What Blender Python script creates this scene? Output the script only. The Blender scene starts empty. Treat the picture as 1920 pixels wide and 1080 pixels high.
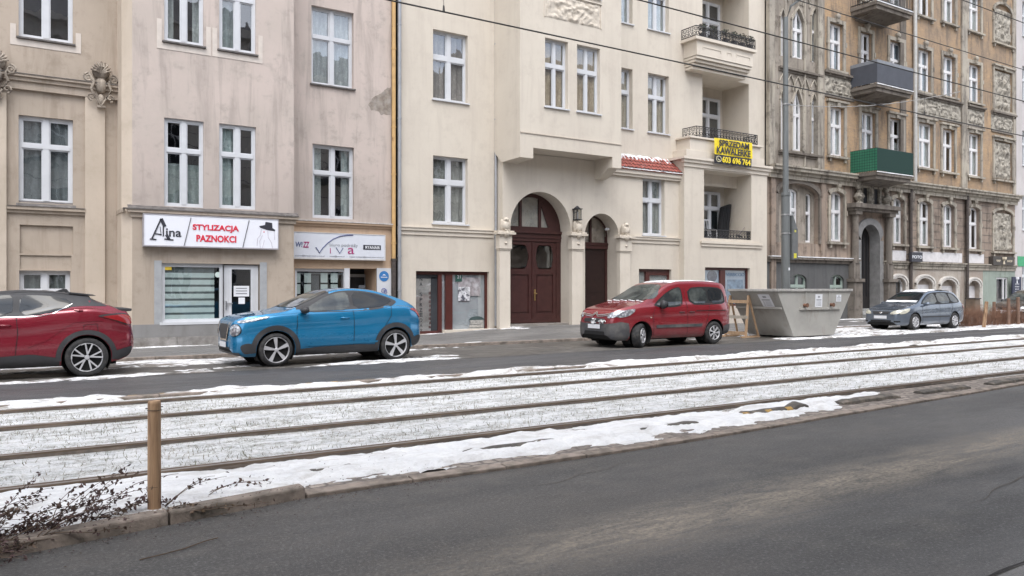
import bpy, bmesh, math, random
from math import sin, cos, tan, atan, atan2, pi, sqrt, radians, floor, exp
from mathutils import Vector, Matrix, noise
from mathutils.bvhtree import BVHTree

EXPOSURE = 0.86
SC = bpy.context.scene
COL = SC.collection
# ------------------------------------------------------------ camera
F = 1493.0                       # focal length in photograph pixels
TH = atan(F / (3250 - 960))      # camera turned right of the facade normal
EYE = 1.6
cd = bpy.data.cameras.new('camera'); cd.lens = 36 * F / 1920; cd.sensor_width = 36
cd.clip_start = .1; cd.clip_end = 2000
cam = bpy.data.objects.new('camera', cd); COL.objects.link(cam)
cam.location = (0, 0, EYE); cam.rotation_euler = (radians(90), 0, -TH)
SC.camera = cam
# ------------------------------------------------------------ sky, sun, exposure
SUN_EL, SUN_AZ = radians(60), radians(205)     # azimuth measured clockwise from +Y
w = bpy.data.worlds.new('World'); SC.world = w; w.use_nodes = True
nt = w.node_tree; nt.nodes.clear()
sky = nt.nodes.new('ShaderNodeTexSky'); sky.sky_type = 'NISHITA'; sky.sun_disc = False
sky.sun_elevation = SUN_EL; sky.sun_rotation = SUN_AZ
sky.air_density = 1.0; sky.dust_density = 2.5; sky.ozone_density = 1.2
hs = nt.nodes.new('ShaderNodeHueSaturation'); hs.inputs['Saturation'].default_value = .18; hs.inputs['Value'].default_value = 1.35
tc = nt.nodes.new('ShaderNodeTexCoord'); mp = nt.nodes.new('ShaderNodeMapping'); mp.inputs['Scale'].default_value = (1, 1, 2.5)
nz = nt.nodes.new('ShaderNodeTexNoise'); nz.inputs['Scale'].default_value = 2.2; nz.inputs['Detail'].default_value = 6
cr = nt.nodes.new('ShaderNodeValToRGB'); cr.color_ramp.elements[0].position = .40; cr.color_ramp.elements[1].position = .62
cr.color_ramp.elements[0].color = (.78, .86, 1, 1); cr.color_ramp.elements[1].color = (1.18, 1.14, 1.10, 1)
mx = nt.nodes.new('ShaderNodeMixRGB'); mx.blend_type = 'MULTIPLY'; mx.inputs['Fac'].default_value = 1
bg = nt.nodes.new('ShaderNodeBackground'); bg.inputs['Strength'].default_value = .15
ou = nt.nodes.new('ShaderNodeOutputWorld')
L = nt.links.new
L(sky.outputs[0], hs.inputs['Color']); L(tc.outputs['Generated'], mp.inputs[0]); L(mp.outputs[0], nz.inputs['Vector'])
L(nz.outputs['Fac'], cr.inputs[0]); L(hs.outputs[0], mx.inputs[1]); L(cr.outputs[0], mx.inputs[2])
L(mx.outputs[0], bg.inputs['Color']); L(bg.outputs[0], ou.inputs[0])
sd = bpy.data.lights.new('sun', 'SUN'); sd.energy = .95; sd.angle = radians(35); sd.color = (1, .95, .88)
so = bpy.data.objects.new('sun', sd); COL.objects.link(so)
d_ = Vector((sin(SUN_AZ) * cos(SUN_EL), cos(SUN_AZ) * cos(SUN_EL), sin(SUN_EL)))
so.rotation_euler = d_.to_track_quat('Z', 'Y').to_euler(); so.location = (0, -20, 30)
SC.view_settings.view_transform = 'Standard'; SC.view_settings.look = 'None'
SC.view_settings.gamma = 1; SC.view_settings.exposure = EXPOSURE
SC.cycles.max_bounces = 8; SC.cycles.transparent_max_bounces = 16

# ------------------------------------------------------------ measuring helpers (photograph pixel -> metres on a street-parallel plane)
def PX(px, Y): return Y * tan(TH + atan((px - 960) / F))
def PD(px, Y): return PX(px, Y) * sin(TH) + Y * cos(TH)
def PZ(px, py, Y): return EYE - (py - 540) * PD(px, Y) / F
def OP(Y, x0, x1, yt, yb, rise=0.0, **k):
    d = dict(x0=PX(x0, Y), x1=PX(x1, Y), z0=PZ(x0, yb, Y), z1=PZ(x0, yt, Y), rise=rise); d.update(k); return d
def GX(X, py):  # ground distance helper
    return None

def lerp(a, b, t): return a + (b - a) * t
def sstep(t): t = max(0, min(1, t)); return t * t * (3 - 2 * t)
def cs(pts, x):
    """monotone-ish cubic through pts"""
    n = len(pts)
    if x <= pts[0][0]: return pts[0][1]
    if x >= pts[-1][0]: return pts[-1][1]
    for i in range(n - 1):
        if pts[i][0] <= x <= pts[i + 1][0]: break
    def slope(j):
        if j == 0: return (pts[1][1] - pts[0][1]) / (pts[1][0] - pts[0][0])
        if j == n - 1: return (pts[-1][1] - pts[-2][1]) / (pts[-1][0] - pts[-2][0])
        a = (pts[j][1] - pts[j - 1][1]) / (pts[j][0] - pts[j - 1][0]); b = (pts[j + 1][1] - pts[j][1]) / (pts[j + 1][0] - pts[j][0])
        if a * b <= 0: return 0
        return 2 * a * b / (a + b)
    h = pts[i + 1][0] - pts[i][0]; t = (x - pts[i][0]) / h
    m0, m1 = slope(i) * h, slope(i + 1) * h; p0, p1 = pts[i][1], pts[i + 1][1]
    return (2*t**3 - 3*t*t + 1) * p0 + (t**3 - 2*t*t + t) * m0 + (-2*t**3 + 3*t*t) * p1 + (t**3 - t*t) * m1

# ------------------------------------------------------------ objects
def props(o, label=None, cat=None, group=None, kind=None):
    if label: o['label'] = label
    if cat: o['category'] = cat
    if group: o['group'] = group
    if kind: o['kind'] = kind
    return o
WORLD = set()
def thing(name, label, cat, loc=(0, 0, 0), rz=0, group=None, world=True):
    o = bpy.data.objects.new(name, None); COL.objects.link(o)
    o.location = loc; o.rotation_euler = (0, 0, rz); o.empty_display_size = .2
    props(o, label, cat, group)
    if world: WORLD.add(o.name)
    return o
def link(o, parent=None):
    COL.objects.link(o)
    if parent is not None:
        o.parent = parent
        if parent.name in WORLD: o.location = -Vector(parent.location)
    return o
def copy_tree(o, parent=None):
    c = o.copy(); COL.objects.link(c); c.parent = parent
    for ch in o.children: copy_tree(ch, c)
    return c

class MB:
    def __init__(s): s.v = []; s.f = []
    def add(s, vs, fs):
        n = len(s.v); s.v += [tuple(v) for v in vs]; s.f += [tuple(i + n for i in f) for f in fs]; return s
    def quad(s, a, b, c, d): return s.add([a, b, c, d], [(0, 1, 2, 3)])
    def box(s, x0, x1, y0, y1, z0, z1):
        v = [(x0,y0,z0),(x1,y0,z0),(x1,y1,z0),(x0,y1,z0),(x0,y0,z1),(x1,y0,z1),(x1,y1,z1),(x0,y1,z1)]
        return s.add(v, [(0,3,2,1),(4,5,6,7),(0,1,5,4),(1,2,6,5),(2,3,7,6),(3,0,4,7)])
    def obox(s, a, b, w, h):   # bar from a to b, w across (horizontal), h thick
        a, b = Vector(a), Vector(b); d = (b - a).normalized()
        up = Vector((0, 0, 1)) if abs(d.z) < .95 else Vector((0, 1, 0))
        r = d.cross(up).normalized() * (w / 2); u = r.cross(d).normalized() * (h / 2)
        v = [a-r-u, a+r-u, a+r+u, a-r+u, b-r-u, b+r-u, b+r+u, b-r+u]
        return s.add(v, [(0,1,2,3),(7,6,5,4),(0,4,5,1),(1,5,6,2),(2,6,7,3),(3,7,4,0)])
    def tube(s, a, b, r0, r1=None, n=10, caps=True):
        r1 = r0 if r1 is None else r1; a, b = Vector(a), Vector(b); d = (b - a).normalized()
        up = Vector((0, 0, 1)) if abs(d.z) < .95 else Vector((1, 0, 0)); e = d.cross(up).normalized(); g = e.cross(d)
        vs = [a + (e * cos(2*pi*i/n) + g * sin(2*pi*i/n)) * r0 for i in range(n)] + [b + (e * cos(2*pi*i/n) + g * sin(2*pi*i/n)) * r1 for i in range(n)]
        fs = [(i, (i+1) % n, n + (i+1) % n, n + i) for i in range(n)]
        if caps: fs += [tuple(range(n))[::-1], tuple(range(n, 2*n))]
        return s.add(vs, fs)
    def path(s, pts, r, n=6, r1=None):
        pts = [Vector(p) for p in pts]; m = len(pts)
        rings = []
        for k, p in enumerate(pts):
            d = (pts[min(k+1, m-1)] - pts[max(k-1, 0)]).normalized()
            up = Vector((0, 0, 1)) if abs(d.z) < .9 else Vector((1, 0, 0)); e = d.cross(up).normalized(); g = e.cross(d)
            rr = r if r1 is None else lerp(r, r1, k / (m - 1))
            rings += [p + (e * cos(2*pi*i/n) + g * sin(2*pi*i/n)) * rr for i in range(n)]
        fs = [(k*n+i, k*n+(i+1) % n, (k+1)*n+(i+1) % n, (k+1)*n+i) for k in range(m-1) for i in range(n)]
        fs += [tuple(range(n))[::-1], tuple(range((m-1)*n, m*n))]
        return s.add(rings, fs)
    def lathe(s, prof, c, axis='z', n=24):   # prof (r, h)
        vs = []
        for r, h in prof:
            for i in range(n):
                a = 2*pi*i/n
                if axis == 'z': vs.append((c[0] + r*cos(a), c[1] + r*sin(a), c[2] + h))
                else: vs.append((c[0] + r*cos(a), c[1] + h, c[2] + r*sin(a)))
        fs = [(k*n+i, k*n+(i+1) % n, (k+1)*n+(i+1) % n, (k+1)*n+i) for k in range(len(prof)-1) for i in range(n)]
        return s.add(vs, fs)
    def ball(s, c, rx, ry, rz, n=10, m=7):
        vs = []; fs = []
        for j in range(m + 1):
            t = pi * j / m
            for i in range(n): vs.append((c[0] + rx*sin(t)*cos(2*pi*i/n), c[1] + ry*sin(t)*sin(2*pi*i/n), c[2] + rz*cos(t)))
        for j in range(m):
            for i in range(n): fs.append((j*n+i, (j+1)*n+i, (j+1)*n+(i+1) % n, j*n+(i+1) % n))
        return s.add(vs, fs)
    def prismy(s, poly, y0, y1):      # poly in (x,z), extruded along y (front y0)
        n = len(poly)
        vs = [(p[0], y0, p[1]) for p in poly] + [(p[0], y1, p[1]) for p in poly]
        return s.add(vs, [tuple(range(n)), tuple(range(n, 2*n))[::-1]] + [(i, n+i, n+(i+1) % n, (i+1) % n) for i in range(n)])
    def prismx(s, poly, x0, x1):      # poly in (y,z), extruded along x
        n = len(poly)
        vs = [(x0, p[0], p[1]) for p in poly] + [(x1, p[0], p[1]) for p in poly]
        return s.add(vs, [tuple(range(n)), tuple(range(n, 2*n))[::-1]] + [(i, n+i, n+(i+1) % n, (i+1) % n) for i in range(n)])
    def grid(s, xs, ys, fn):
        vs = [fn(x, y) for y in ys for x in xs]; n = len(xs)
        return s.add(vs, [(j*n+i, j*n+i+1, (j+1)*n+i+1, (j+1)*n+i) for j in range(len(ys)-1) for i in range(n-1)])
    def build(s, name, mat, parent=None, smooth=False, bevel=0, weld=False):
        me = bpy.data.meshes.new(name); me.from_pydata(s.v, [], s.f)
        if weld or bevel:
            bm = bmesh.new(); bm.from_mesh(me)
            if weld: bmesh.ops.remove_doubles(bm, verts=bm.verts, dist=.0008)
            bmesh.ops.recalc_face_normals(bm, faces=bm.faces)
            bm.to_mesh(me); bm.free()
        me.materials.append(mat); me.update()
        if smooth:
            for p in me.polygons: p.use_smooth = True
            if smooth == 'auto':
                try: me.set_sharp_from_angle(angle=radians(38))
                except Exception: pass
        o = bpy.data.objects.new(name, me); link(o, parent)
        if bevel:
            b = o.modifiers.new('bevel', 'BEVEL'); b.width = bevel; b.segments = 2; b.limit_method = 'ANGLE'; b.angle_limit = radians(40)
        return o

# ------------------------------------------------------------ materials
class NT:
    def __init__(s, name):
        s.m = bpy.data.materials.new(name); s.m.use_nodes = True; s.t = s.m.node_tree; s.t.nodes.clear()
        s.out = s.t.nodes.new('ShaderNodeOutputMaterial'); s._c = None
    def n(s, typ, **k):
        o = s.t.nodes.new(typ)
        for a, b in k.items():
            if a.startswith('i_'):
                key = a[2:]; key = int(key) if key.isdigit() else key.replace('_', ' ')
                if isinstance(b, bpy.types.NodeSocket): s.t.links.new(b, o.inputs[key])
                else: o.inputs[key].default_value = b
            else: setattr(o, a, b)
        return o
    def co(s, scale=(1, 1, 1)):
        if s._c is None: s._c = s.n('ShaderNodeTexCoord').outputs['Object']
        return s.n('ShaderNodeMapping', i_Vector=s._c, i_Scale=scale).outputs[0]
    def noise(s, scale, detail=5, rough=.6, stretch=(1, 1, 1), dist=0):
        return s.n('ShaderNodeTexNoise', i_Vector=s.co(stretch), i_Scale=scale, i_Detail=detail, i_Roughness=rough, i_Distortion=dist).outputs['Fac']
    def ramp(s, fac, lo, hi, a=(0, 0, 0, 1), b=(1, 1, 1, 1)):
        r = s.n('ShaderNodeValToRGB', i_Fac=fac); e = r.color_ramp.elements
        e[0].position = lo; e[1].position = hi; e[0].color = c4(a); e[1].color = c4(b); return r.outputs[0]
    def mix(s, f, a, b, mode='MIX'):
        o = s.n('ShaderNodeMixRGB', blend_type=mode)
        for k, v in ((0, f), (1, a), (2, b)):
            if isinstance(v, bpy.types.NodeSocket): s.t.links.new(v, o.inputs[k])
            else: o.inputs[k].default_value = v if k == 0 else c4(v)
        return o.outputs[0]
    def math(s, op, a, b=0.0, clamp=False):
        o = s.n('ShaderNodeMath', operation=op, use_clamp=clamp)
        for k, v in ((0, a), (1, b)):
            if isinstance(v, bpy.types.NodeSocket): s.t.links.new(v, o.inputs[k])
            else: o.inputs[k].default_value = v
        return o.outputs[0]
    def bump(s, h, strength=.3, dist=.01, normal=None):
        o = s.n('ShaderNodeBump', i_Height=h, i_Strength=strength, i_Distance=dist)
        if normal is not None: s.t.links.new(normal, o.inputs['Normal'])
        return o.outputs[0]
    def pbr(s, color, rough=.8, metal=0, spec=.5, coat=0, normal=None, trans=0, alpha=None):
        o = s.n('ShaderNodeBsdfPrincipled')
        for k, v in (('Base Color', color), ('Roughness', rough), ('Metallic', metal), ('Specular IOR Level', spec), ('Coat Weight', coat)):
            if isinstance(v, bpy.types.NodeSocket): s.t.links.new(v, o.inputs[k])
            else: o.inputs[k].default_value = c4(v) if k == 'Base Color' else v
        if coat: o.inputs['Coat Roughness'].default_value = .04
        if normal is not None: s.t.links.new(normal, o.inputs['Normal'])
        s.t.links.new(o.outputs[0], s.out.inputs[0]); return o
def c4(c): return tuple(c) if len(c) == 4 else (*c, 1)

def simple(name, c, r=.7, metal=0, var=.12, sc=6, bump=0, bs=60, coat=0, spec=.5, c2=None, lo=.45, hi=.7, stretch=(1, 1, 1)):
    t = NT(name); f = t.noise(sc, stretch=stretch)
    a = tuple(x * (1 - var) for x in c[:3]); b = tuple(min(1, x * (1 + var)) for x in c[:3])
    col = t.ramp(f, .3, .7, a, b)
    if c2: col = t.mix(t.ramp(t.noise(sc * .6, 8, stretch=stretch), lo, hi), col, c2)
    n = t.bump(t.noise(bs, 6), bump, .01) if bump else None
    t.pbr(col, r, metal, spec, coat, n); return t.m

def plaster(name, base, alt, stain, fine=.06, drip=.35, crack=False, low_tone=None):
    """painted render: broad cloudy tone, vertical rain streaks, patches, fine grain"""
    t = NT(name)
    c = t.mix(t.ramp(t.noise(.55, 6, .6), .42, .58), base, alt)
    st = t.ramp(t.noise(1.3, 8, .65, (2.2, 2.2, .22), .5), .50, .64)
    c = t.mix(t.math('MULTIPLY', st, drip), c, stain)
    sp = t.ramp(t.noise(2.2, 10, .72), .53, .64)
    c = t.mix(t.math('MULTIPLY', sp, drip * .8), c, stain)
    c = t.mix(t.math('MULTIPLY', t.ramp(t.noise(7, 9, .75, (1, 1, .7)), .35, .7), .35), c, alt)
    if low_tone:  # wall goes over to the stain colour towards the bottom
        g = t.n('ShaderNodeNewGeometry'); s_ = t.n('ShaderNodeSeparateXYZ', i_0=g.outputs['Position'])
        zz = t.math('ADD', s_.outputs[2], t.math('MULTIPLY', t.noise(1.6, 6), -1.1))
        for (z0, z1, amt) in low_tone:
            a = t.math('MULTIPLY', t.math('SUBTRACT', z1, zz), 1 / (z1 - z0), True)
            c = t.mix(t.math('MULTIPLY', a, amt), c, stain)
    n = t.bump(t.noise(90, 4), .25, .004, t.bump(t.noise(5, 6), .22, .02))
    t.pbr(c, .92, 0, .25, 0, n); return t.m

def glass_mat(name, tint=(.80, .85, .85), wave=.12, refl=1.75):
    t = NT(name)
    n = t.bump(t.noise(1.6, 2, .5, (1, 1, .7)), wave, .05)
    fc = t.n('ShaderNodeLayerWeight', i_Blend=.5, i_Normal=n).outputs['Facing']
    fr = t.math('MULTIPLY', t.math('POWER', fc, 3.0), .38 * refl)
    tr = t.n('ShaderNodeBsdfTransparent', i_Color=c4(tint)).outputs[0]
    gl = t.n('ShaderNodeBsdfGlossy', i_Roughness=.015, i_Color=(.92, .95, 1, 1), i_Normal=n).outputs[0]
    mx = t.n('ShaderNodeMixShader', i_Fac=t.math('ADD', fr, .17, True), i_1=tr, i_2=gl)
    t.t.links.new(mx.outputs[0], t.out.inputs[0]); return t.m

def text(parent, name, s, x0, x1, z0, z1, y, mat, shear=0, thick=.006, bold=0, slope=0):
    cu = bpy.data.curves.new(name, 'FONT'); cu.body = s; cu.extrude = thick / 2; cu.shear = shear; cu.offset = bold; cu.resolution_u = 4
    tmp = bpy.data.objects.new('tmp', cu); COL.objects.link(tmp)
    dg = bpy.context.evaluated_depsgraph_get(); me = bpy.data.meshes.new_from_object(tmp.evaluated_get(dg))
    bpy.data.objects.remove(tmp); bpy.data.curves.remove(cu)
    xs = [v.co.x for v in me.vertices]; ys = [v.co.y for v in me.vertices]
    ax, bx, ay, by = min(xs), max(xs), min(ys), max(ys)
    for v in me.vertices:
        u = (v.co.x - ax) / (bx - ax); h = (v.co.y - ay) / (by - ay)
        v.co = Vector((lerp(x0, x1, u), y - thick - v.co.z * 1.0, lerp(z0, z1, h) + slope * (u - .5)))
    me.materials.clear(); me.materials.append(mat); me.name = name
    o = bpy.data.objects.new(name, me); return link(o, parent)
# ============================================================ GROUND
R = random.Random(7)
def KY(X): return KYA(X)
KP = [(-60, 5.2), (-3, 5.3), (0, 5.58), (.9, 5.745), (1.9, 5.93), (3, 5.93), (4, 5.895), (6, 5.91), (14.2, 6.38), (22, 6.75), (60, 6.8)]
def KYA(X):
    for (a, b), (c, d) in zip(KP[:-1], KP[1:]):
        if a <= X <= c: return b + (d - b) * (X - a) / (c - a)
    return KP[0][1] if X < 0 else KP[-1][1]
def KY_old(X): return 5.58 + .057 * max(min(X, 30), -12)         # near kerb line (road side)
def N(x, y, z=0.0): return noise.noise(Vector((x, y, z)))
def fbm(x, y, o=4, z=0.0):
    s = 0; a = .5; f = 1
    for _ in range(o): s += a * noise.noise(Vector((x * f, y * f, z))); a *= .5; f *= 2.03
    return s
def frange(a, b, st):
    n = max(1, int(round((b - a) / st))); return [a + (b - a) * i / n for i in range(n + 1)]

def asphalt(name, base=(.062, .062, .066), worn=(.16, .145, .125), streak=None, wet=0.0, dirt=.3):
    t = NT(name)
    g = t.n('ShaderNodeNewGeometry'); s_ = t.n('ShaderNodeSeparateXYZ', i_0=g.outputs['Position'])
    c = t.ramp(t.noise(.35, 6, .6, (1, 2.5, 1)), .35, .65, tuple(x * .82 for x in base), tuple(x * 1.22 for x in base))
    c = t.mix(t.math('MULTIPLY', t.ramp(t.noise(2.2, 8, .75), .5, .75), dirt * .6), c, worn)
    c = t.mix(t.math('MULTIPLY', t.ramp(t.noise(42, 5, .8), .52, .60), .48), c, (.22, .215, .21))
    c = t.mix(t.math('MULTIPLY', t.ramp(t.noise(37, 5, .8), .40, .48, (1, 1, 1), (0, 0, 0)), .45), c, (.02, .02, .021))
    rough = t.ramp(t.noise(.5, 5, .6, (.5, 1.6, 1)), .42, .62, (.40, .40, .40), (.74, .74, .74))
    if streak:
        for (yc, hw, x0, x1, amt) in streak:
            yy = t.math('ADD', s_.outputs[1], t.math('MULTIPLY', t.math('SUBTRACT', t.noise(.5, 4, .6), .5), .5))
            yy = t.math('SUBTRACT', yy, t.math('MULTIPLY', s_.outputs[0], .03))
            d = t.math('ABSOLUTE', t.math('SUBTRACT', yy, yc)); m = t.math('SUBTRACT', 1, t.math('DIVIDE', d, hw), True)
            fx = t.math('DIVIDE', t.math('SUBTRACT', s_.outputs[0], x0), x1 - x0, True)
            m = t.math('MULTIPLY', t.math('MULTIPLY', m, fx), t.ramp(t.noise(2.6, 8, .8, (.5, 2.2, 1), 1.2), .36, .66))
            m = t.math('MULTIPLY', t.math('MULTIPLY', m, amt, True), t.ramp(t.noise(30, 6, .8, (.6, 1.3, 1)), .40, .56, (.25, .25, .25)))
            c = t.mix(m, c, worn); rough = t.mix(m, rough, (.9, .9, .9))
    n = t.bump(t.noise(60, 5, .8), .8, .012, t.bump(t.noise(9, 6), .15, .02))
    t.pbr(c, rough, 0, .42, 0, n); return t.m

def cobble(name, c1, c2, mortar, sx=5.0, sy=9.0, bumpd=.02):
    t = NT(name)
    v = t.n('ShaderNodeTexVoronoi', feature='DISTANCE_TO_EDGE', i_Vector=t.co((sx, sy, 1)), i_Scale=1.0, i_Randomness=.45).outputs['Distance']
    vc = t.n('ShaderNodeTexVoronoi', feature='F1', i_Vector=t.co((sx, sy, 1)), i_Scale=1.0, i_Randomness=.45).outputs['Color']
    sp = t.n('ShaderNodeSeparateColor', i_0=vc).outputs[0]
    c = t.mix(sp, c1, c2); c = t.mix(t.ramp(t.noise(14, 8, .7), .4, .7), c, tuple(x * .6 for x in c1))
    e = t.ramp(v, .03, .14); c = t.mix(e, mortar, c)
    n = t.bump(t.ramp(v, .0, .3), .9, bumpd, t.bump(t.noise(60), .3, .006))
    t.pbr(c, .82, 0, .4, 0, n); return t.m

def snow_mat(name, dirty=(.42, .40, .38), amt=.35, gritty=.3, sc=3.0):
    t = NT(name)
    c = t.ramp(t.noise(sc, 8, .7), .35, .6, (.74, .75, .77), (.85, .855, .86))
    c = t.mix(t.math('MULTIPLY', t.ramp(t.noise(sc * 1.7, 10, .75), .48, .66), amt), c, dirty)
    c = t.mix(t.math('MULTIPLY', t.ramp(t.noise(26, 8, .85), .55, .62), gritty), c, (.22, .19, .16))
    c = t.mix(t.math('MULTIPLY', t.ramp(t.noise(2.4, 9, .7, (.6, 1.6, 1), .8), .50, .62), amt * 2.0, True), c, tuple(x * 1.1 for x in dirty))
    n = t.bump(t.noise(22, 8, .8), .9, .03, t.bump(t.noise(5, 6), .8, .08))
    b = t.pbr(c, .7, 0, .3, 0, n); b.inputs['Subsurface Weight'].default_value = 0
    return t.m

M_road = asphalt('worn_asphalt', base=(.066, .064, .062), worn=(.27, .235, .19), streak=[(3.85, .5, 1.0, 3.4, 1.7)])
M_road2 = asphalt('dark_asphalt', base=(.062, .062, .065), worn=(.15, .14, .13), dirt=.25)
M_walk = asphalt('pavement_asphalt', base=(.15, .145, .14), worn=(.25, .24, .22), dirt=.5)
M_park = asphalt('wet_dirty_paving', base=(.085, .078, .07), worn=(.26, .235, .21), dirt=1.2)
M_kerb = simple('kerb_concrete', (.24, .20, .17), .9, var=.25, sc=9, bump=.5, bs=70, c2=(.10, .085, .07), lo=.45, hi=.68)
M_cob = cobble('granite_setts', (.19, .165, .145), (.36, .31, .27), (.11, .095, .085), 6.2, 8.0)
M_soil = simple('frozen_soil', (.10, .085, .07), .95, var=.4, sc=8, bump=.8, bs=40)
M_snow = snow_mat('fresh_snow', amt=.22, gritty=.2)
M_slush = snow_mat('dirty_slush', dirty=(.20, .18, .16), amt=.75, gritty=.5, sc=2.2)

M_snow2 = snow_mat('gritty_snow', dirty=(.28, .25, .22), amt=.5, gritty=.45, sc=2.5)
def slab(name, ys0, ys1, z, mat, x0=-60, x1=260, step=3.0, zf=None, ny=1):
    m = MB(); xs = frange(x0, x1, step)
    ts = [i / ny for i in range(ny + 1)]
    f0 = ys0 if callable(ys0) else (lambda X: ys0); f1 = ys1 if callable(ys1) else (lambda X: ys1)
    def fn(x, tt):
        y = lerp(f0(x), f1(x), tt); return (x, y, zf(x, y) if zf else z)
    m.grid(xs, ts, fn); o = m.build(name, mat, None, smooth=True); props(o, kind='structure'); return o

m = MB(); m.quad((-400, -400, -.06), (600, -400, -.06), (600, 600, -.06), (-400, 600, -.06))
props(m.build('ground', M_soil), kind='structure')
slab('near_road', 1.0, KY, 0.0, M_road, step=.5)
slab('near_pavement', -3.9, lambda X: 2.17 + .012 * X, .006, M_walk, step=4)
slab('far_road', 12.7, 15.75, .0, M_road2)
slab('parking_strip', 15.7, 19.0, .004, M_park)
def walkz(X, Y):
    zf = cs([(-40, .05), (9, .05), (11.6, .07), (13.6, .16), (15.2, .24), (18, .28), (22, .2), (27, .12), (33, .10), (260, .10)], X)
    t = sstep((Y - 19.0) / 3.8); return lerp(.075, max(zf, .075), t)
slab('pavement', 19.12, 26.2, 0, M_walk, x0=-40, x1=120, step=.8, zf=walkz, ny=8)
# far kerb along the pavement
m = MB(); xs = frange(-40, 120, 1.0)
for a, b in zip(xs[:-1], xs[1:]):
    m.box(a + .004, b - .004, 18.98, 19.13, -.05, .085)
props(m.build('kerb', M_kerb, None, bevel=.012), kind='structure')

# ---- tram bed: snow lying thinly on short grass
t = NT('snowy_grass')
g = t.n('ShaderNodeNewGeometry'); s_ = t.n('ShaderNodeSeparateXYZ', i_0=g.outputs['Position'])
sn = t.ramp(t.noise(4, 6, .7), .3, .65, (.64, .655, .68), (.84, .845, .85))
gr = t.mix(t.ramp(t.noise(11, 6, .7), .45, .55), (.075, .085, .045), (.17, .145, .10))
f1 = t.ramp(t.noise(22, 10, .9, (1, .5, 1), 1.2), .47, .60)
f2 = t.ramp(t.noise(2.4, 8, .75, (.5, 1.6, 1)), .42, .56)
f4 = t.ramp(t.noise(9, 10, .85, (.8, 1.5, 1), 1.0), .49, .57)
fac = t.math('MULTIPLY', t.math('ADD', f1, t.math('MULTIPLY', f4, .7), True), t.math('ADD', t.math('MULTIPLY', f2, .70), .16))
f3 = t.ramp(t.noise(.9, 9, .75, (.35, 1.4, 1)), .58, .66)
fac = t.math('MAXIMUM', fac, t.math('MULTIPLY', f3, .9), True)
# brown dirt beside the rails
near = None
for yr in (7.18, 8.62, 10.38, 11.8):
    d = t.math('SUBTRACT', 1, t.math('DIVIDE', t.math('ABSOLUTE', t.math('SUBTRACT', s_.outputs[1], yr)), .17), True)
    near = d if near is None else t.math('MAXIMUM', near, d)
near = t.math('MULTIPLY', near, t.ramp(t.noise(3, 8, .75, (.4, 1, 1)), .34, .58))
c = t.mix(fac, sn, gr); c = t.mix(t.math('MULTIPLY', near, .85), c, (.17, .14, .11))
nn = t.bump(t.noise(45, 9, .85, (1, .6, 1), 1.4), .9, .03, t.bump(t.noise(6, 6), .5, .05))
t.pbr(c, .85, 0, .2, 0, nn); M_bed = t.m
slab('tram_bed', lambda X: KY(X) + .12, 12.3, .035, M_bed, step=.5, ny=18, zf=lambda x, y: .012 if (y < 7.15 and x > 1.2) else .035 + .02 * fbm(x * .8, y * 2, 3) * (1 if 7.3 < y < 11.7 else .3))
# cobble margin beside the near road (shows to the right) and stone edging
slab('paving', lambda X: KY(X) + .10, lambda X: 7.06, .031, M_cob, x0=1.3, x1=90, step=.5)
m = MB(); xs = frange(2.0, 90, .9)
for a, b in zip(xs[:-1], xs[1:]):
    y0, y1 = KY(a), KY(b); j = R.uniform(-.006, .006)
    m.add([(a+.008, y0+j, -.03), (b-.008, y1+j, -.03), (b-.008, y1+j+.13, -.03), (a+.008, y0+j+.13, -.03), (a+.008, y0+j, .030+j*.5), (b-.008, y1+j, .030+j*.5), (b-.008, y1+j+.13, .036), (a+.008, y0+j+.13, .036)],
          [(0,3,2,1),(4,5,6,7),(0,1,5,4),(1,2,6,5),(2,3,7,6),(3,0,4,7)])
props(m.build('edging_stones', M_kerb, None, bevel=.008), kind='structure')
# raised kerb on the left
m = MB(); xs = frange(-14, 2.0, 1.0)
for a, b in zip(xs[:-1], xs[1:]):
    y0, y1 = KY(a), KY(b)
    m.add([(a+.005, y0, -.03), (b-.005, y1, -.03), (b-.005, y1+.15, -.03), (a+.005, y0+.15, -.03), (a+.005, y0+.012, .085), (b-.005, y1+.012, .085), (b-.005, y1+.15, .088), (a+.005, y0+.15, .088)],
          [(0,3,2,1),(4,5,6,7),(0,1,5,4),(1,2,6,5),(2,3,7,6),(3,0,4,7)])
props(m.build('near_kerb', M_kerb, None, bevel=.015), kind='structure')
# far edging along the lane
m = MB(); xs = frange(-30, 150, 1.0)
for a, b in zip(xs[:-1], xs[1:]): m.box(a + .005, b - .005, 12.28, 12.44, -.03, .075)
props(m.build('far_edging', M_kerb, None, bevel=.012), kind='structure')

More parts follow.
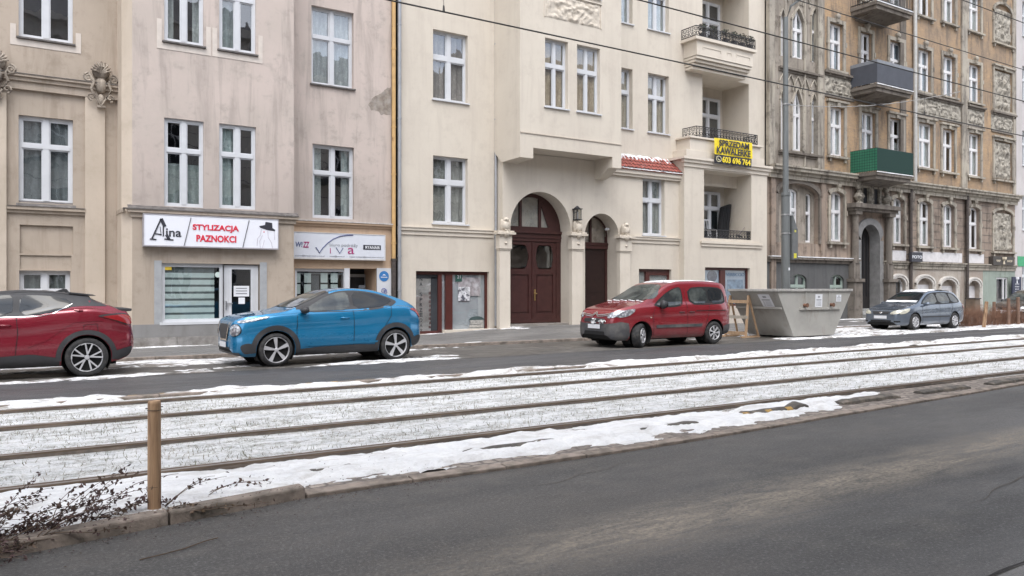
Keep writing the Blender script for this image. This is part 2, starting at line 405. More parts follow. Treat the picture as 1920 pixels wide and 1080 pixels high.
# ---- rails
M_rail = simple('rusty_rail', (.115, .085, .062), .6, metal=.2, var=.3, sc=14, stretch=(.3, 3, 3), bump=.2, c2=(.20, .15, .11))
M_fill = simple('rail_filler', (.085, .068, .055), .9, var=.4, sc=10, bump=.4, c2=(.05, .045, .04))
M_shine = simple('worn_rail_steel', (.26, .24, .225), .35, metal=.5, var=.2, sc=5)
names = ['near rail of the near tram track, beside the smooth snow strip', 'far rail of the near tram track, second from the camera side',
         'near rail of the far tram track, third rail from the camera', 'farthest tram rail, next to the dark far lane']
for yr, lb in zip((7.18, 8.62, 10.38, 11.8), names):
    r = thing('tram_rail', 'rusty steel ' + lb, 'tram rail', (0, yr, 0), group='rails of the two tram tracks')
    m = MB(); m.box(-40, 160, yr - .052, yr + .018, .0, .075); m.box(-40, 160, yr + .055, yr + .085, .0, .07)
    m.box(-40, 160, yr + .018, yr + .055, .0, .045); m.build('rail_head', M_rail, r)
    m = MB(); m.box(-40, 160, yr - .040, yr + .002, .075, .0765); m.build('running_surface', M_shine, r)
    m = MB(); xs = frange(-40, 160, .5)
    for sgn in (-1, 1):
        y_a = yr - .052 if sgn < 0 else yr + .085
        m.grid(xs, [0, 1], lambda x, q: (x, y_a + sgn * q * (.02 + .035 * N(x * 1.3, yr, sgn)), .058 - q * .03))
    m.build('rail_filler', M_fill, r)

# ---- lying snow (height fields that dip under the ground where there is none)
def snow(name, x0, x1, y0, y1, step, h, mat, label, ystep=None, ymin=None):
    m = MB(); ys = frange(y0, y1, ystep or step)
    def fn(x, y):
        if ymin: y = lerp(ymin(x), y1, (y - y0) / (y1 - y0))
        return (x, y, h(x, y))
    m.grid(frange(x0, x1, step), ys, fn)
    # drop faces wholly hidden
    keep = [f for f in m.f if max(m.v[i][2] - base_z(m.v[i][0], m.v[i][1]) for i in f) > -.004]
    used = sorted({i for f in keep for i in f}); mp_ = {a: b for b, a in enumerate(used)}
    m.v = [m.v[i] for i in used]; m.f = [tuple(mp_[i] for i in f) for f in keep]
    o = m.build(name, mat, None, smooth=True); props(o, label, 'snow', kind='stuff'); return o
def base_z(x, y):
    if y > 19.13: return walkz(x, y)
    if y > 12.44: return 0.004
    if y > KY(x) + .1: return lerp(.048, .031, sstep((x - 1.0) / 1.0))
    return 0
def cl(v, a, b): return max(a, min(b, v))
def clump(v): return max(min(v, .05), -.02)
def h_near(x, y):      # smooth snow strip between the near rail and the kerb
    k = KY(x); t0 = y - (k + .10 + .15 * sstep((x - 1.6) / .8) + .10 * N(x * 1.7, 7) + .06 * N(x * 5, 3) + .5 * sstep((x - 8.0) / 4.0) * (1 - .0)) 
    e = min(t0 * .22, (7.10 - y) * .3)
    d = fbm(x * 1.6, y * 3.4, 4) * .075 + fbm(x * 6, y * 11, 3, 8) * .035
    fade = .06 * sstep((x - 9.6) / 3.5)
    v = min(e, .045) + d * (1.0 if x > 1.5 else .7) - fade
    return lerp(.048, .031, sstep((x - 1.0) / 1.0)) + (cl(v, -.02, .05) if v > 0 else v * 3 - .006)
snow('snow', -3, 16, 5.6, 7.1, .05, h_near, M_snow, 'smooth white snow strip between near rail and kerb with bare spots', .045, lambda x: KY(x) + .145)
def h_far(x, y):       # ridge along the lane
    e = .42 - abs(y - 12.45) * 1.35
    v = e * .10 + fbm(x * .7, y * 3, 5, 3) * .13 + fbm(x * 5, y * 9, 3, 5) * .04 - .016 + .03 * sstep((x - 9) / 4)
    zb = .035 if y < 12.28 else (.075 if y < 12.45 else .0)
    return zb + (min(v, .07) if v > 0 else max(v * 3, -.12))
snow('snow', -4, 50, 11.98, 13.0, .09, h_far, M_snow2, 'broken white snow ridge along the edge of the far lane', .06)
def h_park(x, y):
    n = fbm(x * .35, y * 1.5, 5, 9)
    v = n * .10 + fbm(x * 1.3, y * 3.2, 4, 12) * .055 - .026 + fbm(x * 5, y * 9, 3, 2) * .03
    v += .035 * exp(-((y - 18.6) / .35) ** 2) + .030 * exp(-((y - 15.9) / .22) ** 2)
    if x > 20.5: v += .050 if y > 15.75 + .2 * N(x * .6, 3) else 0
    v -= .035 * sstep((x - 8.5) / 3) * (1 - sstep((x - 20) / 2))
    v -= .07 * sstep((15.72 - y) / .2)
    v += .03 * exp(-(((x - 3.4) / 1.2) ** 2 + ((y - 17.9) / .8) ** 2)) + .03 * exp(-(((x - 8.7) / .9) ** 2 + ((y - 16.6) / .6) ** 2))
    return .004 + cl(v, -.02, .045)
snow('snow', -3, 62, 15.5, 18.98, .085, h_park, M_slush, 'patchy trodden snow on the parking strip under the cars')
def h_walk(x, y):
    n = fbm(x * .5, y * 1.2, 5, 21)
    yw = 22.3 if x < 9.3 else (23.4 if x < 14.4 else 23.0)
    v = n * .08 - .045 + .05 * exp(-((yw - y) / .25) ** 2) * (1 if x < 15.2 else .5) + .03 * exp(-((y - 19.3) / .3) ** 2)
    v += .03 * exp(-(((x - 13.3) / 1.6) ** 2 + ((y - 22.6) / .5) ** 2))
    v += .045 * sstep((x - 25) / 3) * (.4 + N(x * .4, y))
    return walkz(x, y) + cl(v, -.02, .03)
snow('snow', -3, 60, 19.15, 23.6, .1, h_walk, M_slush, 'thin melting snow patches along the pavement and house fronts')

# ---- grass blades poking through the snow between the rails
m = MB(); rg = random.Random(3)
for k in range(16000):
    x = rg.random() ** 1.4 * 20 - 1; y = rg.uniform(7.32, 11.65)
    if min(abs(y - a) for a in (8.62, 10.38)) < .14: continue
    if fbm(x * .9, y * 1.8, 3, 4) < rg.uniform(-.25, .22): continue
    h = rg.uniform(.015, .055); a = rg.uniform(0, 2 * pi); wd = .0035; lx, ly = rg.uniform(-.03, .03), rg.uniform(-.03, .03); z = .035
    m.add([(x - wd * cos(a), y - wd * sin(a), z), (x + wd * cos(a), y + wd * sin(a), z), (x + lx, y + ly, z + h)], [(0, 1, 2)])
M_grass = simple('winter_grass', (.12, .12, .06), .9, var=.5, sc=3, c2=(.25, .20, .12))
props(m.build('grass', M_grass), 'short winter grass blades poking through the snow between the tram rails', 'grass', kind='stuff')

# crack and joint between the near road and the pavement, bottom right
m = MB(); pts = [(x, 2.19 + .012 * x + .018 * N(x * 3, 2), .010) for x in frange(-2, 14, .12)]
m.add([(p[0], p[1] - .008, p[2]) for p in pts] + [(p[0], p[1] + .008 + .006 * N(p[0] * 9, 1), p[2]) for p in pts], [(i, i + 1, len(pts) + i + 1, len(pts) + i) for i in range(len(pts) - 1)])
props(m.build('road_joint', simple('open_joint', (.02, .018, .016), .9)), kind='structure')

for k, (xa, ya_, xb, yb2) in enumerate(((3.2, 5.2, 5.1, 5.55), (6.0, 3.1, 8.2, 3.4), (1.9, 3.3, 2.9, 3.15))):
    m = MB(); n = 26; pts = []
    for i in range(n + 1):
        t_ = i / n; pts.append((lerp(xa, xb, t_), lerp(ya_, yb2, t_) + .10 * N(t_ * 4 + k * 9, k), .006))
    w_ = [.0035 * (1 - abs(2 * i / n - 1)) + .0008 for i in range(n + 1)]
    m.add([(p[0], p[1] - w, p[2]) for p, w in zip(pts, w_)] + [(p[0], p[1] + w, p[2]) for p, w in zip(pts, w_)], [(i, i + 1, n + 2 + i, n + 1 + i) for i in range(n)])
    props(m.build('road_crack', M_soil), kind='structure')
# ============================================================ HOUSES: helpers
M_white = simple('white_upvc', (.56, .57, .59), .45, var=.05, sc=3)
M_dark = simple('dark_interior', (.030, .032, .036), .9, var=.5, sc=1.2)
M_glass = glass_mat('window_glass')
M_curt = {}
def curtain_mat(k, c):
    if k not in M_curt:
        t = NT(k); f = t.noise(9, 6, .7, (1, 1, .25)); c = tuple(min(.85, x * 2.05) for x in c); col = t.ramp(f, .35, .65, tuple(x * .55 for x in c), c)
        v = t.n('ShaderNodeTexVoronoi', i_Vector=t.co((1, 1, 1)), i_Scale=14).outputs['Distance']
        col = t.mix(t.math('MULTIPLY', t.ramp(v, .1, .5), .35), col, tuple(x * .4 for x in c))
        t.pbr(col, .9, 0, .1); M_curt[k] = t.m
    return M_curt[k]
def topz(op, x):
    if not op.get('rise'): return op['z1']
    x0, x1 = op['x0'], op['x1']; u = (x - (x0 + x1) / 2) / ((x1 - x0) / 2); u = max(-1, min(1, u))
    if op.get('pointed'): return op['z1'] - op['rise'] * abs(u) ** 1.25
    return op['z1'] - op['rise'] * (1 - sqrt(max(0, 1 - u * u)))
def facade(m, y, x0, x1, z0, z1, ops, depth=.26):
    xs = {x0, x1}; zs = {z0, z1}
    for o in ops:
        xs |= {max(x0, o['x0']), min(x1, o['x1'])}; zs |= {max(z0, o['z0']), min(z1, o['z1'])}
    xs = sorted(xs); zs = sorted(zs)
    for i in range(len(xs) - 1):
        for j in range(len(zs) - 1):
            cx, cz = (xs[i] + xs[i+1]) / 2, (zs[j] + zs[j+1]) / 2
            if any(o['x0'] < cx < o['x1'] and o['z0'] < cz < o['z1'] for o in ops): continue
            m.quad((xs[i], y, zs[j]), (xs[i+1], y, zs[j]), (xs[i+1], y, zs[j+1]), (xs[i], y, zs[j+1]))
    for o in ops:
        a, b, c, d = o['x0'], o['x1'], max(o['z0'], z0), min(o['z1'], z1); D = o.get('depth', depth)
        n = 20 if o.get('rise') else 1
        px = [lerp(a, b, i / n) for i in range(n + 1)]
        if o.get('rise'): px = [(a + b) / 2 - (b - a) / 2 * cos(pi * i / n) for i in range(n + 1)]
        for i in range(n):
            t0, t1 = min(topz(o, px[i]), z1), min(topz(o, px[i+1]), z1)
            if o.get('rise'): m.quad((px[i], y, t0), (px[i+1], y, t1), (px[i+1], y, d), (px[i], y, d))
            if o['z1'] <= z1: m.quad((px[i], y, t0), (px[i], y + D, t0), (px[i+1], y + D, t1), (px[i+1], y, t1))
        zl = topz(o, a)
        m.quad((a, y, c), (a, y + D, c), (a, y + D, min(zl, z1)), (a, y, min(zl, z1)))
        m.quad((b, y, c), (b, y, min(zl, z1)), (b, y + D, min(zl, z1)), (b, y + D, c))
        if o['z0'] > z0: m.quad((a, y, c), (b, y, c), (b, y + D, c), (a, y + D, c))
        if o.get('blind'):
            zz = [(p, topz(o, p)) for p in px]
            for i in range(n): m.quad((px[i], y + D, c), (px[i+1], y + D, c), (px[i+1], y + D, zz[i+1][1]), (px[i], y + D, zz[i][1]))
    return m

def window(parent, y, o, set_=.12, cols=2, trans=.62, fw=.06, mull=.11, mat=None, curtain='lace', sill=True, ccol=(.42, .40, .38), glass=None, sillmat=None, bars=(), trw=.10, name='window'):
    """frame mesh (part) with pane, curtain and sill as sub-parts"""
    mat = mat or M_white; x0, x1, z0, z1 = o['x0'], o['x1'], o['z0'], o['z1']; f0, f1 = y + set_, y + set_ + .07
    m = MB(); zt = z0 + (z1 - z0) * trans if trans else None
    zs_ = topz(o, x0) if o.get('rise') else z1
    m.box(x0 - .01, x0 + fw, f0, f1, z0, zs_); m.box(x1 - fw, x1 + .01, f0, f1, z0, zs_); m.box(x0 + fw, x1 - fw, f0 + .001, f1, z0 - .005, z0 + fw)
    if o.get('rise'):
        n = 14; px = [(x0 + x1) / 2 - (x1 - x0) / 2 * cos(pi * i / n) for i in range(n + 1)]
        for i in range(n):
            a, b = px[i], px[i+1]; ta, tb = topz(o, a), topz(o, b); ia, ib = max(ta - fw * 1.4, z0), max(tb - fw * 1.4, z0)
            m.quad((a, f0, ia), (b, f0, ib), (b, f0, tb), (a, f0, ta)); m.quad((a, f0, ia), (a, f1, ia), (b, f1, ib), (b, f0, ib))
    else: m.box(x0 + fw, x1 - fw, f0 + .001, f1, z1 - fw, z1 + .005)
    W = x1 - x0; edges = [x0 + fw] + [lerp(x0, x1, i / cols) for i in range(1, cols)] + [x1 - fw]
    for i in range(1, cols):
        cx = edges[i]; m.box(cx - mull / 2, cx + mull / 2, f0 - .012, f1, z0 + fw, topz(o, cx) - .02)
    if zt: m.box(x0 + fw, x1 - fw, f0 - .018, f1, zt - trw / 2, zt + trw / 2)
    for b in bars: m.box(x0 + fw, x1 - fw, f0 + .01, f1, z0 + (z1 - z0) * b - .015, z0 + (z1 - z0) * b + .015)
    rows = [(z0 + fw, zt - trw / 2), (zt + trw / 2, z1 - fw)] if zt else [(z0 + fw, z1 - fw)]
    sw = .035
    for i in range(cols):
        a = edges[i] + (mull / 2 if i else 0); b = edges[i+1] - (mull / 2 if i < cols - 1 else 0)
        for k, (c, d) in enumerate(rows):
            if o.get('rise') and k == len(rows) - 1:
                d = min(d, topz(o, a + .02), topz(o, b - .02)); 
                if d - c < .1: continue
                m.box(a, b, f0 + .015, f1, c, c + sw); m.box(a, a + sw, f0 + .016, f1, c + sw, d); m.box(b - sw, b, f0 + .016, f1, c + sw, d); continue
            m.box(a, a + sw, f0 + .015, f1, c, d); m.box(b - sw, b, f0 + .015, f1, c, d); m.box(a + sw, b - sw, f0 + .016, f1, c, c + sw); m.box(a + sw, b - sw, f0 + .016, f1, d - sw, d)
    fr = m.build(name, mat, parent)
    g = MB(); n = 10 if o.get('rise') else 1
    for i in range(n):
        a, b = lerp(x0, x1, i / n), lerp(x0, x1, (i + 1) / n)
        g.quad((a, f0 + .045, z0), (b, f0 + .045, z0), (b, f0 + .045, topz(o, b)), (a, f0 + .045, topz(o, a)))
    g.build('pane', glass or M_glass, fr)
    if curtain:
        c = MB(); yc = f1 + .06;  ph = R.uniform(0, 6)
        def sheet(a, b, zb, ztop, amp=.025, fq=26):
            xs = frange(a, b, .03); c.grid(xs, [zb, ztop], lambda x, z: (x, yc + amp * sin(x * fq + ph) + amp * .6 * sin(x * 11.3 + ph), z))
        if curtain == 'lace': sheet(x0, x1, z0, z1 - .0)
        elif curtain == 'half': sheet(x0, x1, z0, lerp(z0, z1, .5))
        elif curtain == 'sides':
            w_ = (x1 - x0) * .26; sheet(x0, x0 + w_, z0, z1); sheet(x1 - w_, x1, z0, z1)
        elif curtain == 'left': sheet(x0, lerp(x0, x1, .45), z0, z1)
        elif curtain == 'blind': c.quad((x0, yc, lerp(z0, z1, .15)), (x1, yc, lerp(z0, z1, .15)), (x1, yc, z1), (x0, yc, z1))
        elif curtain == 'top': sheet(x0, x1, lerp(z0, z1, .72), z1)
        c.build('curtain', curtain_mat('curtain_%02d_%02d_%02d' % tuple(int(q * 99) for q in ccol), ccol), fr)
    if sill:
        s = MB(); s.box(x0 - .05, x1 + .05, y - .07, y + set_ + .01, z0 - .045, z0 - .004); s.build('sill', sillmat or M_white, fr)
    return fr
def molding(m, x0, x1, y, z, steps, endcap=True):
    """stepped horizontal cornice; steps = (proud, z_lo, z_hi) relative to z"""
    for pr, a, b in steps: m.box(x0 - (pr if endcap else 0), x1 + (pr if endcap else 0), y - pr, y + .05, z + a, z + b)
def relief(m, x0, x1, z0, z1, y, amp=.06, fq=4.0, seed=0, nx=40, nz=30):
    """modelled stucco: scrolls and leaves from folded noise"""
    def fn(x, z):
        u, v = (x - x0) / (x1 - x0), (z - z0) / (z1 - z0); e = min(u, 1 - u, v, 1 - v)
        s = abs(2 * u - 1)
        q = abs(noise.noise(Vector((s * (x1 - x0) * fq * .5 + seed, z * fq, seed)))) + .5 * abs(noise.noise(Vector((s * (x1 - x0) * fq, z * fq * 2.1, seed + 3))))
        q += .25 * sin(6 * atan2(v - .5, s + .001) + 14 * sqrt(s * s * .5 + (v - .5) ** 2) + seed)
        return (x, y - amp * max(0, q) * min(1, e * 14), z)
    m.grid(frange(x0, x1, (x1 - x0) / nx), frange(z0, z1, (z1 - z0) / nz), fn)
def body_box(root, x0, x1, yf, yb, z0, z1, mat, roofmat):
    m = MB(); m.box(x0, x1, yf, yb, z0, z1); m.build('rear_body', mat, root)
def scroll(m, cx, cz, y, r, turns=1.4, t=.03, dirn=1, a0=0):
    pts = []
    for i in range(22):
        u = i / 21; a = a0 + dirn * u * turns * 2 * pi; rr = r * (1 - .78 * u); pts.append((cx + rr * cos(a), y - .02 - .03 * u, cz + rr * sin(a)))
    m.path(pts, t, 6, t * .6)
def cartouche(root, cx, cz, y, s=1.0, mat=None):
    m = MB()
    m.ball((cx, y, cz + .30 * s), .22 * s, .16 * s, .22 * s, 14, 9)
    for k in range(9):
        a = pi * (k + .5) / 9; m.path([(cx, y - .10 * s, cz + .22 * s), (cx + .13 * s * cos(a), y - .17 * s, cz + (.25 + .15 * sin(a)) * s), (cx + .24 * s * cos(a), y - .08 * s, cz + (.28 + .26 * sin(a)) * s)], .028 * s, 6)
    m.ball((cx, y, cz - .06 * s), .15 * s, .13 * s, .22 * s, 14, 9)
    for sg in (-1, 1):
        scroll(m, cx + sg * .30 * s, cz + .10 * s, y - .06 * s, .12 * s, 1.5, .032 * s, -sg, pi / 2)
        scroll(m, cx + sg * .22 * s, cz - .40 * s, y - .05 * s, .10 * s, 1.3, .028 * s, sg, -pi / 2)
        m.path([(cx + sg * .30 * s, y - .06, cz + .22 * s), (cx + sg * .17 * s, y - .12 * s, cz), (cx + sg * .24 * s, y - .10 * s, cz - .2 * s), (cx + sg * .12 * s, y - .08 * s, cz - .42 * s), (cx, y - .06 * s, cz - .62 * s)], .045 * s, 7, .02 * s)
    m.ball((cx, y, cz - .45 * s), .09 * s, .10 * s, .16 * s, 10, 7); m.box(cx - .10 * s, cx + .10 * s, y - .07 * s, y + .02, cz - .66 * s, cz - .60 * s)
    return m.build('cartouche', mat, root, smooth='auto')

# ============================================================ HOUSE 1: pinkish grey tenement with the projecting bay (left)
YA, YB = 23.4, 22.3
M_pink = plaster('pink_grey_render', (.53, .45, .405), (.48, .415, .37), (.29, .25, .225), drip=.55, low_tone=[(3.6, 5.2, .35)])
M_tan = plaster('tan_render', (.43, .36, .295), (.385, .325, .265), (.25, .20, .155), drip=.5)
M_cream1 = plaster('cream_corner_render', (.54, .46, .38), (.48, .41, .335), (.33, .27, .2), drip=.25)
M_peach = plaster('peach_render', (.50, .36, .25), (.45, .33, .235), (.3, .22, .16), drip=.4)
M_plinth = plaster('grey_plinth', (.27, .265, .26), (.23, .225, .22), (.15, .14, .13), drip=.5)
M_lead = simple('weathered_flashing', (.11, .10, .095), .7, var=.4, sc=8, bump=.3, c2=(.35, .33, .31), lo=.6, hi=.75)
M_stucco1 = simple('stucco_ornament', (.36, .31, .255), .9, var=.25, sc=7, bump=.5, bs=50, c2=(.13, .105, .085), lo=.42, hi=.65)
xA0, xA1 = PX(-260, YA), PX(209, YB)      # left recessed front
xB0, xB1 = PX(230, YB), PX(551, YB)       # bay
xC0, xC1 = xB1, PX(734, YA)
h1 = thing('tenement_house', 'weathered pinkish grey and tan tenement with projecting bay and two shops', 'house', ((xB0 + xB1) / 2, YA, 0))
zTop = 16.0
def shift(o, dz): return dict(o, z0=o['z0'] + dz, z1=o['z1'] + dz)
# left recessed front
wL = OP(YA, 35, 137, 215, 379); wLu = OP(YA, 35, 137, -98, 68); wLb = OP(YA, 36, 132, 507, 549)
pn1 = OP(YA, 37, 137, 421, 475, depth=.07, blind=1); pn2 = OP(YA, 37, 134, 478, 505, depth=.04, blind=1)
wX = dict(x0=wL['x0'] - 3.4, x1=wL['x1'] - 3.4, z0=wL['z0'], z1=wL['z1'], rise=0)
opsL = [wL, wLu, wLb, pn1, pn2]
zc = PZ(60, 388, YA)
m = MB(); facade(m, YA, xA0, xA1 + .35, -.1, zTop, opsL); m.build('left_wall', M_tan, h1)
m = MB()   # pilasters of the left front, broken at windows
for (a, b) in ((-20, 12), (159, 196)):
    m.box(PX(a, YA), PX(b, YA), YA - .09, YA + .05, -.1, PZ(a, 172, YA))
m.box(PX(-60, YA), PX(-22, YA), YA - .05, YA + .05, -.1, PZ(0, 172, YA)); m.build('pilaster', M_cream1, h1)
# upper part of left front is pinker
m = MB(); zt0 = PZ(12, 140, YA)
molding(m, xA0, xA1 + .3, YA, PZ(12, 150, YA), [(.10, -.20, .0), (.16, .0, .10), (.22, .10, .16)], False); m.build('entablature', M_tan, h1)
m = MB(); m.box(xA0, xA1 + .3, YA - .24, YA + .02, PZ(12, 150, YA) + .16, PZ(12, 150, YA) + .175); m.build('flashing', M_lead, h1)
m = MB(); a, b = PX(13, YA), PX(159, YA); molding(m, a, b, YA, zc, [(.06, -.16, -.08), (.12, -.08, 0)], False); m.build('string_course', M_tan, h1)
m = MB(); m.prismx([(YA - .13, zc), (YA + .1, zc + .16), (YA + .1, zc)], PX(30, YA), PX(142, YA)); m.box(a, b, YA - .14, YA, zc, zc + .012); m.build('flashing', M_lead, h1)
cartouche(h1, PX(188, YA), PZ(188, 158, YA), YA - .14, .98, M_stucco1)
cartouche(h1, PX(-6, YA), PZ(-6, 138, YA), YA - .14, .98, M_stucco1)
for o, cu in ((wL, 'lace'), (wLu, None)):
    window(h1, YA, o, .10, 2, .66, .07, .13, curtain=cu, ccol=(.16, .165, .17), sill=cu is None, sillmat=M_lead)
# cream bands under the upper windows
def uband(y, o, w_=.13, up=.55):
    m.box(o['x0'] - w_ - .05, o['x1'] + w_ + .05, y - .012, y + .02, o['z0'] - .22, o['z0'] - .06)
    m.box(o['x0'] - w_ - .05, o['x0'] - .06, y - .012, y + .02, o['z0'] - .06, o['z0'] + up); m.box(o['x1'] + .06, o['x1'] + w_ + .05, y - .012, y + .02, o['z0'] - .06, o['z0'] + up)
window(h1, YA, wLb, .12, 2, None, .07, .12, curtain='lace', ccol=(.2, .2, .19), sill=False)
# bay
bw1 = OP(YB, 308, 382, 220, 386); bw2 = OP(YB, 411, 480, 231, 390); bu1 = OP(YB, 308, 382, -76, 76); bu2 = OP(YB, 411, 480, -66, 92)
zb = PZ(230, 388, YB)
shop = OP(YB, 303, 487, 493, 608, depth=.3); shop['z0'] = PZ(303, 606, YB)
door = OP(YB, 420, 487, 495, 650); door['z0'] = .16
sx = PX(419, YB)
shopA = dict(shop, x1=sx); shopB = dict(x0=sx, x1=shop['x1'], z0=.16, z1=shop['z1'], rise=0, depth=.3)
zs0 = PZ(300, 608, YB)
ch = .22
m = MB(); facade(m, YB, xB0 + ch, xB1, zb, zTop, [bw1, bw2, bu1, bu2]); m.quad((xB1, YB, zb), (xB1, YA, zb), (xB1, YA, zTop), (xB1, YB, zTop))
m.build('bay_wall', M_pink, h1)
m = MB(); facade(m, YB, xB0 + ch, xB1, zs0, zb, [dict(shopA, z1=shop['z1'])] + [dict(shopB, z0=zs0)]); m.quad((xB1, YB, -.1), (xB1, YA, -.1), (xB1, YA, zb), (xB1, YB, zb))
m.build('bay_ground_wall', M_tan, h1)
m = MB(); m.quad((xB0 + ch, YB, -.1), (xB0 + ch, YB, zTop), (xB0, YB + ch, zTop), (xB0, YB + ch, -.1)); m.quad((xB0, YB + ch, -.1), (xB0, YB + ch, zTop), (xB0, YA + .1, zTop), (xB0, YA + .1, -.1))
m.build('bay_corner', M_cream1, h1)
m = MB()    # plinth, two tiers, with door gap
for (a, b) in ((xB0 + ch, shopB['x0'] - .0), (shopB['x1'], xB1)):
    m.box(a, b, YB - .03, YB + .3, PZ(240, 634, YB), zs0); 
m.build('plinth', M_plinth, h1)
m = MB(); xs = frange(xB0 + .1, shopB['x0'], .95) 
for a, b in zip(xs[:-1], xs[1:]): m.box(a + .004, b - .004, YB - .05, YB + .28, -.1, PZ(240, 634, YB) - .004)
M_slab = simple('stone_slabs', (.26, .245, .23), .85, var=.25, sc=6, bump=.4, c2=(.14, .125, .11)); m.build('plinth_slabs', M_slab, h1, bevel=.006); m = MB(); m.box(shopB['x1'] + .02, xB1, YB - .05, YB + .28, -.1, PZ(240, 634, YB) - .004); m.build('plinth_slabs', M_slab, h1, bevel=.006)
m = MB(); g0 = PX(289, YB); g1 = PX(500, YB); zt_ = shop['z1']
M_sur_ = simple('grey_surround', (.33, .34, .35), .7, var=.1); m.box(g0, shop['x0'], YB - .02, YB + .02, zs0, zt_ + .06); m.build('shop_surround', M_sur_, h1); m = MB(); m.box(shop['x1'], g1, YB - .02, YB + .02, .3, zt_ + .06); m.build('shop_surround', M_sur_, h1)
m = MB(); molding(m, xB0 + ch, xB1, YB, zb, [(.05, -.24, -.12), (.12, -.12, -.02)], True); m.box(xB0 - .02, xB0 + .05, YB, YA, zb - .12, zb - .02); m.build('string_course', M_tan, h1)
m = MB(); m.grid(frange(xB0 + .1, xB1 + .1, .12), [0, 1, 2], lambda x, q: (x, YB - .15 + q * .09, zb - .02 + (0, .055, .10)[int(q)] + .012 * N(x * 3, q))); m.box(xB0, xB1 + .1, YB - .15, YB, zb - .045, zb - .02); m.build('flashing', M_lead, h1)
for o, cu, cc in ((bw1, 'half', (.24, .26, .25)), (bw2, 'left', (.3, .33, .32)), (bu1, 'sides', (.3, .3, .29)), (bu2, 'left', (.22, .24, .24))):
    window(h1, YB, o, .07, 2, .64, .065, .12, curtain=cu, ccol=cc, sill=o in (bu1, bu2), sillmat=M_lead)
M_band = simple('cream_band', (.57, .51, .455), .8, var=.08)
for q in ((YB, bu1, .13, .55), (YB, bu2, .13, .55), (YA, wLu, .13, .3)): m = MB(); uband(*q); m.build('window_band', M_band, h1)
# shop window and door under the white sign
fr = window(h1, YB, dict(shopA, x1=shopA['x1'] + .01), .07, 1, None, .06, curtain=None, sill=False, name='shop_window')
m = MB(); m.box(shopA['x0'] - .05, shopA['x1'] + .05, YB - .04, YB + .1, shopA['z0'] - .05, shopA['z0'] + .02); m.build('sill', M_white, fr)
m = MB(); xb0, xb1 = PX(306, YB), PX(404, YB); z_ = shopA['z0'] + .08; k = 0
while z_ < shopA['z1'] - .25:
    m.box(xb0, xb1, YB + .135, YB + .14, z_, z_ + .125); z_ += .185
m.build('striped_blind', simple('blind_fabric', (.66, .72, .69), .9, var=.06), fr)
m = MB(); m.quad((xb0, YB + .15, shopA['z0']), (xb1, YB + .15, shopA['z0']), (xb1, YB + .15, shopA['z1']), (xb0, YB + .15, shopA['z1'])); m.build('blind_backing', simple('sheer_blind', (.20, .22, .215), .9, var=.2), fr)
m = MB(); m.box(PX(303, YB), PX(323, YB), YB + .09, YB + .10, PZ(305, 506, YB), PZ(305, 495, YB)); m.build('alarm_sticker', simple('yellow_sticker', (.70, .50, .05), .5), fr)
m = MB(); m.lathe([(0, 0), (.075, 0), (.075, .01)], (PX(410, YB), YB + .09, PZ(410, 515, YB)), 'y', 20); m.build('round_sticker', simple('pale_sticker', (.6, .7, .66), .5), fr)
m = MB(); dx0, dx1 = shopB['x0'] + .03, shopB['x1'] - .02; zt2 = shopB['z1'] - .03
f0 = YB + .08
m.box(dx0, dx0 + .13, f0, f0 + .07, .16, zt2); m.box(dx1 - .13, dx1, f0, f0 + .07, .16, zt2); m.box(dx0 + .13, dx1 - .13, f0, f0 + .07, zt2 - .11, zt2); m.box(dx0 + .13, dx1 - .13, f0, f0 + .07, .16, .42)
m.box(dx0 + .13, dx0 + .2, f0 - .02, f0 + .05, .42, zt2 - .11); m.box(dx1 - .2, dx1 - .13, f0 - .02, f0 + .05, .42, zt2 - .11)
dr = m.build('door', M_white, h1)
m = MB(); m.quad((dx0 + .15, f0 + .04, .4), (dx1 - .15, f0 + .04, .4), (dx1 - .15, f0 + .04, zt2 - .1), (dx0 + .15, f0 + .04, zt2 - .1)); m.build('pane', M_glass, dr)
M_paper = simple('white_paper', (.72, .73, .76), .8, var=.03)
m = MB(); m.box(PX(440, YB), PX(469, YB), f0 + .02, f0 + .03, PZ(440, 556, YB), PZ(440, 536, YB)); m.box(PX(449, YB), PX(461, YB), f0 + .02, f0 + .03, PZ(449, 570, YB), PZ(449, 558, YB)); pn_ = m.build('notice', M_paper, dr)
M_ink = simple('dark_ink', (.05, .05, .055), .7, var=.05)
m = MB()
for k_ in range(3): m.box(PX(444, YB), PX(465, YB), f0 + .013, f0 + .019, PZ(444, 541 + k_ * 5, YB), PZ(444, 540 + k_ * 5, YB))
m.build('notice_print', M_ink, dr)
m = MB(); m.box(dx0 + .05, dx0 + .22, f0 - .06, f0 - .04, 1.17, 1.19); m.box(dx0 + .04, dx0 + .07, f0 - .06, f0, 1.05, 1.25); m.build('handle', simple('steel', (.6, .6, .6), .3, metal=.9), dr)
